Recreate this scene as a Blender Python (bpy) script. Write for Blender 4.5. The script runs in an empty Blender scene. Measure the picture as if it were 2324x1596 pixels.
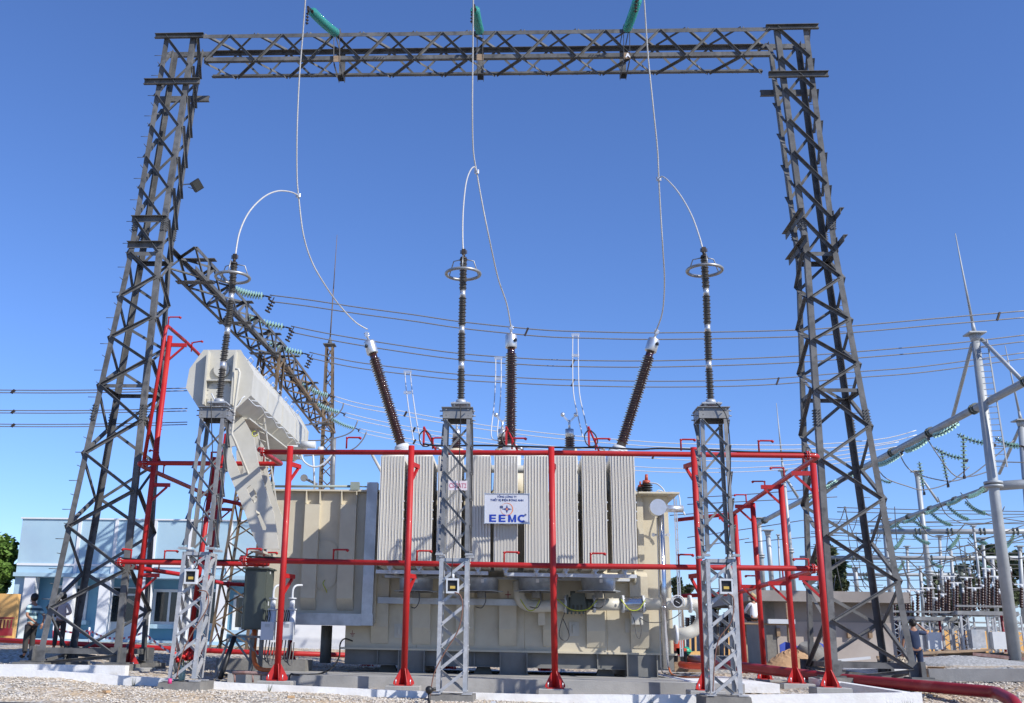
import bpy, math, random
from mathutils import Vector, Matrix
random.seed(7)
R = math.radians
V = Vector
scene = bpy.context.scene
COL = scene.collection

# ------------------------------------------------------------------ camera
F, PX, PY, W, H = 2340.0, 1014.0, 798.0, 2324.0, 1596.0
def _axis(a, b):
    v = V((a, b, F)); v.normalize(); return v
AY = _axis(1150 - PX, 1465 - PY)
AZ = _axis(1171 - PX, -7443 - PY); AZ = -AZ if AZ.y > 0 else AZ
AZ = (AZ - AY * AZ.dot(AY)).normalized()
AX = AY.cross(AZ); AX = -AX if AX.x < 0 else AX
CZ = 0.9
CAM = V((0, 0, CZ))
right = V((AX.x, AY.x, AZ.x)); up = -V((AX.y, AY.y, AZ.y)); fwd = V((AX.z, AY.z, AZ.z))
cd = bpy.data.cameras.new('camera'); cam = bpy.data.objects.new('camera', cd); COL.objects.link(cam)
m = Matrix.Identity(4)
for i in range(3):
    m[i][0], m[i][1], m[i][2], m[i][3] = right[i], up[i], -fwd[i], CAM[i]
cam.matrix_world = m
cd.sensor_width = 36; cd.lens = F / W * 36; cd.shift_x = (W / 2 - PX) / W; cd.shift_y = 0
cd.clip_start = 0.1; cd.clip_end = 6000
scene.camera = cam
def P(u, v, Y):
    """surveyed point: the spot at depth Y seen at photo position (u, v)"""
    r = V((u - PX, v - PY, F)); w = V((r.dot(AX), r.dot(AY), r.dot(AZ)))
    return CAM + w * (Y / w.y)
def px(u, v, Y):
    """metres per photo pixel there"""
    return (P(u, v, Y) - CAM).dot(fwd) / F

# ------------------------------------------------------------------ light
world = bpy.data.worlds.new('World'); scene.world = world; world.use_nodes = True
nt = world.node_tree; nt.nodes.clear()
SUN = V((2.8, -1.95, 2.6)).normalized()
elev = math.asin(SUN.z); rot = math.atan2(SUN.x, SUN.y)
sky = nt.nodes.new('ShaderNodeTexSky'); sky.sky_type = 'NISHITA'; sky.sun_disc = False
sky.sun_elevation = elev; sky.sun_rotation = rot; sky.altitude = 50
sky.air_density = 1.0; sky.dust_density = 0.0; sky.ozone_density = 10
bg = nt.nodes.new('ShaderNodeBackground'); bg.inputs['Strength'].default_value = 0.15
wo = nt.nodes.new('ShaderNodeOutputWorld')
wb = nt.nodes.new('ShaderNodeMix'); wb.data_type = 'RGBA'; wb.blend_type = 'MULTIPLY'; wb.inputs[0].default_value = 1
wb.inputs[7].default_value = (1.02, 0.95, 1.06, 1)          # camera white balance
nt.links.new(sky.outputs[0], wb.inputs[6]); nt.links.new(wb.outputs[2], bg.inputs[0]); nt.links.new(bg.outputs[0], wo.inputs[0])
sd = bpy.data.lights.new('sun', 'SUN'); sd.energy = 5.0; sd.angle = R(0.53); sd.color = (1, 0.955, 0.88)
sun = bpy.data.objects.new('sun', sd); COL.objects.link(sun)
sun.rotation_euler = (-SUN).to_track_quat('-Z', 'Y').to_euler(); sun.location = SUN * 60
scene.view_settings.view_transform = 'Standard'; scene.view_settings.look = 'None'
scene.view_settings.exposure = 0.2; scene.view_settings.gamma = 1
scene.render.engine = 'CYCLES'

# ------------------------------------------------------------------ materials
def mat(name, col, rough=0.6, metal=0.0, col2=None, scale=3.0, detail=5.0, lo=0.35, hi=0.65, bump=0.0, bscale=None,
        stretch=None, spec=0.5, trans=0.0, coat=0.0, col3=None, scale3=0.7, lo3=0.5, hi3=0.7, ior=1.45, vor=False):
    mt = bpy.data.materials.new(name); mt.use_nodes = True
    n = mt.node_tree; b = n.nodes['Principled BSDF']; L = n.links
    b.inputs['Base Color'].default_value = (*col, 1); b.inputs['Roughness'].default_value = rough
    b.inputs['Metallic'].default_value = metal; b.inputs['Specular IOR Level'].default_value = spec
    b.inputs['Transmission Weight'].default_value = trans; b.inputs['Coat Weight'].default_value = coat
    b.inputs['IOR'].default_value = ior
    if col2 or bump:
        tc = n.nodes.new('ShaderNodeTexCoord'); mp = n.nodes.new('ShaderNodeMapping')
        if stretch: mp.inputs['Scale'].default_value = stretch
        L.new(tc.outputs['Object'], mp.inputs[0])
    if col2:
        nz = n.nodes.new('ShaderNodeTexVoronoi' if vor else 'ShaderNodeTexNoise'); nz.inputs['Scale'].default_value = scale
        if not vor: nz.inputs['Detail'].default_value = detail; nz.inputs['Roughness'].default_value = 0.62
        L.new(mp.outputs[0], nz.inputs[0])
        rp = n.nodes.new('ShaderNodeMapRange'); rp.inputs[1].default_value = lo; rp.inputs[2].default_value = hi
        L.new(nz.outputs[1] if vor else nz.outputs[0], rp.inputs[0])
        mx = n.nodes.new('ShaderNodeMix'); mx.data_type = 'RGBA'
        mx.inputs[6].default_value = (*col, 1); mx.inputs[7].default_value = (*col2, 1)
        L.new(rp.outputs[0], mx.inputs[0]); out = mx.outputs[2]
        if col3:
            n3 = n.nodes.new('ShaderNodeTexNoise'); n3.inputs['Scale'].default_value = scale3; n3.inputs['Detail'].default_value = 6
            L.new(mp.outputs[0], n3.inputs[0])
            r3 = n.nodes.new('ShaderNodeMapRange'); r3.inputs[1].default_value = lo3; r3.inputs[2].default_value = hi3
            L.new(n3.outputs[0], r3.inputs[0])
            m3 = n.nodes.new('ShaderNodeMix'); m3.data_type = 'RGBA'; m3.inputs[7].default_value = (*col3, 1)
            L.new(r3.outputs[0], m3.inputs[0]); L.new(out, m3.inputs[6]); out = m3.outputs[2]
        L.new(out, b.inputs['Base Color'])
        rr = n.nodes.new('ShaderNodeMapRange'); rr.inputs[3].default_value = max(0.03, rough - 0.08); rr.inputs[4].default_value = min(1, rough + 0.12)
        L.new(nz.outputs[0], rr.inputs[0]); L.new(rr.outputs[0], b.inputs['Roughness'])
    if bump:
        nb = n.nodes.new('ShaderNodeTexNoise'); nb.inputs['Scale'].default_value = bscale or scale * 4; nb.inputs['Detail'].default_value = 5
        L.new(mp.outputs[0], nb.inputs[0])
        bp = n.nodes.new('ShaderNodeBump'); bp.inputs['Strength'].default_value = bump; bp.inputs['Distance'].default_value = 0.02
        L.new(nb.outputs[0], bp.inputs['Height']); L.new(bp.outputs[0], b.inputs['Normal'])
    return mt
M = {}
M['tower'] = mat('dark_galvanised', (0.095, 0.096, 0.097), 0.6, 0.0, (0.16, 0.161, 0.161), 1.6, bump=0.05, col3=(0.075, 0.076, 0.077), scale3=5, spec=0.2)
M['ring'] = mat('dull_ring_metal', (0.28, 0.28, 0.27), 0.4, 0.5, (0.36, 0.36, 0.35), 4)
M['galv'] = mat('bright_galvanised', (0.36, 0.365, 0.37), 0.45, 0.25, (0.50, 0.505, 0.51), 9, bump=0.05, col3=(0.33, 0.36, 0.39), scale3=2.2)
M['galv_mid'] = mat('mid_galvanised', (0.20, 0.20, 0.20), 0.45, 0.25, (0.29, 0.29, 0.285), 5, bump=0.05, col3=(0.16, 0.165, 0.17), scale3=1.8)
M['rusty'] = mat('rusty_steel', (0.13, 0.085, 0.05), 0.8, 0.1, (0.22, 0.16, 0.10), 2.5, col3=(0.11, 0.11, 0.11), scale3=0.8)
M['red'] = mat('red_paint', (0.43, 0.012, 0.012), 0.5, 0, (0.37, 0.010, 0.011), 4, bump=0.04, coat=0.1, col3=(0.50, 0.045, 0.03), scale3=1.1, lo3=0.55, hi3=0.8)
M['darkred'] = mat('dark_red_paint', (0.22, 0.012, 0.018), 0.38, 0, (0.28, 0.02, 0.025), 3, col3=(0.30, 0.06, 0.06), scale3=1.5, lo3=0.6)
M['cutter_dark'] = mat('cutter_dark', (0.05, 0.05, 0.052), 0.9, 0, (0.065, 0.065, 0.065), 6, bump=0.3, bscale=60)  # dark colour of the unseen sheet added against ground bounce
M['cream'] = mat('cream_paint', (0.58, 0.525, 0.40), 0.45, 0, (0.53, 0.475, 0.36), 2.2, bump=0.06, bscale=30, col3=(0.40, 0.36, 0.27), scale3=1.4, lo3=0.56, hi3=0.85)
M['cream2'] = mat('pale_cream_paint', (0.56, 0.54, 0.47), 0.42, 0, (0.50, 0.48, 0.41), 2, bump=0.03, bscale=30, col3=(0.50, 0.46, 0.38), scale3=1.3, lo3=0.62, hi3=0.8)
M['fin'] = mat('radiator_grey', (0.73, 0.695, 0.61), 0.45, 0, (0.64, 0.61, 0.54), 2, stretch=(1, 1, 0.15))
M['skid'] = mat('base_grey', (0.20, 0.20, 0.19), 0.6, 0, (0.16, 0.16, 0.15), 2, bump=0.05)
M['porc'] = mat('brown_porcelain', (0.045, 0.012, 0.009), 0.09, 0, (0.03, 0.008, 0.006), 3, spec=0.7, coat=0.6)
M['silic'] = mat('grey_silicone', (0.075, 0.070, 0.062), 0.5, 0, (0.10, 0.09, 0.08), 3)
M['alu'] = mat('cast_aluminium', (0.66, 0.67, 0.68), 0.32, 0.75, (0.58, 0.59, 0.60), 8, bump=0.03)
M['steel'] = mat('polished_steel', (0.62, 0.62, 0.62), 0.16, 1.0, (0.5, 0.5, 0.5), 3, bump=0.05)
M['wire'] = mat('aluminium_conductor', (0.26, 0.255, 0.25), 0.5, 0.3, (0.18, 0.175, 0.17), 40)
M['wire_light'] = mat('bright_conductor', (0.70, 0.69, 0.66), 0.45, 0.2, (0.6, 0.59, 0.56), 40)
M['wire_dark'] = mat('dark_conductor', (0.10, 0.10, 0.10), 0.5, 0.3, (0.14, 0.13, 0.12), 30)
M['black'] = mat('black_rubber', (0.012, 0.012, 0.013), 0.45, 0, (0.02, 0.02, 0.02), 10)
M['glass'] = mat('green_glass', (0.10, 0.52, 0.46), 0.06, 0, None, trans=0.6, ior=1.48, spec=0.6)
M['glass3'] = mat('clear_green_glass', (0.50, 0.74, 0.64), 0.08, 0, None, trans=0.25, ior=1.48, spec=0.6)
M['porc2'] = mat('weathered_porcelain', (0.05, 0.018, 0.014), 0.35, 0, (0.03, 0.012, 0.01), 3)
M['dropper'] = mat('stranded_conductor', (0.62, 0.60, 0.56), 0.5, 0.2, (0.45, 0.44, 0.41), 30, bump=0.5, bscale=60)
M['glass2'] = mat('pale_green_glass', (0.38, 0.60, 0.55), 0.08, 0, None, trans=0.3, ior=1.48, spec=0.6)
M['iron'] = mat('dark_iron', (0.04, 0.035, 0.03), 0.5, 0.5, (0.07, 0.05, 0.04), 8)
M['conc'] = mat('concrete', (0.30, 0.295, 0.28), 0.85, 0, (0.37, 0.36, 0.34), 2.2, bump=0.25, bscale=25, col3=(0.20, 0.195, 0.185), scale3=1.1, lo3=0.52, hi3=0.75)
M['conc_dark'] = mat('dark_concrete', (0.15, 0.145, 0.135), 0.9, 0, (0.22, 0.21, 0.19), 3, bump=0.3, bscale=20)
M['conc_new'] = mat('rendered_concrete', (0.27, 0.24, 0.22), 0.9, 0, (0.33, 0.30, 0.275), 0.9, bump=0.15, bscale=12, col3=(0.20, 0.18, 0.165), scale3=0.35)
M['white'] = mat('whitewashed_kerb', (0.78, 0.78, 0.77), 0.8, 0, (0.68, 0.67, 0.65), 3, bump=0.3, bscale=22, col3=(0.50, 0.47, 0.42), scale3=1.6, lo3=0.62, hi3=0.85)
M['duct'] = mat('galvanised_duct', (0.42, 0.43, 0.44), 0.36, 0.55, (0.54, 0.55, 0.56), 4, col3=(0.34, 0.34, 0.35), scale3=1.4)
M['drum'] = mat('galvanised_drum', (0.36, 0.40, 0.45), 0.35, 0.5, (0.50, 0.54, 0.58), 5, col3=(0.3, 0.33, 0.37), scale3=2)
M['cab'] = mat('green_cabinet', (0.085, 0.10, 0.085), 0.5, 0, (0.075, 0.088, 0.075), 2)
M['ltgrey'] = mat('light_grey_paint', (0.58, 0.60, 0.62), 0.45, 0, (0.53, 0.55, 0.57), 3)
M['green_grey'] = mat('greenish_grey_paint', (0.29, 0.33, 0.29), 0.5, 0, (0.25, 0.29, 0.25), 3)
M['yellow'] = mat('yellow_green_cable', (0.60, 0.52, 0.03), 0.5, 0, (0.30, 0.45, 0.05), 9)
M['orange'] = mat('orange_conduit', (0.55, 0.13, 0.02), 0.45, 0, (0.48, 0.10, 0.02), 5)
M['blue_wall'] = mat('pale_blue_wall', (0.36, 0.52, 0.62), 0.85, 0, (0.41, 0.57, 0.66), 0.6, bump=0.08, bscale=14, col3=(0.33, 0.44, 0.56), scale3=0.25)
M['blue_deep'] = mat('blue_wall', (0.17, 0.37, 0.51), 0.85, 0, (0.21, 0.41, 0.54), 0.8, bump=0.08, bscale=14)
M['white_wall'] = mat('white_wall', (0.76, 0.77, 0.78), 0.8, 0, (0.70, 0.71, 0.72), 1, bump=0.05)
M['orange_wall'] = mat('orange_wall', (0.72, 0.42, 0.15), 0.85, 0, (0.66, 0.38, 0.13), 0.8)
M['window'] = mat('window_glass', (0.015, 0.018, 0.02), 0.06, 0, (0.03, 0.035, 0.035), 1.5, spec=0.8)
M['pole'] = mat('pole_galvanised', (0.31, 0.33, 0.34), 0.5, 0.2, (0.42, 0.44, 0.45), 1.4, col3=(0.33, 0.36, 0.38), scale3=0.6)
M['leaf'] = mat('leaf', (0.09, 0.17, 0.03), 0.5, 0, (0.15, 0.25, 0.05), 1.2)
M['leaf2'] = mat('grey_leaf', (0.055, 0.075, 0.03), 0.6, 0, (0.09, 0.11, 0.05), 0.9)
M['bark'] = mat('bark', (0.14, 0.10, 0.07), 0.9, 0, (0.2, 0.16, 0.12), 5, bump=0.3)
M['sand'] = mat('sand', (0.42, 0.27, 0.15), 0.95, 0, (0.33, 0.20, 0.11), 3, bump=0.6, bscale=10)
M['wood'] = mat('timber', (0.36, 0.26, 0.17), 0.85, 0, (0.24, 0.16, 0.10), 3, stretch=(1, 4, 4))
M['card'] = mat('cardboard', (0.50, 0.33, 0.18), 0.85, 0, (0.44, 0.28, 0.15), 3)
M['tarp'] = mat('blue_tarp', (0.03, 0.06, 0.32), 0.5, 0, (0.05, 0.09, 0.40), 3)
M['skin'] = mat('skin', (0.36, 0.19, 0.12), 0.55, 0, (0.32, 0.16, 0.10), 6)
M['hair'] = mat('black_hair', (0.012, 0.010, 0.009), 0.5, 0, (0.02, 0.016, 0.014), 30)
M['trouser'] = mat('dark_trousers', (0.035, 0.033, 0.032), 0.85, 0, (0.05, 0.047, 0.043), 5)
M['navy'] = mat('navy_cloth', (0.018, 0.032, 0.075), 0.85, 0, (0.03, 0.045, 0.09), 5)
M['pinkshirt'] = mat('pale_pink_cloth', (0.50, 0.42, 0.42), 0.85, 0, (0.44, 0.37, 0.37), 4)
M['whitecloth'] = mat('white_cloth', (0.75, 0.76, 0.78), 0.85, 0, (0.68, 0.7, 0.73), 4)
M['blue_ink'] = mat('blue_lettering', (0.012, 0.045, 0.36), 0.4)
M['navy_ink'] = mat('navy_lettering', (0.03, 0.06, 0.22), 0.4)
M['pink_ink'] = mat('faded_red_lettering', (0.45, 0.14, 0.20), 0.6)
M['orange_ink'] = mat('orange_emblem', (0.72, 0.24, 0.10), 0.4)
M['sign'] = mat('sign_board', (0.56, 0.59, 0.66), 0.4, 0, (0.53, 0.56, 0.63), 2)
M['pale_tag'] = mat('faded_pink_board', (0.62, 0.52, 0.55), 0.6, 0, (0.70, 0.66, 0.68), 14)
M['flower'] = mat('red_petals', (0.55, 0.02, 0.02), 0.6)
M['pinkplastic'] = mat('pink_plastic', (0.6, 0.05, 0.20), 0.5)
# striped cloth
def stripe_mat(name, c1, c2, freq, axis='Z', rough=0.8):
    mt = bpy.data.materials.new(name); mt.use_nodes = True; n = mt.node_tree; b = n.nodes['Principled BSDF']
    tc = n.nodes.new('ShaderNodeTexCoord'); w = n.nodes.new('ShaderNodeTexWave'); w.bands_direction = axis
    w.inputs['Scale'].default_value = freq; w.inputs['Distortion'].default_value = 0.2
    cr = n.nodes.new('ShaderNodeValToRGB'); cr.color_ramp.interpolation = 'CONSTANT'
    cr.color_ramp.elements[0].color = (*c1, 1); cr.color_ramp.elements[1].color = (*c2, 1); cr.color_ramp.elements[1].position = 0.5
    n.links.new(tc.outputs['Object'], w.inputs[0]); n.links.new(w.outputs[0], cr.inputs[0]); n.links.new(cr.outputs[0], b.inputs['Base Color'])
    b.inputs['Roughness'].default_value = rough
    return mt
M['striped'] = stripe_mat('teal_striped_cloth', (0.04, 0.10, 0.14), (0.45, 0.62, 0.62), 2.2)
M['tape'] = stripe_mat('red_white_tape', (0.6, 0.03, 0.04), (0.8, 0.8, 0.8), 1.2, 'X', 0.5)
M['redwhite'] = stripe_mat('red_white_pole', (0.6, 0.03, 0.04), (0.8, 0.8, 0.8), 0.6, 'Z', 0.5)

# ------------------------------------------------------------------ mesh builder
class MB:
    def __init__(s): s.v = []; s.f = []; s.sm = []
    def add(s, vs, fs, smooth=False):
        o = len(s.v); s.v += [V(p) for p in vs]; s.f += [tuple(i + o for i in f) for f in fs]
        s.sm += ([smooth] * len(fs)) if isinstance(smooth, bool) else list(smooth)
        return s
    def hexa(s, p):
        return s.add(p, [(0, 3, 2, 1), (4, 5, 6, 7), (0, 1, 5, 4), (1, 2, 6, 5), (2, 3, 7, 6), (3, 0, 4, 7)])
    def box(s, c, sz, mx=None):
        c = V(c); q = []
        for z in (-.5, .5):
            for x, y in ((-.5, -.5), (.5, -.5), (.5, .5), (-.5, .5)):
                d = V((x * sz[0], y * sz[1], z * sz[2])); q.append(c + (mx @ d if mx else d))
        return s.hexa(q)
    def bb(s, lo, hi):
        lo, hi = V(lo), V(hi); return s.box((lo + hi) / 2, hi - lo)
    def frame(s, p0, p1, ref=None):
        a = (V(p1) - V(p0)); L = a.length; a.normalize()
        r = V(ref) if ref is not None else (V((0, 0, 1)) if abs(a.z) < 0.9 else V((0, 1, 0)))
        u = r - a * r.dot(a)
        if u.length < 1e-5: u = V((1, 0, 0)) - a * a.x
        u.normalize(); return a, u, a.cross(u), L
    def bar(s, p0, p1, w, h, ref=None, off=(0, 0)):
        """rectangular bar; w along ref, h across"""
        p0, p1 = V(p0), V(p1); a, u, v, L = s.frame(p0, p1, ref); q = []
        for p in (p0, p1):
            for x, y in ((-.5, -.5), (.5, -.5), (.5, .5), (-.5, .5)):
                q.append(p + u * (x * w + off[0]) + v * (y * h + off[1]))
        return s.hexa(q)
    def angle(s, p0, p1, w, t, d1, d2):
        """steel angle: one flange reaching along d1, the other along d2"""
        p0, p1 = V(p0), V(p1); a = (p1 - p0).normalized()
        u = V(d1); u = (u - a * u.dot(a)).normalized(); v = V(d2); v = v - a * v.dot(a); v = (v - u * v.dot(u)).normalized()
        sec = [(0, 0), (w, 0), (w, t), (t, t), (t, w), (0, w)]
        vs = [p + u * x + v * y for p in (p0, p1) for x, y in sec]
        fs = [(i, (i + 1) % 6, (i + 1) % 6 + 6, i + 6) for i in range(6)]
        fs += [(3, 2, 1, 0), (5, 4, 3, 0), (6, 7, 8, 9), (6, 9, 10, 11)]
        return s.add(vs, fs)
    def cyl(s, p0, p1, r0, r1=None, n=12, caps=True):
        r1 = r0 if r1 is None else r1; p0, p1 = V(p0), V(p1); a, u, v, L = s.frame(p0, p1); vs = []
        for p, r in ((p0, r0), (p1, r1)):
            for k in range(n):
                t = 2 * math.pi * k / n; vs.append(p + (u * math.cos(t) + v * math.sin(t)) * r)
        fs = [(k, (k + 1) % n, (k + 1) % n + n, k + n) for k in range(n)]; sm = [True] * n
        if caps: fs += [tuple(range(n - 1, -1, -1)), tuple(range(n, 2 * n))]; sm += [False, False]
        return s.add(vs, fs, sm)
    def lathe(s, p0, p1, prof, n=16, flat=False):
        """profile of (t along p0->p1 in metres, radius)"""
        p0, p1 = V(p0), V(p1); a, u, v, L = s.frame(p0, p1); vs = []
        cs = [(math.cos(2 * math.pi * k / n), math.sin(2 * math.pi * k / n)) for k in range(n)]
        for t, r in prof:
            for c, d in cs: vs.append(p0 + a * t + (u * c + v * d) * r)
        fs = []
        for j in range(len(prof) - 1):
            for k in range(n): fs.append((j * n + k, j * n + (k + 1) % n, (j + 1) * n + (k + 1) % n, (j + 1) * n + k))
        sm = [not flat] * len(fs)
        fs += [tuple(range(n - 1, -1, -1)), tuple(range((len(prof) - 1) * n, len(prof) * n))]; sm += [False, False]
        return s.add(vs, fs, sm)
    def tube(s, pts, r, n=8, closed=False):
        pts = [V(p) for p in pts]; m_ = len(pts); vs = []; u = None
        for i, p in enumerate(pts):
            a = pts[(i + 1) % m_] - pts[i - 1] if (closed or 0 < i < m_ - 1) else (pts[1] - pts[0] if i == 0 else pts[-1] - pts[-2])
            a.normalize()
            if u is None:
                u = V((0, 0, 1)) if abs(a.z) < 0.9 else V((0, 1, 0))
            u = (u - a * u.dot(a)).normalized(); w = a.cross(u); rr = r[i] if isinstance(r, (list, tuple)) else r
            for k in range(n):
                t = 2 * math.pi * k / n; vs.append(p + (u * math.cos(t) + w * math.sin(t)) * rr)
        fs = []; q = m_ if closed else m_ - 1
        for i in range(q):
            j = (i + 1) % m_
            for k in range(n): fs.append((i * n + k, i * n + (k + 1) % n, j * n + (k + 1) % n, j * n + k))
        sm = [True] * len(fs)
        if not closed: fs += [tuple(range(n - 1, -1, -1)), tuple(range((m_ - 1) * n, m_ * n))]; sm += [False] * 2
        return s.add(vs, fs, sm)
    def prism(s, poly, ext):
        n = len(poly); poly = [V(p) for p in poly]; e = V(ext)
        fs = [tuple(range(n)), tuple(range(2 * n - 1, n - 1, -1))] + [(i, i + n, (i + 1) % n + n, (i + 1) % n) for i in range(n)]
        return s.add(poly + [p + e for p in poly], fs)
    def ball(s, c, r, n=10, m_=6, sc=(1, 1, 1)):
        c = V(c); vs = [c + V((0, 0, r * sc[2]))]
        for j in range(1, m_):
            ph = math.pi * j / m_
            for k in range(n):
                t = 2 * math.pi * k / n
                vs.append(c + V((r * sc[0] * math.sin(ph) * math.cos(t), r * sc[1] * math.sin(ph) * math.sin(t), r * sc[2] * math.cos(ph))))
        vs.append(c - V((0, 0, r * sc[2]))); fs = []
        for k in range(n):
            fs.append((0, 1 + k, 1 + (k + 1) % n))
            for j in range(m_ - 2): a = 1 + j * n; fs.append((a + k, a + n + k, a + n + (k + 1) % n, a + (k + 1) % n))
            a = 1 + (m_ - 2) * n; fs.append((a + k, len(vs) - 1, a + (k + 1) % n))
        return s.add(vs, fs, True)
    def build(s, name, mt, parent=None, label=None):
        me = bpy.data.meshes.new(name); o = bpy.data.objects.new(name, me); COL.objects.link(o)
        base = V((0, 0, 0))
        if parent is not None:
            o.parent = parent; base = V(tuple(parent.get('_b', (0, 0, 0))))
        else:
            xs = [v.x for v in s.v]; ys = [v.y for v in s.v]; zs = [v.z for v in s.v]
            base = V(((min(xs) + max(xs)) / 2, (min(ys) + max(ys)) / 2, min(zs))); o.location = base
        o['_b'] = tuple(base)
        me.from_pydata([v - base for v in s.v], [], s.f)
        me.materials.append(M[mt] if isinstance(mt, str) else mt)
        me.polygons.foreach_set('use_smooth', s.sm); me.update()
        if label: o['label'] = label
        return o
def tag(o, label, cat, group=None, kind=None):
    if label: o['label'] = label
    if cat: o['category'] = cat
    if group: o['group'] = group
    if kind: o['kind'] = kind
    return o
def thing(name, loc, label, cat, group=None):
    o = bpy.data.objects.new(name, None); COL.objects.link(o); o.location = V(loc); o['_b'] = tuple(V(loc)); o.empty_display_size = 0.2
    return tag(o, label, cat, group)
def part(parent, name, mt, fn, label=None):
    b = MB(); fn(b); return b.build(name, mt, parent, label)
def smooth_pts(pts, k=6, closed=False):
    """Catmull-Rom through the points"""
    pts = [V(p) for p in pts]; out = []; n = len(pts)
    for i in range(n - 1):
        p0 = pts[max(i - 1, 0)]; p1 = pts[i]; p2 = pts[i + 1]; p3 = pts[min(i + 2, n - 1)]
        for j in range(k):
            t = j / k
            out.append(0.5 * ((2 * p1) + (p2 - p0) * t + (2 * p0 - 5 * p1 + 4 * p2 - p3) * t * t + (3 * p1 - p0 - 3 * p2 + p3) * t ** 3))
    out.append(pts[-1]); return out
def lerp(a, b, t): return a + (b - a) * t
def holed_plate(name, outer, holes, thick, mt, parent, toworld):
    """flat plate with cut-outs: outline and holes as 2D polygons, toworld maps (x, y, depth) to the world"""
    cu = bpy.data.curves.new('plate', 'CURVE'); cu.dimensions = '2D'; cu.fill_mode = 'BOTH'
    for poly in [outer] + holes:
        sp = cu.splines.new('POLY'); sp.points.add(len(poly) - 1); sp.use_cyclic_u = True
        for p, q in zip(sp.points, poly): p.co = (q[0], q[1], 0, 1)
    cu.extrude = thick / 2
    t = bpy.data.objects.new('plate', cu); COL.objects.link(t); bpy.context.view_layer.update()
    dg = bpy.context.evaluated_depsgraph_get(); me = bpy.data.meshes.new_from_object(t.evaluated_get(dg)); b = MB()
    b.add([toworld(v.co.x, v.co.y, v.co.z) for v in me.vertices], [tuple(p.vertices) for p in me.polygons])
    bpy.data.objects.remove(t); bpy.data.meshes.remove(me); bpy.data.curves.remove(cu)
    return b.build(name, mt, parent)
def text(name, body, size, origin, xdir, zdir, mt, parent, bold=0.0, sx=1.0, thick=0.004, center=True, width=None):
    cu = bpy.data.curves.new('t', 'FONT'); cu.body = body; cu.size = size; cu.extrude = thick / 2; cu.offset = bold
    cu.align_x = 'CENTER' if center else 'LEFT'; cu.resolution_u = 4
    t = bpy.data.objects.new('t', cu); COL.objects.link(t); bpy.context.view_layer.update()
    dg = bpy.context.evaluated_depsgraph_get(); me = bpy.data.meshes.new_from_object(t.evaluated_get(dg)); b = MB()
    xd, zd = V(xdir).normalized(), V(zdir).normalized(); nd = xd.cross(zd)
    if width:
        xs = [v.co.x for v in me.vertices]; sx = width / (max(xs) - min(xs))
    b.add([V(origin) + xd * v.co.x * sx + zd * v.co.y + nd * v.co.z for v in me.vertices], [tuple(p.vertices) for p in me.polygons])
    bpy.data.objects.remove(t); bpy.data.meshes.remove(me); bpy.data.curves.remove(cu)
    return b.build(name, mt, parent)
# ------------------------------------------------------------------ terrain
_CP = []
def _cp(u, Y, z): _CP.append((P(u, 1480, Y).x, Y, z))
for u, z in ((0, -.16), (600, -.22), (1162, -.25), (1800, -.25), (2324, -.22)): _cp(u, 18.2, z)
for u, z in ((-200, .12), (0, .06), (370, -.08), (600, -.13), (924, -.20), (1400, -.23), (1800, -.24), (2100, -.22), (2500, -.1)): _cp(u, 22.4, z)
for u, z in ((-100, .2), (80, .16), (300, .1), (700, -.1), (1200, -.12), (1650, -.08), (1900, .12), (2100, .2), (2400, .3)): _cp(u, 27.5, z)
for u, z in ((-100, .6), (0, .55), (300, .42), (600, .28), (900, .16), (1237, .12), (1600, .15), (1900, .42), (2200, .58), (2500, .65)): _cp(u, 35, z)
for u, z in ((-200, .75), (0, .75), (400, .72), (800, .6), (1200, .5), (1700, .62), (2000, .72), (2400, .78)): _cp(u, 46, z)
for u in (-400, 0, 500, 1000, 1500, 2000, 2600): _cp(u, 80, .8)
def ground_z(x, y):
    if y > 120: return .8
    sw = sz = 0.0
    for a, b, z in _CP:
        sy = 0.45 if y < 50 else 0.2
        d = ((x - a) * 0.33) ** 2 + ((y - b) * sy * 1.6) ** 2 + 0.04
        w = 1 / (d * d); sw += w; sz += w * z
    z = sz / sw
    if y > 90: z = lerp(z, .8, (y - 90) / 30)
    return z
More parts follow.
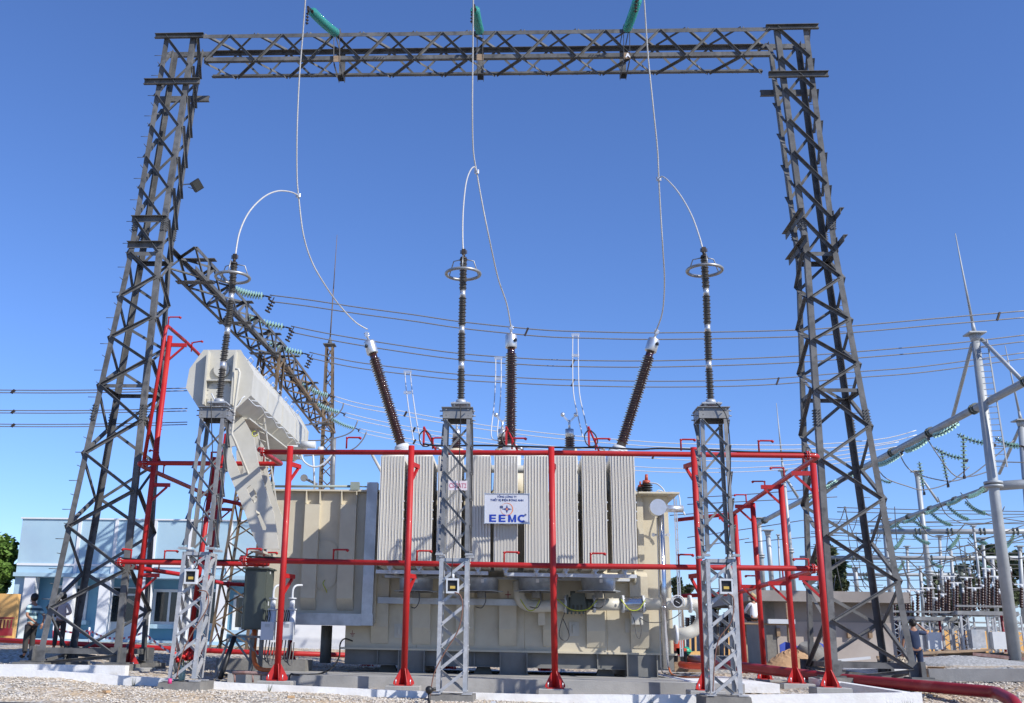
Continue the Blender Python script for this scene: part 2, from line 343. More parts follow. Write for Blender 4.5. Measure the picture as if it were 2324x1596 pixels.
def ground():
    xs = [-3000, -1000, -400, -150, -80, -45, -30, -22, -17, -14]
    x = -12.0
    while x < 13.5: xs.append(x); x += 0.075
    xs += [14, 15, 16, 18, 20, 23, 27, 32, 40, 60, 100, 200, 500, 1200, 3000]
    ys = [-300, -50, 5, 12, 15, 17]
    y = 17.5
    while y < 23.2: ys.append(y); y += 0.07
    while y < 50: ys.append(y); y += 0.4
    ys += [52, 55, 60, 66, 75, 90, 120, 200, 400, 1000, 4000]
    rnd = random.Random(3); vs = []; n = len(xs)
    near = lambda x, y: 17.4 < y < 23.2 and -12.1 < x < 13.6
    for yy in ys:
        for xx in xs:
            z = ground_z(xx, yy)
            if near(xx, yy): z += rnd.uniform(-.014, .014) + .012 * math.sin(xx * 2.1 + yy * 3) * math.sin(yy * 1.7 - xx)
            elif 23 < yy < 50 and abs(xx) < 30: z += rnd.uniform(-.02, .02)
            vs.append((xx, yy, z))
    fs = [(j * n + i, j * n + i + 1, (j + 1) * n + i + 1, (j + 1) * n + i) for j in range(len(ys) - 1) for i in range(n - 1)]
    mt = bpy.data.materials.new('gravel_ground'); mt.use_nodes = True; nn = mt.node_tree; b = nn.nodes['Principled BSDF']; L = nn.links
    b.inputs['Roughness'].default_value = 0.9
    tc = nn.nodes.new('ShaderNodeTexCoord')
    def node(t, **k):
        q = nn.nodes.new(t)
        for a, v in k.items(): q.inputs[a].default_value = v
        return q
    vo = node('ShaderNodeTexVoronoi', Scale=17.0); L.new(tc.outputs['Object'], vo.inputs[0])
    cr = nn.nodes.new('ShaderNodeValToRGB'); cr.color_ramp.interpolation = 'CONSTANT'
    es = [(0, (0.240, 0.216, 0.176)), (.18, (0.416, 0.392, 0.344)), (.38, (0.336, 0.288, 0.216)), (.55, (0.496, 0.480, 0.448)), (.72, (0.176, 0.168, 0.160)), (.82, (0.384, 0.320, 0.232)), (.92, (0.560, 0.544, 0.512))]
    e0 = cr.color_ramp.elements; e0[0].color = (*es[0][1], 1); e0[1].position = es[1][0]; e0[1].color = (*es[1][1], 1)
    for p, c in es[2:]: q = e0.new(p); q.color = (*c, 1)
    sp = nn.nodes.new('ShaderNodeSeparateColor'); L.new(vo.outputs['Color'], sp.inputs[0]); L.new(sp.outputs[0], cr.inputs[0])
    nz = node('ShaderNodeTexNoise', Scale=0.55, Detail=6.0); L.new(tc.outputs['Object'], nz.inputs[0])
    mr = nn.nodes.new('ShaderNodeMapRange'); mr.inputs[1].default_value = .40; mr.inputs[2].default_value = .62; mr.inputs[4].default_value = .7
    L.new(nz.outputs[0], mr.inputs[0])
    mx = nn.nodes.new('ShaderNodeMix'); mx.data_type = 'RGBA'; mx.inputs[7].default_value = (.44, .32, .19, 1)
    L.new(mr.outputs[0], mx.inputs[0]); L.new(cr.outputs[0], mx.inputs[6]); L.new(mx.outputs[2], b.inputs['Base Color'])
    bp = nn.nodes.new('ShaderNodeBump'); bp.inputs['Strength'].default_value = .7; bp.inputs['Distance'].default_value = .03
    L.new(vo.outputs[0], bp.inputs['Height']); L.new(bp.outputs[0], b.inputs['Normal'])
    M['gravel'] = mt
    g = MB().add(vs, fs).build('ground', 'gravel'); tag(g, 'pale gravel ground of the substation yard', 'ground', kind='structure')
    # loose stones
    s = MB(); rnd = random.Random(5)
    def stones(n, x0, x1, y0, y1, r0, r1):
        for _ in range(n):
            x, y = rnd.uniform(x0, x1), rnd.uniform(y0, y1); r = rnd.uniform(r0, r1); z = ground_z(x, y) + r * .3
            a = rnd.uniform(0, 6.3); q = []
            for k in range(5):
                t = a + k * 1.257; rr = r * rnd.uniform(.75, 1.2); q.append((x + rr * math.cos(t), y + rr * math.sin(t), z + rnd.uniform(-.2, .2) * r))
            s.add(q + [(x + rnd.uniform(-.3, .3) * r, y, z + r * rnd.uniform(.5, .9)), (x, y, z - r * .6)],
                  [(k, (k + 1) % 5, 5) for k in range(5)] + [((k + 1) % 5, k, 6) for k in range(5)])
    stones(9500, -10.5, 11.5, 18.3, 22.45, .012, .034)
    stones(2500, 9.0, 15, 22.6, 30, .02, .05)
    stones(1500, -14, -3, 27, 36, .02, .045)
    M['stone'] = mat('pebble', (.46, .39, .30), .9, 0, (.60, .56, .49), 24, lo=.45, hi=.55, col3=(.24, .22, .2), scale3=15, lo3=.56, hi3=.6)
    tag(s.build('gravel', 'stone'), 'loose pebbles strewn over the yard', 'gravel', kind='stuff')
ground()
# ------------------------------------------------------------------ kerbs, plinths and foundations
def kerb(name, pts, depth, h, label, mt='white'):
    """pts: top front edge as world points"""
    b = MB(); pts = [V(p) for p in pts]
    for a, c in zip(pts, pts[1:]):
        d = (c - a).normalized(); n = V((-d.y, d.x, 0)).normalized() * depth; dn = V((0, 0, -h))
        b.hexa([a + dn, c + dn, c + n + dn, a + n + dn, a, c, c + n, a + n])
    o = b.build(name, mt); tag(o, label, 'kerb', kind='structure'); return o
KT = [(-260, 1500), (0, 1516), (370, 1540), (517, 1550), (924, 1568.5), (1220, 1577), (1720, 1577.5), (2092, 1572)]
kerb('kerb', [P(u, v, 22.7) for u, v in KT], .22, .45, 'long low whitewashed kerb in front of the transformer')
a = P(2092, 1572, 22.7)
kerb('kerb', [a + V((-.13, .225, -.004)), P(1852, 1538, 27.2)], .2, .4, 'whitewashed kerb running back from the right end of the front kerb')
kerb('kerb', [P(-150, 1508, 24.6), P(60, 1508, 24.6), P(285, 1511, 24.6)], .25, .5, 'short whitewashed kerb behind the left end of the front kerb')
# foundation pad
def pad():
    b = MB(); fl = P(517, 1529, 24.7); fr = P(1690, 1553, 24.7)
    zt = (fl.z + fr.z) / 2
    b.bb((fl.x, 24.7, -.9), (fr.x, 33.0, zt)); global PADZ; PADZ = zt
    o = b.build('foundation_pad', 'conc'); tag(o, 'grey concrete foundation pad under the transformer', 'foundation', kind='structure')
    b = MB(); b.bb((fr.x - 1.1, 25.2, zt - .2), (fr.x + .9, 33, zt + .006)); b.bb((fl.x + .6, 32.4, zt - .2), (fr.x - 1.1, 33.4, zt + .006))
    tag(b.build('pit_floor', 'white'), 'pale screed floor beside the transformer', 'floor', kind='structure')
pad()
def pier(u, v, Y, w=.75, d=.6, h=.5, mt='conc', lab='', grp='concrete piers under the red posts'):
    p = P(u, v, Y); b = MB(); x, y, z = p
    c = .015
    lo = [(x - w / 2, y - d / 2), (x + w / 2, y - d / 2), (x + w / 2, y + d / 2), (x - w / 2, y + d / 2)]
    hi = [(x - w / 2 + c, y - d / 2 + c), (x + w / 2 - c, y - d / 2 + c), (x + w / 2 - c, y + d / 2 - c), (x - w / 2 + c, y + d / 2 - c)]
    vs = [(a, b_, z - h) for a, b_ in lo] + [(a, b_, z - c) for a, b_ in lo] + [(a, b_, z) for a, b_ in hi]
    fs = [(0, 3, 2, 1)] + [(i, (i + 1) % 4, (i + 1) % 4 + 4, i + 4) for i in range(4)] + [(i + 4, (i + 1) % 4 + 4, (i + 1) % 4 + 8, i + 8) for i in range(4)] + [(8, 9, 10, 11)]
    b.add(vs, fs); o = b.build('concrete_pier', mt); tag(o, lab, 'pier', grp); return p

b = MB(); n_ = 24  # dark sheet outside the view, added to weaken light bounced off the ground
vs = []; 
for i in range(n_ + 1):
    x = lerp(-45, 45, i / n_)
    for y in (-6, 17.3): vs.append((x, y, max(ground_z(x, y), ground_z(x, y)) + .03))
b.add(vs, [(2 * i, 2 * i + 2, 2 * i + 3, 2 * i + 1) for i in range(n_)]); tag(b.build('bounce_cutter', 'cutter_dark'), 'unseen dark sheet added in front of the yard to cut ground bounce', 'bounce_cutter', kind='structure')
# ------------------------------------------------------------------ lattice steel
def face_dirs(c, i):
    j = (i + 1) % 4; d = (c[j] - c[i]).normalized(); n = (c[(i + 3) % 4] - c[i]); n = (n - d * n.dot(d)).normalized(); return d, n
def lattice(root, corner, nodes, leg_w, brace_w, mt, x_from=None, leg_t=.014, brace_t=.010, splices=(), bmt=None, parity=0, outward=False, one=0, one_from=None):
    """corner(t) -> four corners at fraction t; nodes: t of every bracing node; x_from: above this t the faces are cross-braced"""
    legs = [MB() for _ in range(4)]; bmt = bmt or mt
    seg = sorted(set([nodes[0], nodes[-1]] + ([x_from] if x_from else []))) 
    for a, b in zip(seg, seg[1:]):
        ca, cb = corner(a), corner(b)
        for i in range(4):
            d1 = ca[(i + 1) % 4] - ca[i]; d2 = ca[(i + 3) % 4] - ca[i]
            legs[i].angle(ca[i], cb[i], leg_w, leg_t, d1, d2)
    for t in splices:
        ca, cb = corner(t - .012), corner(t + .012)
        for i in range(4):
            d1 = (ca[(i + 1) % 4] - ca[i]).normalized(); d2 = (ca[(i + 3) % 4] - ca[i]).normalized()
            for (u_, w_) in ((d1, d2), (d2, d1)):
                p0 = ca[i] + u_ * leg_w * .5 - w_ * .012; p1 = cb[i] + u_ * leg_w * .5 - w_ * .012
                legs[i].bar(p0, p1, leg_w * .9, .012, u_)
                for k in range(6):
                    q = p0.lerp(p1, (k + .5) / 6)
                    for s_ in (-.25, .25): legs[i].cyl(q + u_ * leg_w * s_, q + u_ * leg_w * s_ - w_ * .045, .014, n=6)
    for i in range(4): legs[i].build('leg', mt, root)
    for i in range(4):
        b = MB()
        for k, (a, c) in enumerate(zip(nodes, nodes[1:])):
            ca, cc = corner(a), corner(c); j = (i + 1) % 4; d, n = face_dirs(ca, i); o = n * (.012 + (i % 2) * .004)
            ins = lambda q, s: q + d * s * leg_w * .45 + o
            prs = [((ca[i], 1), (cc[j], -1))] if (k + i + parity) % 2 == 0 else [((ca[j], -1), (cc[i], 1))]
            if one and (one_from is None or (a + c) / 2 > one_from): prs = [((ca[i], 1), (cc[j], -1))] if one > 0 else [((ca[j], -1), (cc[i], 1))]
            for q, ((pa, sa), (pb, sb)) in enumerate(prs):
                p0, p1 = ins(pa, sa) + n * q * .013, ins(pb, sb) + n * q * .013
                ax = (p1 - p0).normalized(); u_ = ax.cross(n).normalized()
                if u_.z > 0: u_ = -u_
                if outward: p0, p1 = p0 - n * .03, p1 - n * .03
                b.angle(p0, p1, brace_w, brace_t, u_, -n if outward else n)
                for e in (p0 + ax * .06, p1 - ax * .06): b.cyl(e + u_ * brace_w * .45 - n * .004, e + u_ * brace_w * .45 - n * .03, .012, n=6)
        b.build('bracing', bmt, root)
def ring_struts(root, corner, t, w, mt, faces=(0, 1, 2, 3), name='strut'):
    c = corner(t); 
    for i in faces:
        j = (i + 1) % 4; d, n = face_dirs(c, i); b = MB()
        b.angle(c[i] + n * .02, c[j] + n * .02, w, .01, V((0, 0, -1)), n); b.build(name, mt, root)
def lv(pts):
    """piecewise corner function from [(t, [4 points])]"""
    def f(t):
        for (a, ca), (b, cb) in zip(pts, pts[1:]):
            if t <= b or b == pts[-1][0]:
                s = (t - a) / (b - a); return [x.lerp(y, s) for x, y in zip(ca, cb)]
    return f
# ---- gantry towers
NY = [1505, 1487, 1393, 1312, 1220, 1141, 1057, 982, 899, 840, 783, 735, 682, 633, 578]
def gantry_tower(side, pix, label):
    Y0 = 27.0
    lev = []
    for t, (fl, fr), wd in pix:
        Yf = Y0 + (2.1 - wd) / 2
        a, b = P(*fl, Yf), P(*fr, Yf); z = (a.z + b.z) / 2; a.z = b.z = z
        lev.append((t, [a, b, b + V((0, wd, 0)), a + V((0, wd, 0))]))
    corner = lv(lev); z0 = lev[0][1][0].z; zk = lev[1][1][0].z; zt = lev[-1][1][0].z
    base = V(((lev[0][1][0].x + lev[0][1][1].x) / 2, Y0 + 1.05, z0))
    root = thing('gantry_tower', base, label, 'gantry tower', 'lattice towers carrying the overhead beam')
    tk = lev[1][0]
    # node fractions from the surveyed heights on the left tower
    def tof(v):
        return tk * (1505 - v) / (1505 - 571)
    nodes = [0] + [tof(v) for v in NY[1:]]; nodes[-1] = tk
    n_up = 7
    nodes += [tk + (1 - tk) * (k + 1) / n_up for k in range(n_up)]
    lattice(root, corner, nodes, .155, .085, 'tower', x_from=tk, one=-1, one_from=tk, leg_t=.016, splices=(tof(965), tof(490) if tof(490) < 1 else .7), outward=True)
    ring_struts(root, corner, tof(899), .10, 'tower'); ring_struts(root, corner, .018, .14, 'tower', name='base_strut')
    ring_struts(root, corner, tk, .12, 'tower')
    # base gussets and footplates
    for i, q in enumerate(lev[0][1]):
        b = MB(); s = -1 if i in (0, 3) else 1; sy = -1 if i < 2 else 1
        b.box(q + V((s * .02 - s * .0, sy * .0, .01)), (.55, .55, .04))
        b.box(q + V((-s * .02, sy * .03, .2)), (.42, .02, .38)); b.box(q + V((s * .03, -sy * .02, .2)), (.02, .42, .38))
        b.build('foot_plate', 'tower', root)
        pb = MB(); pb.box(q + V((0, 0, -.26)), (.85, .85, .5)); o = pb.build('tower_footing', 'conc_dark')
        tag(o, f"weathered concrete footing under the {'front' if i < 2 else 'back'} {'left' if i in (0, 3) else 'right'} leg of the {'left' if side < 0 else 'right'} gantry tower", 'footing', 'concrete footings of the gantry towers')
    # cap channels
    c1 = corner(.995); zc = lambda c: c[0].z
    for (t, ov, hh) in ((.997, .28, .13), (.905, .38, .16)):
        c = corner(t)
        for k, (p, q) in enumerate(((c[0], c[1]), (c[3], c[2]))):
            s_ = -1 if k == 0 else 1
            b = MB(); y = p.y + s_ * .03
            b.bb((p.x - ov, min(y, y + s_ * .012), p.z - hh / 2), (q.x + ov, max(y, y + s_ * .012), p.z + hh / 2))
            b.bb((p.x - ov, min(y, y + s_ * .1), p.z + hh / 2), (q.x + ov, max(y, y + s_ * .1), p.z + hh / 2 + .012))
            b.bb((p.x - ov, min(y, y + s_ * .1), p.z - hh / 2 - .012), (q.x + ov, max(y, y + s_ * .1), p.z - hh / 2))
            b.build('cap_channel', 'tower', root)
    # arm channels where the receding beam bolts on
    for v in (502, 557):
        t = tk * (1505 - v) / (1505 - 571) if v > 571 else tk + (1 - tk) * (571 - v) / (571 - 82)
        c = corner(t)
        if side < 0:
            b = MB(); p, q = c[0], c[1]
            b.bb((p.x - .06, p.y - .13, p.z + .07), (q.x + .02, p.y - .01, p.z + .085)); b.bb((p.x - .06, p.y - .02, p.z - .1), (q.x + .02, p.y - .008, p.z + .07))
            b.build('arm_channel', 'tower', root)
        else:
            for k, (p, q) in enumerate(((c[0], c[3]), (c[1], c[2]))):
                s_ = -1 if k == 0 else 1; b = MB()
                b.bb((min(p.x + s_ * .03, p.x + s_ * .045), p.y - .5, p.z - .09), (max(p.x + s_ * .03, p.x + s_ * .045), q.y + .5, p.z + .09))
                b.bb((min(p.x + s_ * .03, p.x + s_ * .15), p.y - .5, p.z + .09), (max(p.x + s_ * .03, p.x + s_ * .15), q.y + .5, p.z + .104))
                b.build('arm_channel', 'tower', root)
                b = MB(); b.bb((p.x + s_ * .01 - .01, p.y - .02, p.z - .22), (p.x + s_ * .01 + .01, p.y + .3, p.z + .22)); b.build('gusset', 'tower', root)
    # step bolts
    for k in range(46):
        t = .06 + k * .02; c = corner(t); p = c[0] if side < 0 else c[2]
        s_ = -1 if side < 0 else 1
        part(root, 'step_bolt', 'tower', lambda b: b.cyl(p, p + (V((s_ * .22, 0, 0)) if k % 2 else V((0, s_ * .2, 0))), .010, n=6))
    return root, corner, lev
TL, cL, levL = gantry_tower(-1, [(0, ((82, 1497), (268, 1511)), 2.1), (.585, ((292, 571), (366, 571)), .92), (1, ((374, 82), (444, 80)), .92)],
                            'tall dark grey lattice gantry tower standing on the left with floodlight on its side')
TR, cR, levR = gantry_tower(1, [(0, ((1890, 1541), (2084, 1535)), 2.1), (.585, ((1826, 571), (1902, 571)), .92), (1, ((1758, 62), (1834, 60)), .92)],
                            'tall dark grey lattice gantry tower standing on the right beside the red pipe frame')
# ---- beam
def gantry_beam():
    Yf = 27.59 - .06; Yb = Yf + 1.0
    pA0, pA1 = P(462, 79, Yf), P(1748, 62, Yf); pC0, pC1 = P(462, 139, Yf), P(1748, 125, Yf)
    dy = V((0, 1.0, 0))
    def corner(t):
        a = pC0.lerp(pC1, t); b = pA0.lerp(pA1, t); return [a, b, b + dy, a + dy]   # bottom front, top front, top back, bottom back
    root = thing('gantry_beam', pC0.lerp(pC1, .5), 'long dark grey lattice beam spanning between the tops of the two gantry towers', 'gantry beam')
    n = 21; nodes = [k / n for k in range(n + 1)]
    names = ['chord'] * 4
    cs = corner(0); ce = corner(1)
    for i in range(4):
        b = MB(); d1 = cs[(i + 1) % 4] - cs[i]; d2 = cs[(i + 3) % 4] - cs[i]
        b.angle(cs[i], ce[i], .13, .012, d1, d2)
        for t in (.31, .69):
            q = cs[i].lerp(ce[i], t)
            for k in range(4): b.cyl(q + V((k * .09, -.01, 0)) + d1.normalized() * .06, q + V((k * .09, -.01, 0)) + d1.normalized() * .06 - V((0, .05 if i < 2 else -.05, 0)), .014, n=6)
        b.build('chord', 'tower', root)
    for i in range(4):
        b = MB(); j = (i + 1) % 4; d, nn = face_dirs(cs, i)
        for k in range(n):
            a, c = corner(nodes[k]), corner(nodes[k + 1]); s = k + (0 if i in (0, 1) else 1)
            p0, p1 = (a[i], c[j]) if s % 2 == 0 else (a[j], c[i])
            o = nn * .014; ax = (p1 - p0).normalized(); u_ = ax.cross(nn).normalized()
            e = ax * .05; b.angle(p0 - o * .3 + e, p1 - o * .3 - e, .07, .009, u_ if u_.z < 0 else -u_, -nn)
        b.build('bracing', 'tower', root)
    return root, corner
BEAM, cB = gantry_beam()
def hanger(u, sgn):
    """pair of channels clamped round the beam where an insulator string is anchored"""
    c0 = cB(0); t = (P(u, 130, 27.53).x - c0[0].x) / (cB(1)[0].x - c0[0].x); c = cB(t); b = MB()
    for s_ in (-.09, .09):
        p = c[0] + V((s_, -.03, -.12)); q = c[1] + V((s_, -.03, .1)); b.bar(p, q, .012, .1, V((1, 0, 0)))
        b.bar(q, c[2] + V((s_, .05, .1)), .012, .1, V((1, 0, 0))); b.bar(p, c[3] + V((s_, .05, -.12)), .012, .12, V((1, 0, 0)))
    b.box(c[0] + V((0, -.04, .02)), (.2, .02, .2)); b.box(c[1] + V((0, -.04, -.06)), (.2, .02, .16))
    b.bar(c[3] + V((0, .05, -.12)), c[2] + V((0, .05, .1)), .2, .015, V((1, 0, 0)))
    b.build('hanger_bracket', 'tower', BEAM)
    m_ = MB(); m_.box(c[0] + V((0, -.062, -.01)), (.22, .012, .2)); pl = m_.build('phase_plate', 'wood', BEAM)
    return c[1] + V((0, -.06, -.05))
H1, H2, H3 = hanger(765, 1), hanger(1089, 1), hanger(1422, 1)
tg = cB(.757)[0]
text('phase_letter', 'A', .19, H3 + V((.0, -.02, -.0)) * 1.0 + V((0, -.006, -(cB(0)[1].z - cB(0)[0].z) - .03)), (1, 0, 0), (0, 0, 1), 'whitecloth', BEAM, .01)

# ------------------------------------------------------------------ insulator strings
def disc_string(p0, p1, n, r, mt, label, group, name='insulator_string', sag=0.12, clamp=True, nseg=18, cat='insulator'):
    p0, p1 = V(p0), V(p1); root = thing(name, p0, label, cat, group)
    def at(t): q = p0.lerp(p1, t); return q - V((0, 0, sag * 4 * t * (1 - t)))
    g = MB(); k_ = MB(); t0, t1 = .04, .93; pitch = (p1 - p0).length * (t1 - t0) / n
    for k in range(n):
        t = t0 + (t1 - t0) * (k + .5) / n; c = at(t); a = (at(t + .01) - at(t - .01)).normalized()
        g.lathe(c - a * pitch * .30, c + a * pitch * .35, [(0, r * .94), (pitch * .04, r), (pitch * .12, r * .9), (pitch * .22, r * .45), (pitch * .4, r * .26)], n=nseg)
        k_.cyl(c - a * pitch * .5, c + a * pitch * .5, r * .14, n=6); k_.cyl(c + a * pitch * .2, c + a * pitch * .46, r * .36, n=8)
    k_.cyl(at(0), at(.05), .02, n=6); k_.cyl(at(.93), at(1), .022, n=6)
    g.build('glass_discs', mt, root); k_.build('pin_chain', 'iron', root)
    if clamp:
        c = MB(); a = (p1 - p0).normalized(); c.cyl(at(.98), p1 + a * .2, .03, n=8); c.box(p1 + a * .12 + V((0, 0, -.06)), (.05, .14, .12)); c.build('strain_clamp', 'iron', root)
    return root
def corona_horn(root, p, d):
    b = MB(); b.tube([p, p + d * .4, p + d], .012, 6)
    for k in range(4): b.cyl(p + d * (.25 + k * .2), p + d * (.25 + k * .2) + d * .06, .045, n=8)
    b.build('arcing_horn', 'iron', root)
S1 = P(703, 20, 24.7); S2 = P(1077, 16, 24.7); S3 = P(1449, -8, 24.7)
for h, s, lab in ((H1, S1, 'green glass insulator string leaning left above the gantry beam, leftmost'), (H2, S2, 'green glass insulator string above the middle of the gantry beam'),
                  (H3, S3, 'green glass insulator string leaning right above the gantry beam, rightmost')):
    r_ = disc_string(h, s, 15, .135, 'glass', lab, 'glass strain insulators above the gantry beam', sag=.05, nseg=24)
    corona_horn(r_, s + V((-.05, 0, -.02)), V((-.03, .12, -.42)))

# ------------------------------------------------------------------ pedestals and arresters
def pedestal(pb, vb, pj, vj, pt_, vt, wB, wJ, wT, label, Y=21.7):
    b0, bj, bt = P(pb, vb, Y), P(pj, vj, Y), P(pt_, vt, Y)
    sc = lambda u, v, w: w * px(u, v, Y)
    w0, wj, wt = sc(pb, vb, wB), sc(pj, vj, wJ), sc(pt_, vt, wT)
    def sq(c, w): return [c + V((-w / 2, 0, 0)), c + V((w / 2, 0, 0)), c + V((w / 2, w, 0)), c + V((-w / 2, w, 0))]
    root = thing('pedestal', b0 + V((0, w0 / 2, 0)), label, 'pedestal', 'lattice pedestals of the surge arresters')
    low = lv([(0, sq(b0, w0)), (1, sq(bj, wj))]); hi = lv([(0, sq(bj + V((0, 0, .04)), wj * .96)), (1, sq(bt, wt))])
    lo_n = [0.02] + [.02 + .96 * (k + 1) / 6 for k in range(6)]
    lattice(root, low, lo_n, .085, .062, 'galv', leg_t=.009, brace_t=.007, one=1)
    up_n = [.02 + .9 * k / 5 for k in range(6)]
    lattice(root, hi, up_n, .08, .046, 'galv_mid', leg_t=.009, brace_t=.007, one=-1, outward=True)
    ring_struts(root, low, .985, .07, 'galv', name='collar')
    for q in low(1): part(root, 'joint_plate', 'galv', lambda b, q=q: (b.box(q + V((.0, .0, .02)), (.17, .17, .02)), b.box(q + V((.0, .0, .045)), (.15, .15, .02))))
    c = sq(bt, wt + .06); h = .23
    def table(b):
        for i in range(4):
            j = (i + 1) % 4; d, n = face_dirs(c, i); b.bar(c[i] + V((0, 0, -h / 2)), c[j] + V((0, 0, -h / 2)), .012, h, n)
        b.box((bt + V((0, wt / 2, .005))), (wt + .12, wt + .12, .016))
        for s_ in (-.42, .42):
            for z in (-.06, -.17): 
                b.cyl(bt + V((s_ * wt, -.06, z)), bt + V((s_ * wt, -.12, z)), .014, n=6)
                b.cyl(bt + V((-wt / 2 - .03, (s_ + .5) * wt, z)), bt + V((-wt / 2 - .1, (s_ + .5) * wt, z)), .014, n=6)
                b.cyl(bt + V((wt / 2 + .03, (s_ + .5) * wt, z)), bt + V((wt / 2 + .1, (s_ + .5) * wt, z)), .014, n=6)
    part(root, 'top_table', 'galv_mid', table)
    for q in low(0): part(root, 'foot_plate', 'galv', lambda b, q=q: b.box(q + V((0, 0, .01)), (.2, .2, .02)))
    return root, b0, bj, bt, w0, wt, low, hi
PD = []
for a in ((411, 1546, 446, 1248, 484, 925, 64, 64, 56, 'galvanised lattice pedestal in front of the white oil conservator, with flowers at its foot'),
          (1024, 1576, 1031, 1262, 1038, 926, 71, 67, 59, 'galvanised lattice pedestal with the small faded tag, in front of the radiators'),
          (1650, 1580, 1636, 1264, 1619, 925, 72, 68, 60, 'galvanised lattice pedestal on the right beside the silver pipe')):
    PD.append(pedestal(*a))
for (r_, b0, *_), lab in zip(PD, ('weathered concrete block under the pedestal with flowers', 'stained concrete block under the pedestal with the faded tag', 'dark concrete block under the pedestal beside the silver pipe')):
    w = .95; b = MB(); q = b0 + V((0, .3, 0)); b.add([(q.x - w / 2 + random.uniform(-.03, .03), q.y - .45, q.z - .35), (q.x + w / 2, q.y - .5, q.z - .35), (q.x + w / 2, q.y + .45, q.z - .35), (q.x - w / 2, q.y + .45, q.z - .35),
        (q.x - w / 2 + .05, q.y - .42, q.z - .03), (q.x + w / 2 - .04, q.y - .45, q.z - .01), (q.x + w / 2, q.y + .45, q.z), (q.x - w / 2, q.y + .45, q.z)], [(0, 3, 2, 1), (4, 5, 6, 7), (0, 1, 5, 4), (1, 2, 6, 5), (2, 3, 7, 6), (3, 0, 4, 7)])
    tag(b.build('footing_block', 'conc_dark'), lab, 'footing', 'footing blocks under the pedestals')
def arrester(base, marks, ring, top, label):
    """marks: photo heights of the metal collars"""
    Y = base[2]; p = P(*base); root = thing('surge_arrester', p, label, 'surge arrester', 'grey surge arresters on the pedestals')
    pts = [p] + [P(u, v, Y) for u, v in marks] + [P(*top, Y)]
    ax = (pts[-1] - pts[0]).normalized()
    part(root, 'base_frame', 'galv', lambda b: (b.box(p + V((0, 0, -.005)), (.42, .34, .03)), b.cyl(p, p + ax * .1, .13, .1, n=16), [b.cyl(p + V((x, y, -.07)), p + V((x, y, .03)), .03, n=8) for x in (-.14, .14) for y in (-.1, .1)]))
    cur = p + ax * .1
    for k, q in enumerate(pts[1:]):
        L = (q - cur).length; n = max(4, round(L / .042)); pr = []
        for j in range(n):
            t = j * L / n; pt_ = L / n; rr = .088 if j % 2 else .074
            pr += [(t, .052), (t + pt_ * .25, .054), (t + pt_ * .45, rr), (t + pt_ * .6, rr), (t + pt_ * .8, .055)]
        part(root, 'shed_stack', 'silic', lambda b: b.lathe(cur, q, pr, n=18))
        if k < len(pts) - 2:
            part(root, 'collar', 'alu', lambda b: b.cyl(q, q + ax * .17, .066, n=16)); cur = q + ax * .17
        else: cur = q
    t = pts[-1]; part(root, 'terminal', 'iron', lambda b: (b.cyl(t, t + ax * .06, .09, .07, n=14), b.cyl(t + ax * .06, t + ax * .16, .035, n=10), b.box(t + ax * .2, (.09, .06, .12)), [b.cyl(t + ax * (.16 + .03 * i) + V((-.08, 0, 0)), t + ax * (.16 + .03 * i) + V((.08, 0, 0)), .012, n=6) for i in range(3)]))
    rc = P(*ring, Y); Rr = .385
    part(root, 'grading_ring', 'ring', lambda b: b.tube([rc + V((Rr * math.cos(a_ * math.pi / 20), Rr * math.sin(a_ * math.pi / 20), 0)) for a_ in range(40)], .036, 10, closed=True))
    for a_ in (25, 150, 270):
        d = V((math.cos(R(a_)), math.sin(R(a_)), 0)); part(root, 'ring_arm', 'ring', lambda b: b.tube([rc + d * Rr, V((rc.x, rc.y, t.z)) + d * .26 + V((0, 0, .01)), V((t.x, t.y, t.z + .02)) + d * .05], .013, 8))
    return t + ax * .2
YA = 22.0
A1 = arrester((497, 916, YA), [(505, 838), (515, 760), (524, 683)], (528, 630), (531, 601), 'tall grey surge arrester standing in front of the white oil conservator')
A2 = arrester((1046, 918, YA), [(1047, 838), (1048, 757), (1050, 676)], (1051, 622), (1052, 590), 'tall grey surge arrester in the middle, above the pedestal with the faded tag')
A3 = arrester((1613, 918, YA), [(1609, 837), (1606, 754), (1603, 672)], (1599, 614), (1598, 586), 'tall grey surge arrester on the right, beside the right gantry tower')
def counter(pr, u, v, wire, lab=None):
    root, b0, bj, bt, w0, wt, low, hi = pr; c = P(u, v, 21.62)
    def fn(b): b.bb((c.x - .13, c.y - .04, c.z - .15), (c.x + .13, c.y + .1, c.z - .11)); b.bb((c.x - .13, c.y - .04, c.z + .11), (c.x + .13, c.y + .1, c.z + .15)); b.bb((c.x - .13, c.y - .04, c.z - .11), (c.x - .1, c.y + .1, c.z + .11)); b.bb((c.x + .1, c.y - .04, c.z - .11), (c.x + .13, c.y + .1, c.z + .11)); b.bb((c.x - .1, c.y + .04, c.z - .11), (c.x + .1, c.y + .1, c.z + .11)); b.cyl(c + V((0, .02, .15)), c + V((0, .02, .24)), .035, n=8)
    o = part(root, 'counter_box', 'ltgrey', fn)
    part(o, 'dial', 'black', lambda b: b.bb((c.x - .1, c.y - .0, c.z - .11), (c.x + .1, c.y + .039, c.z + .11)))
    part(o, 'dial_plate', 'yellow_plate', lambda b: b.bb((c.x - .05, c.y - .008, c.z - .055), (c.x + .06, c.y - .002, c.z + .0)))
    ps = smooth_pts([P(x, y, Y) for x, y, Y in wire], 6)
    part(root, 'earth_cable', 'black', lambda b: b.tube(ps, .011, 6))
M['yellow_plate'] = mat('yellow_plate', (.55, .38, .08), .5)
M['rod'] = mat('brown_rod', (.20, .10, .07), .6)
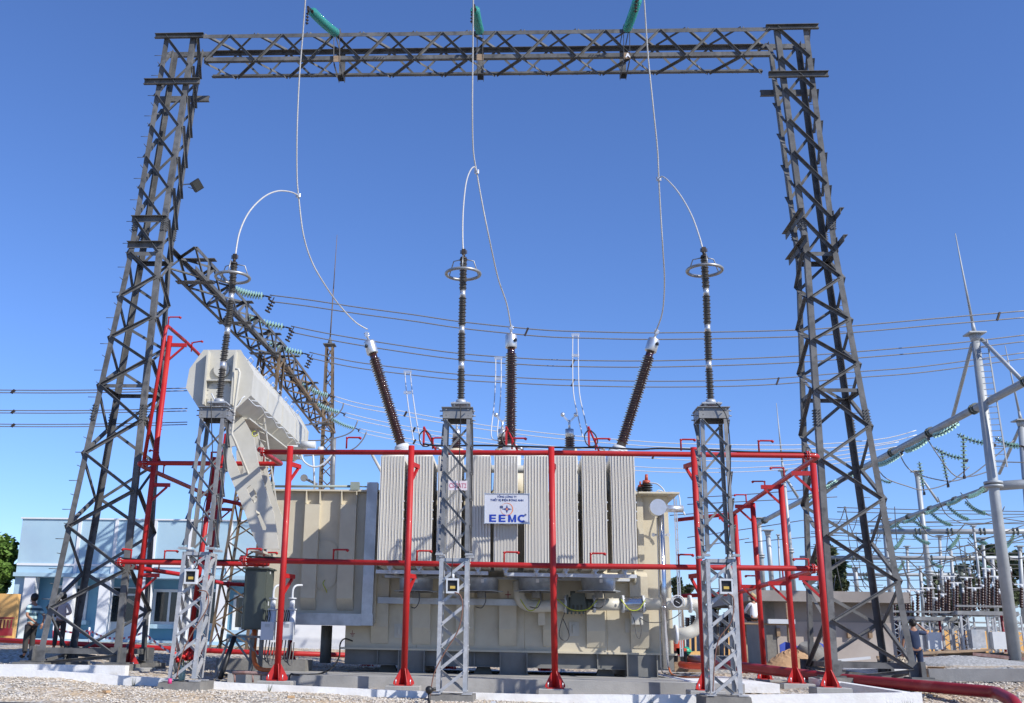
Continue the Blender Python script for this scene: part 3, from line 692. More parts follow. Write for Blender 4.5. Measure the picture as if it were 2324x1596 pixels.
counter(PD[0], 433, 1309, [(479, 905, 21.65), (480, 960, 21.6), (482, 1040, 21.6), (474, 1110, 21.6), (463, 1150, 21.6), (456, 1220, 21.6), (447, 1280, 21.6), (434, 1296, 21.6)])
counter(PD[1], 1027, 1330, [(1045, 918, 21.65), (1045, 960, 21.6), (1042, 1060, 21.6), (1040, 1150, 21.6), (1030, 1240, 21.6), (1025, 1300, 21.6), (1026, 1314, 21.6)])
counter(PD[2], 1648, 1331, [(1626, 915, 21.65), (1650, 950, 21.6), (1658, 1050, 21.6), (1652, 1130, 21.6), (1656, 1200, 21.6), (1648, 1290, 21.6), (1648, 1314, 21.6)])
for pr, pts in ((PD[0], [(448, 1340), (470, 1345), (470, 1380), (440, 1430), (415, 1480), (400, 1540)]), (PD[1], [(1032, 1345), (1045, 1352), (1050, 1380), (1040, 1430), (1010, 1480), (985, 1530), (975, 1590)]),
                (PD[2], [(1652, 1347), (1665, 1360), (1660, 1410), (1632, 1450), (1622, 1500), (1618, 1570)])):
    part(pr[0], 'earth_rod', 'rod', lambda b: b.tube(smooth_pts([P(x, y, 21.58) for x, y in pts], 5), .012, 6))
# faded identification tag
c = P(1039, 1102, 21.66); tgp = part(PD[1][0], 'name_plate', 'pale_tag', lambda b: b.box(c, (.40, .012, .20)))
text('plate_lettering', 'CS-2AT2', .14, c + V((0, -.008, -.05)), (1, 0, 0), (0, 0, 1), 'pink_ink', tgp, .002, width=.36)
# floodlight on the left tower
def floodlight():
    c = P(447, 421, 27.4); root = thing('floodlight', c, 'square black floodlight clamped to the left gantry tower', 'floodlight')
    rotm = Matrix.Rotation(R(-30), 3, 'Y') @ Matrix.Rotation(R(40), 3, 'X') @ Matrix.Rotation(R(25), 3, 'Z')
    part(root, 'housing', 'black', lambda b: (b.box(c, (.28, .10, .32), rotm), [b.box(c + rotm @ V((x, .08, 0)), (.012, .07, .28), rotm) for x in (-.12, -.08, -.04, 0, .04, .08, .12)]))
    part(root, 'lens', 'window', lambda b: b.box(c + rotm @ V((0, -.053, 0)), (.23, .01, .27), rotm))
    a = P(428, 418, 27.6); part(root, 'bracket', 'tower', lambda b: (b.bar(c, a, .03, .02), b.bar(c + V((0, 0, -.15)), a + V((0, 0, -.1)), .02, .02), b.bar(a, a + V((-.3, .1, .02)), .03, .02)))
floodlight()
# ------------------------------------------------------------------ droppers
HB = []
def dropper(pts, label, r=.02, name='dropper_conductor', mt='dropper', clampat=None, group='flexible conductors hanging from the gantry'):
    ps = smooth_pts([P(*q) for q in pts], 8); b = MB(); b.tube(ps, r, 8); o = b.build(name, mt); tag(o, label, 'conductor', group)
    if clampat:
        c = P(*clampat); part(o, 'tee_clamp', 'alu', lambda b: (b.box(c, (.07, .07, .12)), [b.cyl(c + V((-.07, 0, z)), c + V((.07, 0, z)), .016, n=6) for z in (-.04, 0, .04)]))
        o2 = o
    return o
dropper([(697, -60, 23.9), (693, 0, 24.2), (687, 80, 24.6), (679, 180, 25.0), (674, 300, 25.4), (674, 400, 25.8), (678, 450, 26.0), (688, 530, 26.3), (706, 590, 26.7), (733, 640, 27.2), (768, 690, 28.5), (805, 730, 29.2), (834, 748, 29.5)],
        'pale drooping conductor from the left insulator string to the left tilted bushing', clampat=(677, 444, 25.96))
dropper([(1074, -60, 23.9), (1074, 0, 24.2), (1073, 120, 24.8), (1072, 250, 25.3), (1074, 340, 25.8), (1082, 392, 26.1), (1094, 460, 26.4), (1110, 540, 26.8), (1130, 630, 28.0), (1150, 690, 28.9), (1160, 745, 29.5)],
        'pale drooping conductor from the middle insulator string to the upright bushing', clampat=(1082, 390, 26.09))
dropper([(1456, -60, 23.9), (1462, 0, 24.2), (1470, 120, 24.8), (1482, 240, 25.3), (1492, 340, 25.8), (1495, 404, 26.1), (1499, 480, 26.5), (1504, 560, 26.9), (1508, 640, 28.0), (1503, 710, 28.9), (1486, 758, 29.5)],
        'pale drooping conductor from the right insulator string to the right tilted bushing', clampat=(1495, 406, 26.11))
G2 = 'curved jumper conductors to the surge arresters'
dropper([(677, 444, 25.96), (660, 436, 25.4), (630, 434, 24.6), (598, 448, 23.8), (565, 482, 23.0), (543, 530, 22.3), (533, 590, 22.0)], 'curved jumper from the left dropper down to the left surge arrester', name='jumper_conductor', group=G2)
dropper([(1082, 390, 26.09), (1076, 379, 25.6), (1066, 390, 24.6), (1057, 420, 23.8), (1051, 480, 22.8), (1050, 540, 22.2), (1052, 580, 22.0)], 'curved jumper from the middle dropper down to the middle surge arrester', name='jumper_conductor', group=G2, r=.018)
dropper([(1495, 406, 26.11), (1503, 401, 25.6), (1520, 414, 24.7), (1545, 445, 23.9), (1570, 490, 23.0), (1588, 540, 22.3), (1597, 576, 22.0)], 'curved jumper from the right dropper down to the right surge arrester', name='jumper_conductor', group=G2, r=.018)
# ------------------------------------------------------------------ transformer
TF = thing('power_transformer', P(1160, 1540, 29.5), 'huge cream power transformer with nine ribbed radiators and a company sign on its front', 'transformer')
YT = 28.6                                     # tank front
def zat(v, Y, u=1160): return P(u, v, Y).z
def xat(u, v, Y): return P(u, v, Y).x
zt = zat(1121, YT); zb = zat(1478, YT); zs = zat(1515, YT)
x0, x1 = xat(783, 1450, YT), xat(1524, 1300, YT); xR = xat(1460, 1300, YT)
YB = 32.6
part(TF, 'tank', 'cream', lambda b: (b.bb((x0, YT, zb), (xR, YB, zt)), b.bb((xR + .003, YT + .15, zb), (x1, YB - .3, zt - .004)), b.bb((x0 - .12, YT - .12, zb - .03), (x1 + .05, YB + .1, zb + .02))))
part(TF, 'cover_flange', 'cream', lambda b: (b.bb((x0 - .05, YT - .16, zt), (xat(1536, 1122, YT), YB + .1, zt + .05)), b.bb((xat(1446, 1122, YT), YT - .35, zt + .003), (xat(1538, 1122, YT), YT - .16, zt + .047))))
part(TF, 'cover_bolts', 'duct', lambda b: [b.cyl((lerp(x0, x1, k / 60), YT - .12, zt - .03), (lerp(x0, x1, k / 60), YT - .12, zt + .09), .016, n=6) for k in range(61)])
for k_ in (.22, .55, .8): part(TF, 'weld_seam', 'cream', lambda b: b.cyl((lerp(x0, x1, k_), YT - .001, zb + .05), (lerp(x0, x1, k_), YT - .001, zt - .05), .008, n=6))
# skid base
def skid(b):
    b.bb((x0, YT + .1, zs), (xR + .2, YT + .35, zb - .03)); b.bb((x0, YB - .4, zs), (xR + .2, YB - .1, zb - .03))
    b.bb((x0 + .05, YT + .0, zs - .005), (xR + .2, YT + .4, zs + .02))
    b.bb((xR + .21, YT + .2, zs), (x1, YB - .4, zb - .03))
part(TF, 'skid_beam', 'skid', skid)
for u0, u1 in ((905, 965), (1134, 1197), (1420, 1490)):
    a, c = xat(u0, 1500, YT), xat(u1, 1500, YT)
    part(TF, 'skid_foot', 'skid', lambda b: (b.bb((a, YT - .25, PADZ + .02), (a + .03, YB, zb - .035)), b.bb((c - .03, YT - .25, PADZ + .02), (c, YB, zb - .035)),
         b.bb((a + .03, YT - .1, PADZ + .02), (c - .03, YT - .08, zb - .035)), b.bb((a - .04, YT - .3, PADZ), (c + .04, YB, PADZ + .02))))
for u in (855, 1075, 1355):
    a = xat(u, 1500, YT); part(TF, 'skid_web', 'skid', lambda b: b.bb((a, YT - .02, zs + .02), (a + .03, YT + .1, zb - .035))); part(TF, 'skid_pad', 'skid', lambda b: b.prism([(a, YT + .4, PADZ + .002), (a + .5, YT + .4, PADZ + .002), (a + .42, YT + .4, zs), (a + .08, YT + .4, zs)], (0, .3, 0)))
# tank stiffening ribs
def rib(u0, u1, vt, vb, Y, name='tank_rib', dp=.17):
    a, c = xat(u0, (vt + vb) / 2, Y), xat(u1, (vt + vb) / 2, Y); t, bo = zat(vt, Y), zat(vb, Y)
    part(TF, name, 'cream', lambda b: b.prism([(a, Y, t), (a, Y - dp, t - .12), (a, Y - dp, bo + .42), (a, Y - .02, bo), (a, Y, bo)], (c - a, 0, 0)))
for u0, u1 in ((845, 883), (938, 978), (1036, 1076), (1133, 1172), (1232, 1271), (1330, 1371), (1429, 1470)): rib(u0, u1, 1295, 1466, YT - .002)
rib(1446, 1460, 1128, 1290, YT - .002, dp=.1)
# left compartment
YL = 28.2
lx0, lx1 = xat(612, 1250, YL), xat(857, 1250, YL); lt, lb = zat(1117, YL, 740), zat(1412, YL, 740)
part(TF, 'side_compartment', 'cream', lambda b: (b.bb((lx0, YL, lb), (lx1, YB - .5, lt)), b.bb((lx0 - .06, YL - .18, lt + .002), (lx1 + .06, YB - .4, lt + .05))))
def lrib(u0, u1):
    a, c = xat(u0, 1280, YL), xat(u1, 1280, YL); t, bo = zat(1145, YL, 700), zat(1384, YL, 700)
    part(TF, 'compartment_rib', 'cream', lambda b: (b.prism([(a, YL, t), (a, YL - .22, t - .02), (a, YL - .22, bo + .3), (a, YL - .02, bo), (a, YL, bo)], (c - a, 0, 0)), b.bb((a, YL - .22, t), (a + .02, YL, lt)), b.bb((c - .02, YL - .22, t), (c, YL, lt))))
lrib(689, 722); lrib(770, 806)
hx, hz = xat(739, 1281, YL), zat(1281, YL, 739)
def hatch(b, s, d0, d1):
    k = px(739, 1281, YL); ry, rx = 57 * k * s, 26 * k * s; poly = []
    for i in range(32):
        t = 2 * math.pi * i / 32; poly.append((hx + rx * math.cos(t), YL - d0, hz + (ry - rx) * (1 if math.sin(t) > 0 else -1) + rx * math.sin(t)))
    b.prism(poly, (0, d0 - d1, 0))
    return poly
def hatch_fn(b):
    pl = hatch(b, 1.0, .03, .0)
    for i in range(0, 32): 
        q = V(pl[i]); c_ = V((hx, q.y, hz)); d = (c_ - q).normalized(); b.cyl(q + d * .035, q + d * .035 - V((0, .02, 0)), .011, n=6)
hp = part(TF, 'inspection_hatch', 'cream', hatch_fn)
part(hp, 'bonding_lead', 'yellow', lambda b: b.tube(smooth_pts([P(737, 1297 + 20, YL - .05), P(733, 1325, YL - .12), P(739, 1337, YL - .1), P(742, 1345, YL - .05)], 5), .012, 6))
# galvanised cable trunking
tx0, tx1 = xat(829, 1250, YL), xat(853, 1250, YL)
a0 = P(846, 1095, 27.93)
part(TF, 'cable_trunking', 'duct', lambda b: (b.bb((tx0 + .0, 27.9, zat(1420, 27.9, 840)), (tx1 + .02, 28.19, zat(1394, 27.9, 840) + .002)), b.hexa([(tx0, 27.9, zat(1394, 27.9, 840) + .003), (tx1, 27.9, zat(1394, 27.9, 840) + .003), (tx1, 28.19, zat(1394, 27.9, 840) + .003), (tx0, 28.19, zat(1394, 27.9, 840) + .003), (tx0 + .02, 27.9, a0.z), (tx1 + .02, 27.9, a0.z), (tx1 + .02, 28.19, a0.z), (tx0 + .02, 28.19, a0.z)])))
part(TF, 'cable_trunking', 'duct', lambda b: (b.bb((xat(655, 1405, 27.9), 27.9, zat(1419, 27.9, 740)), (tx0 - .003, 28.17, zat(1392, 27.9, 740)))))
part(TF, 'cable_trunking', 'duct', lambda b: (b.bb((xat(856, 1363, 28.3), 28.36, zat(1371, 28.35, 950)), (xat(1215, 1363, 28.3), YT - .175, zat(1357, 28.35, 950))), [b.cyl((xat(u, 1363, 28.3), 28.365, zat(1364, 28.35, 950)), (xat(u, 1363, 28.3), 28.34, zat(1364, 28.35, 950)), .014, n=6) for u in range(870, 1210, 31)]))
part(TF, 'drive_shaft', 'green_grey', lambda b: (b.cyl(P(622, 1104, 28.1), P(798, 1104, 28.1), .035, n=8), b.box(P(614, 1106, 28.1), (.2, .2, .28)), b.box(P(806, 1104, 28.1), (.24, .2, .22)), b.cyl(P(812, 1104, 28.1), P(850, 1106, 28.1), .02, n=6)))
part(TF, 'drop_shaft', 'alu', lambda b: b.cyl(P(609, 1117, 27.9), P(590, 1278, 27.9), .07, n=12))
# radiators
def radiator(uL, uR, i):
    Yr = 26.25; vt = 1034; a = P(uL, vt, Yr); c = P(uR, vt + 0, Yr); zbt = zat(1287, Yr, 1150)
    w = (c - a).x; n = 16; p = w / n; r = part(TF, 'radiator', 'fin', lambda b: [
        (b.bb((a.x + p * k + p * .12, Yr + (.0 if k % 2 else .018), zbt), (a.x + p * k + p * .88, Yr + 1.62, a.z)), b.bb((a.x + p * k + p * .38, Yr + .03, zbt + .01), (a.x + p * k + p * 1.12, Yr + 1.6, a.z - .01)) if k % 2 == 0 and k < n - 1 else None) for k in range(n)])
    mid = (a.x + c.x) / 2
    part(r, 'header_pipe', 'fin', lambda b: b.cyl((mid, Yr + 1.55, a.z - .18), (mid, YT + .2, a.z - .18), .075, n=10)); part(r, 'header_pipe', 'fin', lambda b: b.cyl((a.x + .03, Yr + .14, a.z + .015), (c.x - .03, Yr + .14, a.z + .015), .035, n=8)); part(r, 'header_pipe', 'fin', lambda b: b.cyl((mid, Yr + .5, zbt - .04), (mid, YT + .1, zbt - .1), .06, n=10))

    part(r, 'edge_clip', 'ltgrey', lambda b: [b.box((c.x + .008, Yr + .01, lerp(zbt, a.z, f)), (.03, .03, .035)) for f in (.42, .5, .58)])
    if i > 0 or True:
        q = V((mid, Yr + .12, zbt))
        part(r, 'drain_valve', 'ltgrey', lambda b: (b.cyl(q + V((0, -.0, -.02)), q + V((0, .03, -.02)), .075, n=16), b.cyl(q + V((0, .0, -.2)), q + V((0, 0, -.03)), .028, n=8), b.cyl(q + V((0, 0, -.15)), q + V((0, 0, -.11)), .045, n=8)))
    return r
RU = [(864 + 65.1 * i - (3 if i == 4 else 0), 864 + 65.1 * i + (55 if i != 4 else 51)) for i in range(9)]
RADS = [radiator(a, b_, i) for i, (a, b_) in enumerate(RU)]
part(TF, 'top_header', 'cream2', lambda b: b.cyl(P(875, 1062, 28.45), P(1440, 1068, 28.45), .11, n=12))
part(TF, 'fan_rail', 'ltgrey', lambda b: (b.bb((xat(868, 1308, 27.9), 26.45, zat(1306, 26.5)), (xat(1110, 1308, 27.9), 26.6, zat(1298, 26.5))), b.bb((xat(1150, 1308, 27.9), 26.45, zat(1308, 26.5)), (xat(1430, 1308, 27.9), 26.6, zat(1300, 26.5))),
    b.bb((xat(870, 1308, 27.9), 28.2, zat(1306, 26.5)), (xat(1432, 1308, 27.9), 28.35, zat(1300, 26.5)))))
part(TF, 'bottom_header', 'cream', lambda b: (b.cyl((xat(868, 1300, 28.4), 28.42, zat(1305, 28.4)), (xat(1440, 1300, 28.4), 28.42, zat(1305, 28.4)), .13, n=12), b.cyl((xat(1437, 1300, 28.4), 28.42, zat(1305, 28.4)), (xat(1442, 1300, 28.4), 28.42, zat(1305, 28.4)), .2, n=16)))
def fan(u):
    Yc = 27.55; v0, v1 = 1311, 1341; c0 = P(u, v0, Yc - .4); c0 = V((c0.x, Yc, c0.z)); z1 = zat(v1, Yc - .4, u)
    k = px(u, 1325, Yc); r = 38.5 * k
    b = MB(); n = 28
    prof = [(0, r * 1.0), (.04, r * 1.0), (c0.z - z1 - .03, r * .97), (c0.z - z1 - .012, r * 1.28), (c0.z - z1, r * 1.3), (c0.z - z1, r * .95), (.02, r * .94)]
    vs = []; fs = []
    for t, rr in prof:
        for q in range(n): vs.append((c0.x + rr * math.cos(2 * math.pi * q / n), Yc + rr * math.sin(2 * math.pi * q / n), c0.z - t))
    for j in range(len(prof) - 1):
        for q in range(n): fs.append((j * n + q, (j + 1) * n + q, (j + 1) * n + (q + 1) % n, j * n + (q + 1) % n))
    b.add(vs, fs, True); f = b.build('fan_drum', 'drum', TF)
    part(f, 'fan_motor', 'skid', lambda b: (b.cyl((c0.x, Yc, z1 - .16), (c0.x, Yc, z1 + .15), .11, n=14), b.bar((c0.x - r, Yc, z1 - .01), (c0.x + r, Yc, z1 - .01), .05, .03), b.bar((c0.x, Yc - r, z1 - .01), (c0.x, Yc + r, z1 - .01), .05, .03), [b.cyl((c0.x, Yc, z1 + .0), (c0.x, Yc, z1 + .0), .0) for _ in ()]))
    part(f, 'fan_blades', 'skid', lambda b: [b.hexa([V((c0.x, Yc, z1 + .1)) + Matrix.Rotation(R(60 * i), 3, 'Z') @ V(p) for p in ((.1, -.05, -.03), (r * .9, -.11, -.04), (r * .9, .11, .04), (.1, .05, .03), (.1, -.05, -.02), (r * .9, -.11, -.03), (r * .9, .11, .05), (.1, .05, .04))]) for i in range(6)])
    part(f, 'rating_label', 'whitecloth', lambda b: b.hexa([V((c0.x + (r + dd) * math.sin(t), Yc - (r + dd) * math.cos(t), z)) for z in (c0.z - .13, c0.z - .04) for t, dd in ((-.02, .004), (.16, .004), (.16, .001), (-.02, .001))]))
    part(f, 'supply_cable', 'wire_dark', lambda b: b.tube(smooth_pts([(c0.x + .1, Yc - .3, z1 - .02), (c0.x + .12, Yc - .35, z1 - .25), (c0.x + .02, Yc - .3, z1 - .42), (c0.x - .15, Yc + .3, z1 - .38)], 5), .014, 6))
for u in (942, 1092, 1217, 1361): fan(u)
# company sign
SY = 26.03; c = P(1150.5, 1154.5, SY); sw, sh = 101 * px(1150, 1154, SY), 67 * px(1150, 1154, SY)
SIGN = part(TF, 'company_sign', 'sign', lambda b: b.box(c, (sw, .012, sh)))
part(SIGN, 'sign_frame', 'alu', lambda b: (b.box(c + V((0, -.004, sh / 2)), (sw + .03, .03, .015)), b.box(c + V((0, -.004, -sh / 2)), (sw + .03, .03, .015)), b.box(c + V((-sw / 2, -.004, 0)), (.015, .03, sh - .016)), b.box(c + V((sw / 2, -.004, 0)), (.015, .03, sh - .016)),
     [b.box(c + V((s * sw / 2, -.02, t * sh / 2)), (.03, .01, .03)) for s in (-1, 1) for t in (-1, 1)]))
f = c + V((0, -.009, 0)); XD, ZD = (1, 0, 0), (0, 0, 1)
text('sign_lettering', 'TỔNG CÔNG TY', .072, f + V((0, 0, sh * .365)), XD, ZD, 'navy_ink', SIGN, .0015, width=sw * .445)
text('sign_lettering', 'THIẾT BỊ ĐIỆN ĐÔNG ANH', .072, f + V((0, 0, sh * .25)), XD, ZD, 'navy_ink', SIGN, .0015, width=sw * .745)
def big_letters():
    zb_ = -sh * .455; hh = .185; wd = .17; gap = (sw * .785 - 4 * wd) / 3; st = .048
    for k, ch in enumerate('EEMC'):
        x = -sw * .785 / 2 + k * (wd + gap); o = f + V((x, -.001, zb_)); bx = lambda b, x0, z0, x1, z1: b.bb(o + V((x0, -.002, z0)), o + V((x1, 0, z1)))
        def fn(b):
            if ch == 'E':
                bx(b, 0, 0, st * 1.15, hh); bx(b, st * 1.15, 0, wd, .038); bx(b, st * 1.15, hh - .038, wd, hh); bx(b, st * 1.15, hh / 2 - .017, wd * .94, hh / 2 + .017)
            elif ch == 'M':
                w2 = wd * 1.18; bx(b, 0, 0, st, hh); bx(b, w2 - st, 0, w2, hh)
                for s_ in (1, -1):
                    g = (lambda q: q) if s_ > 0 else (lambda q: w2 - q)
                    pl = [o + V((g(st), -.0, hh)), o + V((g(w2 / 2), 0, .04)), o + V((g(w2 / 2), 0, .0)), o + V((g(w2 / 2 - .02), 0, 0)), o + V((g(st), 0, hh * .62))]
                    b.prism(pl if s_ > 0 else pl[::-1], (0, -.002, 0))
            else:
                c0 = o + V((wd * .62, 0, hh / 2)); n = 22
                for q in range(n):
                    t0, t1 = R(42 + q * 276 / n), R(42 + (q + 1) * 276 / n); P_ = lambda t, kx, kz: c0 + V((math.cos(t) * kx, 0, math.sin(t) * kz))
                    b.prism([P_(t0, .105, hh / 2 + .004), P_(t1, .105, hh / 2 + .004), P_(t1, .052, hh / 2 - .04), P_(t0, .052, hh / 2 - .04)], (0, -.002, 0))
        part(SIGN, 'sign_letter', 'blue_ink', fn)
big_letters()
text('sign_lettering', '®', .075, f + V((sw * .415, 0, -sh * .24)), XD, ZD, 'navy_ink', SIGN, 0)
ec = f + V((0, -.001, -sh * .02))
def star(b):
    for k in range(4):
        t = k * math.pi / 2; L_ = .125 if k % 2 == 0 else .105
        d = V((math.cos(t), 0, math.sin(t))); e = V((-math.sin(t), 0, math.cos(t)))
        b.prism([ec + d * L_, ec + d * .03 + e * .028, ec, ec + d * .03 - e * .028], (0, .002, 0))
part(SIGN, 'emblem_star', 'navy_ink', star)
def arc(b):
    n = 40
    for k in range(n):
        t0, t1 = R(150) - k * R(330) / n, R(150) - (k + 1) * R(330) / n
        wd = .006 + .018 * max(0, math.sin(k / n * math.pi)) ** 2
        q = [ec + V((math.cos(t) * r, -.0, math.sin(t) * r)) for t, r in ((t0, .158), (t1, .158), (t1, .158 - wd), (t0, .158 - wd))]
        b.prism(q, (0, .002, 0))
part(SIGN, 'emblem_ring', 'orange_ink', arc)
part(SIGN, 'emblem_centre', 'orange_ink', lambda b: b.prism([ec + V((math.cos(k * math.pi / 4) * (.045 if k % 2 == 0 else .016), -.002, math.sin(k * math.pi / 4) * (.045 if k % 2 == 0 else .016))) for k in range(8)], (0, .002, 0)))
part(SIGN, 'emblem_coil', 'navy_ink', lambda b: [b.box(ec + V((-.17 + x, .0, .05)), (.012, .003, .06)) for x in (0, .022, .044, .066)] + [b.box(ec + V((-.137, .0, .05 + z)), (.07, .003, .008)) for z in (-.026, .026)])
# conservator
def conservator():
    Ya, Yb = 24.7, 32.2
    oct_ = [(463, 796), (545, 796), (573, 845), (568, 896), (532, 929), (453, 926), (424, 880), (432, 838)]
    pts = [P(u, v, Ya) for u, v in oct_]
    k = V((0, Yb - Ya, 0)); cen = sum(pts, V()) / 8
    b = MB(); n = 8
    fr = [cen + (p - cen) * .985 + V((0, -.05, 0)) for p in pts]; bk = [cen + (p - cen) * .99 + k for p in pts]
    b.prism([cen + (p - cen) * .99 + V((0, .02, 0)) for p in pts], k - V((0, .04, 0)))
    for t in (.0, .25, .5, .75, 1.0):
        b.prism([cen + (p - cen) * (1.004 if 0 < t < 1 else 1.03) + k * t for p in pts], (0, .035 if 0 < t < 1 else .03, 0))
    con = b.build('conservator', 'cream2', TF)
    wl = P(470, 860, Ya).x; wr = P(532, 860, Ya).x; zt_, zb_ = zat(800, Ya, 500), zat(922, Ya, 500); zm = zat(868, Ya, 500)
    part(con, 'end_rib', 'cream2', lambda b: (b.bb((wl, Ya - .22, zb_), (wl + .04, Ya - .002, zt_)), b.bb((wr, Ya - .22, zb_), (wr + .04, Ya - .002, zt_)), b.bb((wl + .04, Ya - .18, zm), (wr, Ya - .002, zm + .03))))
    ec_ = V(((wl + wr) / 2 + .02, Ya - .002, zat(896, Ya, 500)))
    part(con, 'end_hatch', 'cream2', lambda b: (b.cyl(ec_, ec_ - V((0, .04, 0)), .36, n=28), [b.cyl(ec_ + V((.32 * math.cos(a_ * .393), -.04, .32 * math.sin(a_ * .393))), ec_ + V((.32 * math.cos(a_ * .393), -.06, .32 * math.sin(a_ * .393))), .02, n=6) for a_ in range(16)]))
    part(con, 'oil_gauge', 'cream2', lambda b: b.cyl(V((ec_.x, Ya - .002, zat(840, Ya, 500))), V((ec_.x, Ya - .08, zat(840, Ya, 500))), .2, n=20))
    # grab hoops along the upper right edge, cable along the lower right edge
    e0 = pts[2]; e1 = pts[2] + k
    up_ = (pts[1] + pts[2]) / 2
    for i in range(8):
        q = lerp(pts[1], pts[2], .25) + k * (.06 + i * .118); part(con, 'grab_hoop', 'ltgrey', lambda b: b.tube([q, q + V((.07, 0, .1)), q + V((.07, .35, .1)), q + V((0, .35, 0))], .010, 6))
    lo = lerp(pts[3], pts[4], .15)
    cp = [lo + V((.1, -.1, -.2))] + [lo + k * t + V((.09, 0, -.02 if i % 2 else -.13)) for i, t in enumerate([.05, .14, .23, .32, .41, .5, .6, .7, .8, .9, .98])]
    part(con, 'gauge_cable', 'ltgrey', lambda b: b.tube(smooth_pts([P(480, 893, 24.4), P(500, 925, 24.4), P(535, 925, 24.6), P(555, 900, 24.7)] + cp[1:], 4), .017, 6))
    for i, t in enumerate([.05, .23, .41, .6, .8]):
        q = lo + k * t; part(con, 'cable_cleat', 'ltgrey', lambda b: b.bar(q, q + V((.14, 0, -.02)), .03, .01))
    # ladder on the right flank
    l0, l1 = P(567, 903, 27.2), P(598, 1040, 27.2)
    tp = P(574, 898, 26.9); tb = P(607, 1130, 26.9); s_ = P(589, 904, 26.9) - tp
    part(con, 'ladder', 'cream2', lambda b: (b.bar(tp, tb, .06, .025), b.bar(tp + s_ * 1.3, tb + s_ * 1.3, .06, .025), [b.cyl(tp.lerp(tb, .02 + i * .083), tp.lerp(tb, .02 + i * .083) + s_ * 1.3, .014, n=6) for i in range(12)]))
    # cradle plates with cut-outs
    ou = [(527, 930), (545, 935), (566, 975), (576, 990), (584, 1040), (596, 1092), (607, 1122), (622, 1165), (634, 1246), (588, 1246), (571, 1207), (553, 1155), (530, 1100), (514, 1060), (512, 1007), (516, 975)]
    hs = [[(526, 1014), (538, 1012), (552, 1058), (553, 1077), (546, 1077), (526, 1026)],
          [(560, 1109), (569, 1101), (583, 1119), (584, 1137), (575, 1143)],
          [(579, 1157), (589, 1163), (605, 1197), (604, 1204), (596, 1203)]]
    for Yp in (25.6, 26.9):
        k_ = P(566, 1100, Yp); s0 = P(566, 1100, 25.6); off = k_ - s0
        holed_plate('cradle_plate', ou, hs, 1.0, 'cream2', TF, lambda x, y, z: P(x, y, 25.6) + V((0 if Yp < 26 else -.05, Yp - 25.6 + z * .06, 0)))
    part(TF, 'cradle_brace', 'cream2', lambda b: (b.bar(P(545, 950, 25.65), P(545, 950, 25.65) + V((.2, 6.0, 0)), .5, .04, V((1, 0, 0))), b.bar(P(552, 1140, 25.65), P(552, 1140, 25.65) + V((.2, 1.9, 0)), .04, .3, V((1, 0, 0))), b.bb((P(588, 1246, 25.6).x, 25.5, P(588, 1246, 25.6).z - .06), (lx0 + .1, 27.6, P(588, 1246, 25.6).z))))
    part(TF, 'oil_pipe', 'cream2', lambda b: (b.tube([P(534, 838, 24.4), P(541, 838, 24.4), P(544, 846, 24.4), P(531, 938, 24.5), P(526, 985, 24.6), P(532, 998, 24.6), P(582, 1121, 26.2), P(635, 1246, 26.6)], .032, 8), b.cyl(P(583, 1123, 26.16), P(585, 1128, 26.2), .06, n=8)))
    part(TF, 'lifting_hoop', 'yellow', lambda b: b.tube([P(578 + 6 * math.cos(t * .5), 985 + 6 * math.sin(t * .5), 25.2) for t in range(11)], .012, 6))
conservator()
# tall bushings
def bushing(b0, t0, cap, label, Y=29.5):
    p, q = P(*b0, Y), P(*t0, Y); ax = (q - p).normalized(); L_ = (q - p).length; n = 38; pr = [(-.02, .15)]
    for k in range(n):
        t = .16 + (L_ - .36) * k / (n - 1); r = .178 if k % 2 == 0 else .162; core = lerp(.125, .105, k / n)
        pr += [(t - .012, core), (t + .002, r), (t + .008, r), (t + .022, core + .01)]
    pr += [(L_ - .15, .115), (L_, .115)]
    bu = part(TF, 'high_voltage_bushing', 'porc', lambda b: b.lathe(p, q, pr, n=29), label)
    part(bu, 'metal_head', 'alu', lambda b: b.lathe(q, q + ax * .5, [(0, .165), (.02, .175), (.36, .175), (.4, .16), (.4, .07), (.44, .06), (.5, .03)], n=29))
    s = q + ax * .2 + V((0, -.172, 0)); sx = -.1 if 'left' in label else (.1 if 'right' in label else 0)
    s = q + ax * .2 + V((sx * 1.2, -.16 if sx else -.176, 0))
    part(bu, 'sight_window', 'black', lambda b: (b.cyl(s, s + V((sx * .3, -.015, 0)), .055, n=16)))
    part(bu, 'terminal_clamp', 'alu', lambda b: (b.cyl(q + ax * .48, q + ax * .66, .035, n=10), b.box(q + ax * .64, (.09, .09, .14)), [b.cyl(q + ax * t + V((-.08, 0, 0)), q + ax * t + V((.08, 0, 0)), .016, n=6) for t in (.6, .66)]))
    part(bu, 'mounting_flange', 'ltgrey', lambda b: (b.cyl(p - ax * .12, p + ax * .02, .26, .2, n=24), b.cyl(p - ax * .16, p - ax * .12, .3, n=24), b.cyl(p - ax * 1.2, p - ax * .16, .3, n=24)))
    part(bu, 'turret', 'cream', lambda b: (b.cyl(V((p.x, p.y, zt + .05)), p - ax * .7, .45, .36, n=20)))
    return q
bushing((911, 1012), (846, 803), 0, 'bushing tilted to the left'); bushing((1159, 1012), (1160, 790), 0, 'upright bushing'); bushing((1408, 1016), (1476, 798), 0, 'bushing tilted to the right')
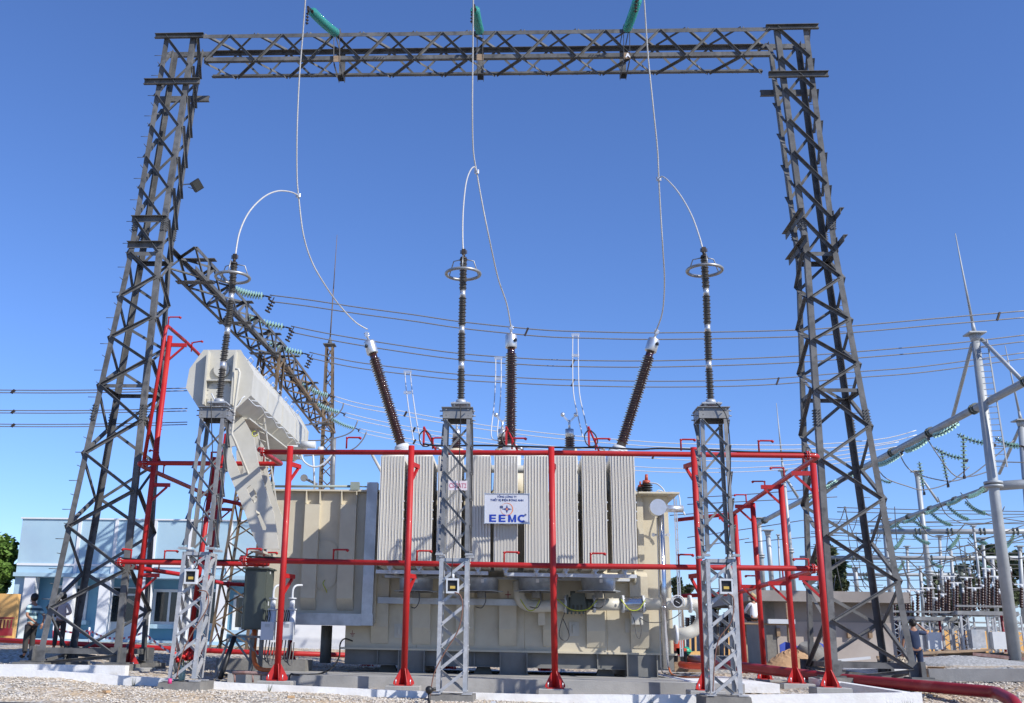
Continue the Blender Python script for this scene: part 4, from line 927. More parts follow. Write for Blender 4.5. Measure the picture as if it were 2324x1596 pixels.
def lv_bushing(u, v, top, Y=31.2):
    p = P(u, v, Y); q = P(u, top, Y); h = (q - p).length; n = 5; pr = [(0, .11)]
    for k in range(n): t = .02 + .055 * k * 1.25; pr += [(t, .12), (t + .02, .16), (t + .035, .16), (t + .05, .12)]
    b_ = part(TF, 'low_voltage_bushing', 'porc', lambda b: b.lathe(p, q, pr, n=20))
    part(b_, 'metal_head', 'alu', lambda b: (b.cyl(p + V((0, 0, .36)), p + V((0, 0, .62)), .13, n=18), b.cyl(p + V((0, 0, .62)), p + V((0, 0, .9)), .035, n=8), b.bar(p + V((0, 0, .85)), p + V((-.2, 0, 1.05)), .05, .05), b.bar(p + V((0, 0, .85)), p + V((.2, 0, 1.05)), .05, .05), b.ball(p + V((-.2, 0, 1.08)), .07), b.ball(p + V((.2, 0, 1.08)), .07)))
    part(b_, 'turret', 'cream', lambda b: b.cyl(V((p.x, p.y, zt + .05)), p, .3, .22, n=18))
    return p + V((0, 0, 1.08))
LV = [lv_bushing(1036, 1020, 960), lv_bushing(1293, 1020, 960), lv_bushing(1140, 1020, 970, 31.3)]
# right end fittings
Yc = 27.75; cc = P(1494, 1151, Yc)
part(TF, 'round_vent', 'alu', lambda b: (b.cyl(cc, cc + V((0, .3, 0)), 18.6 * px(1494, 1151, Yc), n=32), b.cyl(cc + V((.1, .17, -.02)), cc + V((.68, .17, -.02)), .095, n=16)))
part(TF, 'vent_pipe', 'steel', lambda b: (b.cyl(P(1499, 1165, 27.95), P(1511, 1519, 27.95), .088, n=20), b.cyl(P(1506, 1376, 27.95), P(1506, 1380, 27.95), .1, n=20)))
part(TF, 'vent_bracket', 'ltgrey', lambda b: (b.bar(P(1481, 1214, 28.1), P(1520, 1214, 28.1), .05, .02), b.cyl(P(1483, 1214, 28.09), P(1483, 1214, 28.05), .05, n=10), b.cyl(P(1517, 1214, 28.09), P(1517, 1214, 28.05), .05, n=10)))
part(TF, 'conduit', 'ltgrey', lambda b: b.tube([P(1491, 1175, 28.1), P(1496, 1350, 28.1), P(1500, 1515, 28.1)], .02, 6))
lw = P(1529, 1128, 28.9); lz = P(1529, 1490, 28.9).z; k_ = P(1541, 1128, 28.9).x - lw.x
part(TF, 'tank_ladder', 'alu', lambda b: (b.bb((lw.x, 28.9, lz), (lw.x + .03, 28.96, lw.z)), b.bb((lw.x + .12, 29.3, lz), (lw.x + .15, 29.36, lw.z)), [b.cyl((lw.x + .015, 28.93, lz + .2 + i * .29), (lw.x + .135, 29.33, lz + .2 + i * .29), .013, n=6) for i in range(12)]))
# oil circulation pipework
yp = 28.05
pl = [P(1178, 1345, yp), P(1180, 1357, yp), P(1190, 1370, yp), P(1208, 1376, yp), P(1232, 1376, yp)]
part(TF, 'oil_pipe', 'cream2', lambda b: (b.tube(smooth_pts([P(1177, 1318, yp)] + pl, 4) + [P(1282, 1374, yp)], .155, 16)))
part(TF, 'oil_pipe', 'cream2', lambda b: b.cyl(P(1348, 1372, yp), P(1414, 1372, yp), .155, n=18))
part(TF, 'oil_pipe', 'cream2', lambda b: b.tube([P(1457, 1371, yp)] + smooth_pts([P(1540, 1371, yp), P(1566, 1371, yp), P(1584, 1376, yp), P(1593, 1392, yp), P(1590, 1412, yp), P(1575, 1431, yp), P(1548, 1439, yp), P(1520, 1440, yp + .4)], 4), .155, 18))
fl = lambda b, u, v=1371, rr=.225: (b.cyl(P(u - 2.2, v, yp), P(u + 2.2, v, yp), rr, n=20), [b.cyl(P(u - 4.5, v, yp) + V((0, rr * .86 * math.cos(a_), rr * .86 * math.sin(a_))), P(u + 4.5, v, yp) + V((0, rr * .86 * math.cos(a_), rr * .86 * math.sin(a_))), .018, n=6) for a_ in [i * .785 for i in range(8)]])
for u in (1283, 1348, 1413, 1459, 1566): part(TF, 'pipe_flange', 'ltgrey', lambda b: fl(b, u))
part(TF, 'pipe_flange', 'ltgrey', lambda b: (b.cyl(P(1531, 1440, yp + .1), P(1537, 1440, yp + .1), .24, n=20)))
part(TF, 'oil_pump', 'cab', lambda b: (b.cyl(P(1286, 1372, yp), P(1330, 1372, yp), .19, n=18), b.box(P(1312, 1360, yp - .02), (.34, .4, .3)), b.cyl(P(1330, 1372, yp), P(1345, 1372, yp), .14, n=14), [b.bar(P(1288 + i * 9, 1350, yp - .2), P(1288 + i * 9, 1394, yp - .2), .02, .05) for i in range(5)], b.cyl(P(1300, 1352, yp - .1), P(1300, 1342, yp - .1), .07, n=10)))
part(TF, 'bellows', 'steel', lambda b: b.lathe(P(1416, 1372, yp), P(1456, 1371, yp), [(t * (P(1456, 1371, yp) - P(1416, 1372, yp)).length / 24, .205 if t % 2 else .165) for t in range(25)], n=24))
for u0, u1 in ((1184, 1222), (1268, 1352), (1412, 1461)):
    part(TF, 'bonding_lead', 'yellow', lambda b: b.tube(smooth_pts([P(u0 - 3, 1360, 27.8), P(lerp(u0, u1, .25), 1380, 27.78), P(lerp(u0, u1, .5), 1386, 27.78), P(lerp(u0, u1, .8), 1382, 27.78), P(u1 + 3, 1362, 27.8)], 5), .013, 6))
g = P(1538, 1367, 27.82)
part(TF, 'dial_gauge', 'ltgrey', lambda b: (b.cyl(g, g + V((0, .12, 0)), .135, n=24), b.tube([g + V((.17 * math.cos(R(a_)), -.02, .17 * math.sin(R(a_)))) for a_ in range(-30, 200, 20)], .02, 6)))
part(TF, 'gauge_face', 'black', lambda b: b.cyl(g - V((0, .004, 0)), g + V((0, .001, 0)), .11, n=24)); part(TF, 'gauge_needle', 'whitecloth', lambda b: b.bar(g + V((-.05, -.01, .03)), g + V((.05, -.01, -.03)), .01, .01))
part(TF, 'gauge_cable', 'wire_dark', lambda b: b.tube(smooth_pts([P(1545, 1390, 27.8), P(1530, 1402, 27.9), P(1500, 1412, 27.9), P(1470, 1412, 28), P(1452, 1402, 28.1)], 5), .012, 6))
part(TF, 'gauge_cable', 'wire_dark', lambda b: b.tube(smooth_pts([P(1432, 1393, 28), P(1440, 1410, 28), P(1444, 1440, 28), P(1452, 1448, 28), P(1456, 1425, 28), P(1450, 1405, 28)], 5), .012, 6))
part(TF, 'gauge_cable', 'wire_dark', lambda b: b.tube(smooth_pts([P(1282, 1390, 28), P(1272, 1420, 28.1), P(1270, 1445, 28.1), P(1284, 1455, 28.1), P(1292, 1440, 28.1), P(1278, 1405, 28.1)], 5), .012, 6))
for u, v in ((1303, 1428), (906, 1432), (1430, 1420)):
    part(TF, 'level_gauge', 'cream2', lambda b: (b.box(P(u, v, YT - .02), (.26, .03, .36)), b.box(P(u, v, YT - .06), (.07, .06, .2))))
q_ = P(1445, 1400, 28.2); part(TF, 'junction_box', 'cream2', lambda b: (b.box(q_, (.3, .2, .4)), b.cyl(P(1449, 1370, 28.1), P(1449, 1384, 28.1), .03, n=8), b.box(P(1449, 1385, 28.1), (.4, .06, .05))))
part(TF, 'junction_box', 'cream', lambda b: b.box(P(1229, 1400, 28.2), (.18, .14, .44)))
part(TF, 'red_cross_mark', 'darkred', lambda b: (b.box(P(1153, 1350, YT - .176), (.15, .004, .022)), b.box(P(1153, 1350, YT - .179), (.022, .003, .19))))
part(TF, 'earth_symbol', 'darkred', lambda b: (b.box(P(800, 1434, YT - .003), (.012, .004, .07)), b.box(P(800, 1438, YT - .004), (.13, .003, .014)), b.box(P(800, 1441, YT - .004), (.09, .003, .014)), b.box(P(800, 1444, YT - .004), (.045, .003, .014))))
part(TF, 'earth_lead', 'black', lambda b: b.tube(smooth_pts([P(800, 1455, 28.5), P(782, 1450, 28.3), P(772, 1462, 28), P(770, 1490, 27.6), P(755, 1515, 26), P(730, 1528, 25.4), P(700, 1532, 24.9), P(668, 1531, 24.62), P(661, 1530, 24.6), P(657, 1536, 24.6), P(656, 1549, 24.6)], 5), .02, 6))
# small auxiliary bushings on the right of the cover
def aux(u, v0, v1, r, n=4):
    p = P(u, v0, 28.9); q = P(u, v1, 28.9); L_ = (q - p).length
    b_ = part(TF, 'auxiliary_bushing', 'black', lambda b: b.lathe(p, q, [(0, r * .6)] + [(L_ * .5 * (k + f_) / n, rr) for k in range(n) for f_, rr in ((.1, r * .6), (.3, r), (.6, r), (.9, r * .6))] + [(L_ * .52, r * .4)], n=16))
    part(b_, 'bushing_cap', 'redbrown', lambda b: (b.cyl(p.lerp(q, .5), p.lerp(q, .68), r * .7, r * .6, n=14), b.cyl(p.lerp(q, .68), q, r * .28, r * .24, n=10)))
M['redbrown'] = mat('red_brown_cap', (.42, .08, .045), .4)
aux(1467, 1120, 1077, .17); aux(1453, 1120, 1093, .11); aux(1460, 1119, 1092, .1)
part(TF, 'cover_cable', 'ltgrey', lambda b: (b.tube(smooth_pts([P(1473, 1096, 28.8), P(1490, 1098, 28.7), P(1503, 1108, 28.6), P(1509, 1117, 28.6)], 5), .02, 6), b.tube(smooth_pts([P(1489, 1118, 28.5), P(1495, 1113, 28.5), P(1510, 1118, 28.5), P(1530, 1118, 28.4), P(1541, 1125, 28.3), P(1545, 1150, 28.2), P(1555, 1170, 28.2), P(1550, 1160, 28.2), P(1537, 1151, 28.2), P(1530, 1150, 28.2)], 5), .018, 6)))
# relay drum and gauges behind the left compartment
part(TF, 'relay_drum', 'ltgrey', lambda b: (b.cyl(P(684, 1010, 30), P(716, 1010, 30), .11, n=18), b.cyl(P(722, 1022, 30), P(734, 1022, 30), .11, n=18), b.cyl(P(640, 1012, 30), P(684, 1014, 30), .03, n=8), b.tube([P(710, 1022, 30), P(712, 1060, 30), P(714, 1115, 30)], .03, 8)))
part(TF, 'oil_gauge', 'galv_mid', lambda b: (b.cyl(P(690, 1085, 30), P(690, 1085, 30.1), .11, n=18), b.cyl(P(690, 1085, 30.05), P(720, 1100, 30.05), .04, n=8)))
part(TF, 'breather_pipe', 'ltgrey', lambda b: (b.tube(smooth_pts([P(683, 1026, 29.6), P(688, 1045, 29.6), P(705, 1058, 29.6), P(725, 1058, 29.6), P(745, 1042, 29.6), P(760, 1020, 29.6)], 5), .03, 6)))
part(TF, 'oil_pipe', 'cream2', lambda b: b.tube([P(845, 1033, 29), P(868, 1075, 28.8), P(868, 1100, 28.8)], .045, 8))
part(TF, 'conservator_leg', 'skid', lambda b: b.cyl(P(742, 1420, 30), P(738, 1505, 30), .16, n=16))
# ------------------------------------------------------------------ control cabinets on the left
def cabinet():
    a = P(557, 1291, 25.7); c = P(598, 1429, 25.7); root = thing('control_cabinet', V(((a.x + c.x) / 2, 26.1, c.z)), 'tall dark green control cabinet hung beside the left compartment', 'cabinet')
    part(root, 'cabinet_body', 'cab', lambda b: b.bb((a.x, 25.7, c.z), (c.x, 26.5, a.z)))
    part(root, 'cabinet_roof', 'cab', lambda b: b.bb((a.x - .05, 25.62, a.z), (c.x + .05, 26.55, a.z + .04)))
    part(root, 'door', 'cab', lambda b: b.bb((a.x + .03, 25.675, c.z + .03), (c.x - .03, 25.699, a.z - .05)))
    part(root, 'bracket', 'ltgrey', lambda b: (b.bb((c.x + .003, 26.0, a.z - .1), (lx0 + .0, 26.1, a.z - .04)), b.bb((c.x + .003, 26.0, lerp(a.z, c.z, .6)), (lx0, 26.1, lerp(a.z, c.z, .6) + .1))))
cabinet()
def breather(u, lab):
    Y = 25.2; a, c = P(u - 13, 1411, Y), P(u + 13, 1453, Y); cx = (a.x + c.x) / 2
    root = thing('breather_unit', V((cx, Y, c.z)), lab, 'breather', 'grey breather units below the compartment')
    part(root, 'control_box', 'ltgrey', lambda b: b.bb((a.x, Y, c.z), (c.x, Y + .22, a.z)))
    part(root, 'box_label', 'duct', lambda b: b.bb((cx - .06, Y - .004, a.z - .13), (cx + .06, Y - .001, a.z - .05)))
    part(root, 'cylinder', 'ltgrey', lambda b: (b.cyl((cx + .06, Y + .2, a.z - .3), (cx + .06, Y + .2, zat(1384, Y, u)), .1, n=14), b.cyl((cx + .06, Y + .2, zat(1384, Y, u)), (cx + .06, Y + .2, zat(1383, Y, u) + .02), .12, n=14), b.cyl((cx + .06, Y + .2, zat(1382, Y, u)), (cx + .06, Y + .2, zat(1360, Y, u)), .065, n=14), b.cyl((cx + .06, Y + .2, zat(1359, Y, u)), (cx + .06, Y + .2, zat(1357, Y, u) + .01), .10, n=14)))
    part(root, 'goose_neck', 'ltgrey', lambda b: b.tube(smooth_pts([(cx + .06, Y + .2, zat(1358, Y, u)), (cx + .06, Y + .2, zat(1338, Y, u)), (cx + .12, Y + .25, zat(1328, Y, u)), (cx + .24, Y + .4, zat(1326, Y, u))], 4), .026, 8))
    for k in range(3): part(root, 'cable', 'black', lambda b: b.tube(smooth_pts([(cx - .1 + k * .05, Y + .1, zat(1385, Y, u)), (cx - .06 + k * .05, Y + .05, zat(1396, Y, u)), (cx - .09 + k * .05, Y + .08, a.z)], 4), .012, 6))
    for k in range(3): part(root, 'cable_loop', 'wire_dark', lambda b: b.tube(smooth_pts([(cx - .1 + k * .08, Y + .1, c.z), (cx - .12 + k * .08, Y + .1, c.z - .35 - k * .06), (cx - .02 + k * .08, Y + .15, c.z - .42 - k * .06), (cx + .03 + k * .06, Y + .25, c.z - .05)], 5), .015, 6))
breather(606, 'left of the two grey breather units, beside the green cabinet'); breather(650, 'right of the two grey breather units, behind the leftmost front red post')
def stand():
    Y = 25.6; a, c = P(518, 1442, Y), P(592, 1442, Y); zb_ = P(575, 1524, Y).z
    root = thing('support_frame', V((c.x, Y + .3, zb_)), 'grey angle steel frame with diagonal braces under the green cabinet', 'frame')
    [part(root, 'top_rail', 'skid', lambda b: b.bb((a.x, Y + q, a.z - .05), (c.x, Y + q + .06, a.z))) for q in (0, .8)]
    for u in (571, 592):
        x = P(u, 1450, Y).x; part(root, 'leg', 'skid', lambda b: b.bb((x - .05, Y + .07, zb_), (x + .05, Y + .14, a.z - .051)))
    part(root, 'brace', 'skid', lambda b: (b.bar(P(521, 1445, Y), P(487, 1538, Y - .4), .05, .05), b.bar(P(528, 1445, Y), P(570, 1506, Y + .05), .05, .03), b.bar(P(556, 1445, Y), P(590, 1500, Y + .05), .05, .03)))
    part(root, 'cable_bundle', 'black', lambda b: b.tube([P(532, 1446, Y), P(516, 1492, Y - .2), P(500, 1540, Y - .5)], .06, 8))
    r2 = tag(MB().tube(smooth_pts([P(577, 1430, 25.9), P(577, 1455, 25.8), P(576, 1490, 25.6), P(582, 1512, 25.4), P(600, 1521, 25.2), P(628, 1521, 25.0)], 5), .055, 10).build('cable_conduit', 'orange'), 'orange flexible conduit curving down from the green cabinet', 'conduit')
    rr = thing('pipe_rail', P(560, 1538, 24.5), 'low rusty pipe rail lying across short props beside the leftmost front red post', 'rail')
    part(rr, 'rail_pipe', 'rustpipe', lambda b: b.tube([P(528, 1527, 24.3), P(560, 1527, 24.3), P(592, 1529, 24.3), P(614, 1530, 24.2)], .04, 8))
    for u in (532, 573, 592): part(rr, 'prop', 'rustpipe', lambda b: b.cyl(P(u, 1528, 24.3), P(u + 1, 1549, 24.3), .022, n=6))
    sl = MB(); sl.bb((P(500, 1500, 28).x, 27.6, PADZ), (P(700, 1500, 28).x, 28.6, PADZ + .28)); tag(sl.build('concrete_plinth', 'conc_dark'), 'dark concrete plinth lying on the pad below the left compartment', 'plinth')
M['rustpipe'] = mat('rusty_pipe', (.20, .09, .07), .7, 0, (.32, .22, .20), 6)
stand()
# ------------------------------------------------------------------ red spray-water frame
GP = 'red posts of the spray pipe frame'
def gusset(b, p, r, h=.35, w=.17):
    for k in range(4):
        t = k * math.pi / 2 + .4; d = V((math.cos(t), math.sin(t), 0)); n = V((-d.y, d.x, 0)) * .008
        b.prism([p + d * r * .7 - n, p + d * (r + w) - n, p + d * (r + w) - n + V((0, 0, .05)), p + d * r * .95 - n + V((0, 0, h))], n * 2)
def post(pb, pt, Y, label, r=.073, brackets=(), bd=(0, 1, 0), Yt=None, pier_w=.75, pierlab=None, mt='red'):
    p = pier(pb[0], pb[1], Y, w=pier_w, d=.65, h=.5, lab=pierlab or 'pier of the ' + label) if pier_w else P(*pb, Y)
    q = P(*pt, Yt or Y)
    root = thing('pipe_post', p, label, 'post', GP)
    part(root, 'tube', mt, lambda b: b.cyl(p, q, r, n=20))
    part(root, 'foot_gusset', mt, lambda b: (b.box(p + V((0, 0, .012)), (.38, .38, .022)), gusset(b, p + V((0, 0, .023)), r)))
    [part(root, 'anchor_bolt', 'alu', lambda b: b.cyl(p + V((x, y, .02)), p + V((x, y, .14)), .012, n=6)) for x in (-.16, .16) for y in (-.16, .16)]
    for v in brackets:
        t = (p.z - P(pb[0], v, Y).z) / (p.z - q.z); c = p.lerp(q, max(0, min(1, t))); d = V(bd).normalized()
        part(root, 'bracket', mt, lambda b: (b.bar(c + d * r * .6, c + d * .5, .07, .10, d.cross(V((0, 0, 1)))), b.bar(c + d * r * .6 + V((0, 0, -.42)), c + d * .42 + V((0, 0, -.05)), .06, .05, d.cross(V((0, 0, 1))))))
    return p, q
def pipe(name, pts, r, label, nozzles=(), cat='pipe', group='red spray pipes', mt='red', flanges=(), hose=None, nz=(1, 0, 0), hooks=0, arm=.30):
    pts = [V(p) for p in pts]; out = []
    for i, p in enumerate(pts):
        if 0 < i < len(pts) - 1:
            a = (pts[i - 1] - p); c = (pts[i + 1] - p); d = min(.16, a.length * .4, c.length * .4); a.normalize(); c.normalize()
            p0, p1 = p + a * d, p + c * d
            for k in range(5):
                t = k / 4; out.append((p0 * (1 - t) + p * t) * (1 - t) + (p * (1 - t) + p1 * t) * t)
        else: out.append(p)
    cen = pts[len(pts) // 2]; root = thing(name, cen, label, cat, group)
    part(root, 'tube', mt, lambda b: b.tube(out, r, 16))
    for q, d in nozzles:
        d = V(d).normalized(); e = q + V((0, 0, .30))
        part(root, 'spray_nozzle', mt, lambda b: (b.tube([q + V((0, 0, r * .5)), e - V((0, 0, .04)), e + d * .04, e + d * arm, e + d * (arm + .02) - V((0, 0, .02))], .021, 8), b.cyl(e + d * arm, e + d * (arm + .05) - V((0, 0, .03)), .032, n=10), b.ball(e - V((0, 0, .01)), .028, 8, 5)))
    for q, d in flanges:
        d = V(d).normalized()
        part(root, 'flange', mt, lambda b: (b.cyl(q - d * .035, q - d * .008, r * 1.75, n=18), b.cyl(q + d * .008, q + d * .035, r * 1.75, n=18)))
        u_ = d.cross(V((0, 0, 1))); w_ = d.cross(u_)
        part(root, 'flange_bolts', 'galv', lambda b: [b.cyl(q - d * .06 + (u_ * math.cos(a_) + w_ * math.sin(a_)) * r * 1.5, q + d * .06 + (u_ * math.cos(a_) + w_ * math.sin(a_)) * r * 1.5, .011, n=6) for a_ in [i * .785 for i in range(8)]])
    if hose: part(root, 'cable_hose', 'black', lambda b: b.tube(smooth_pts(hose, 5), .022, 8))
    return root
YP = 24.30; XR = (1, 0, 0)
# front posts
post((628, 1545), (659, 1013), 24, 'leftmost red post of the front row', brackets=(1052, 1306), bd=(.35, 1, 0))
post((916, 1556), (934, 1012), 24, 'second red post from the left in the front row', brackets=(1052, 1306), bd=(.3, 1, 0))
post((1260, 1563), (1251, 1015), 24, 'front row red post right of the company sign', brackets=(1052, 1306), bd=(.2, 1, 0))
post((1601, 1567), (1574, 1016), 24, 'front row red post beside the right pedestal', brackets=(1052, 1306), bd=(-.3, 1, 0))
R1 = post((1884, 1560), (1845, 1052), 24, 'nearest red post of the right side row', brackets=(1075, 1313), bd=(-1, .05, 0))
R2 = post((1807, 1551), (1772, 1100), 26.8, 'second nearest red post of the right side row', brackets=(1106, 1325), bd=(-1, .05, 0))
R3 = post((1736, 1542), (1708, 1142), 30.1, 'third nearest red post of the right side row', brackets=(1150, 1332), bd=(-1, .05, 0))
R4 = post((1692, 1535), (1668, 1168), 32.8, 'farthest red post of the right side row', brackets=(1176, 1340), bd=(-1, .05, 0), pier_w=.6)
# left posts
post((293, 1515), (386, 763), 27.3, 'tallest red post, at the left in front of the gantry tower', brackets=(783, 1100, 1305), bd=(1, .05, 0), pierlab='pier of the the tallest red post at the left', pier_w=1.0)
post((425, 1500), (487, 1038), 30.2, 'red post behind the left pedestal, nearer of two', brackets=(1135, 1318), bd=(.6, .2, 0), mt='red')
post((446, 1497), (514, 985), 33.2, 'red post behind the left pedestal, farther of two', brackets=(1155,), bd=(.6, .2, 0))
for u, t, lab in ((655, 1065, 'behind the leftmost front post'), (832, 1065, 'seen under the left end of the tank'), (1019, 1065, 'seen under the tank by the middle pedestal'), (1237, 1065, 'under the tank near the sign'), (1470, 1065, 'seen near the right end of the tank')):
    v = 1519 + (u - 832) * .012 if u > 700 else 1503
    post((u, v), (lerp(u, 1165, .05), 1150), 34, 'back row red post ' + lab, pier_w=.6, pierlab='low pier of the back post ' + lab)
# upper and lower runs along the front
def on(u, v, Y=YP): return P(u, v, Y)
up_n = [(786, 1021), (982, 1022), (1162, 1023), (1352, 1024), (1546, 1026), (1723, 1029)]
hose_up = [on(960, 1013) + V((0, -.05, .05)), on(1000, 1013) + V((0, -.06, .0)), on(1100, 1014) + V((0, -.05, .02)), on(1200, 1014), on(1300, 1016), on(1370, 1016), on(1450, 1020), on(1500, 1018), on(1600, 1021), on(1700, 1026), on(1800, 1027), on(1850, 1029)]
a_, c_, d_ = on(590, 1026), on(1856, 1035), P(1664, 1166, 33.4)
zU = (on(660, 1024).z + c_.z) / 2
pipe('spray_pipe', [on(593, 1026), on(1240, 1028), on(1858, 1035), P(1664, 1166, 33.4), P(1530, 1181, 33.7)], .062, 'upper red spray pipe along the front and right side of the frame',
     [(on(u, v), XR) for u, v in up_n] + [(on(1858, 1035).lerp(P(1664, 1166, 33.4), t), (-1, .1, 0)) for t in (.13, .33, .55, .8)], flanges=[(on(596, 1026), XR), (on(1832, 1034), XR)], hose=hose_up)
ln = [(559, 1275), (756, 1277), (946, 1280), (1144, 1283), (1341, 1286), (1541, 1289)]
pipe('spray_pipe', [on(551, 1272), on(1240, 1284), on(1862, 1291), P(1668, 1347, 33.4), P(1545, 1353, 33.7)], .062, 'lower red spray pipe along the front and right side of the frame',
     [(on(u, v), XR) for u, v in ln] + [(on(1862, 1291).lerp(P(1668, 1347, 33.4), t), (-1, .1, 0)) for t in (.1, .36, .66)], flanges=[(on(556, 1272), XR), (on(1845, 1291), XR)],
     hose=[on(546, 1262), on(600, 1265), on(700, 1270), on(780, 1272), on(850, 1276), on(900, 1273), on(925, 1277)])
# left loop
Yl = 26.6
pipe('spray_pipe', [on(598, 1026), on(588, 1020), P(638, 1053, Yl - .1), P(628, 1053, Yl), P(314, 1051, Yl), P(326, 1060, Yl + .6), P(490, 1132, 33.4), P(600, 1156, 34)], .062, 'upper red spray pipe looping round the left side of the frame',
     [(P(357, 1052, Yl), (-.4, -1, 0)), (P(478, 1052, Yl), XR), (P(598, 1053, Yl), XR), (P(370, 1080, Yl + 1.7), (1, .2, .2)), (P(540, 1141, 33.6), XR)], flanges=[(P(330, 1051, Yl), XR)])
pipe('spray_pipe', [on(552, 1272), on(548, 1268), P(608, 1281, Yl - .1), P(596, 1281, Yl), P(262, 1275, Yl), P(280, 1284, Yl + .6), P(412, 1304, 30.2), P(510, 1325, 33.4), P(612, 1330, 34)], .062, 'lower red spray pipe looping round the left side of the frame',
     [(P(296, 1275, Yl), (-.4, -1, 0)), (P(372, 1277, Yl), XR), (P(598, 1281, Yl), XR), (P(360, 1296, 28.6), (1, 0, 0)), (P(560, 1328, 33.6), XR)], flanges=[(P(272, 1275, Yl), XR), (P(519, 1326, 33.5), XR)],
     hose=[P(270, 1266, Yl), P(310, 1270, Yl), P(380, 1270, Yl), P(470, 1272, Yl), P(540, 1272, Yl), P(600, 1272, Yl)])
pipe('riser_pipe', [P(326, 1050, Yl), P(378, 738, 27.0), P(421, 775, 28.6), P(462, 815, 30.4), P(560, 900, 33.5)], .05, 'slim red riser pipe bent over beside the tallest red post', [(P(381, 743, 27.1), XR), (P(434, 800, 29.0), (1, -.2, .1))], group=None)
# detector brackets on the upper front pipe
for u, lab in ((961, 'left'), (1149, 'middle'), (1337, 'right')):
    p = on(u, 1016); root = thing('detector_bracket', p, f'small red triangular bracket with looped black cable on the upper front pipe, {lab} of three', 'bracket', 'cable brackets on the upper front pipe')
    part(root, 'upright', 'red', lambda b: (b.bar(p + V((0, 0, .02)), p + V((0, .05, .52)), .05, .03, V((1, 0, 0))), b.bar(p + V((0, .03, .5)), p + V((.28, .5, .0)), .04, .03)))
    part(root, 'cable_loop', 'black', lambda b: b.tube(smooth_pts([p + V((.02, .03, .45)), p + V((-.1, 0, .3)), p + V((-.06, -.05, .08)), p + V((.08, -.04, .02)), p + V((.2, 0, .12)), p + V((.16, .02, .3)), p + V((.05, .04, .42))], 5), .016, 6))
    part(root, 'detector', 'alu', lambda b: (b.cyl(p + V((.26, .45, .1)), p + V((.42, .45, .04)), .035, n=8)))
# supply mains on the ground
pipe('water_main', [P(-60, 1450, 37), P(240, 1465, 37), P(517, 1479, 37), P(880, 1490, 37)], .085, 'long red water main lying on the gravel behind the left gantry tower', group=None, cat='pipe')
pipe('water_main', [P(1560, 1497, 33), P(1640, 1508, 30.5), P(1790, 1527, 28.2), P(1905, 1541, 27.1), P(2080, 1556, 25.2), P(2262, 1572, 23.6), P(2300, 1592, 22.6), P(2330, 1640, 21.9)], .13, 'thick dark red water main lying on the ground at the right', mt='darkred', group=None, flanges=())
ORD = ['first', 'second', 'third', 'fourth', 'fifth', 'sixth', 'seventh', 'eighth', 'ninth', 'tenth', 'eleventh']
# ------------------------------------------------------------------ second lattice gantry receding on the left
def receding_gantry():
    # chords read at the near end (left tower), middle mast and far mast
    def sec(top_, bot_, Y, w):
        a, c = P(*top_, Y), P(*bot_, Y); c.x = a.x
        return [c, c + V((w, 0, 0)), a + V((w, 0, 0)), a]
    Y1, Y2, Y3 = 29.0, 41.0, 53.5
    A = sec((383, 560), (383, 612), Y1, .9); B = sec((607, 790), (607, 833), Y2, .9); C_ = sec((726, 938), (726, 984), Y3, .9)
    for nm, s0, s1, mt, lab in (('near', A, B, 'tower', 'grey lattice beam running back from the left gantry tower behind the conservator'), ('far', B, C_, 'rusty', 'rusty lattice beam running back to the far lightning mast')):
        root = thing('lattice_beam', s0[0].lerp(s1[0], .5), lab, 'lattice beam', 'lattice beams receding behind the conservator')
        co = lambda t: [p.lerp(q, t) for p, q in zip(s0, s1)]
        n = 13; lattice(root, co, [k / n for k in range(n + 1)], .12, .07, mt, leg_t=.012, brace_t=.01)
        for t in (.1, .47, .82):
            c = co(t); part(root, 'anchor_plate', 'tower', lambda b: (b.bar(c[0] + V((-.1, 0, 0)), c[1] + V((.2, 0, 0)), .3, .02, V((0, 1, 0))), b.bar(c[3] + V((-.1, 0, 0)), c[2] + V((.2, 0, 0)), .3, .02, V((0, 1, 0))), b.bar(c[1], c[2], .25, .02, V((0, 1, 0)))))
    def mast(name, foot, Yb, top, w0, w1, mt, lab, n, spire=None, Ytop=None):
        f, t = P(*foot, Yb), P(*top, Yb)
        sq = lambda c, w: [c + V((-w / 2, 0, 0)), c + V((w / 2, 0, 0)), c + V((w / 2, w, 0)), c + V((-w / 2, w, 0))]
        root = thing(name, f, lab, 'mast', 'lattice masts behind the transformer')
        lattice(root, lv([(0, sq(f, w0)), (1, sq(t, w1))]), [k / n for k in range(n + 1)], .10, .055, mt, leg_t=.012, brace_t=.01)
        if spire:
            s = P(*spire, Yb); tt = t + V((0, w1 / 2, 0))
            part(root, 'cap_plate', 'tower', lambda b: (b.box(tt, (w1 + .22, w1 + .22, .05)), b.cyl(tt, tt + V((0, 0, .5)), .16, .03, n=8)))
            part(root, 'lightning_rod', 'rusty', lambda b: (b.cyl(tt + V((0, 0, .4)), tt.lerp(s, .5), .04, .03, n=6), b.cyl(tt.lerp(s, .5), s, .03, .012, n=6)))
        return root
    mast('lattice_mast', (512, 1505), 39.5, (612, 800), 1.5, .9, 'rusty', 'rusty lattice mast standing between the left pedestal and the green cabinet', 16)
    mast('lightning_mast', (728, 1462), 53.5, (747, 781), 1.0, .42, 'rusty', 'rusty lattice lightning mast with tall thin rod rising behind the tank', 26, spire=(765, 533))
receding_gantry()
pm = tag(MB().cyl(P(754, 1120, 48), P(758, 995, 48), .11, n=12).build('vent_stack', 'galv_mid'), 'pale round pipe standing beside the rusty lightning mast', 'pipe')
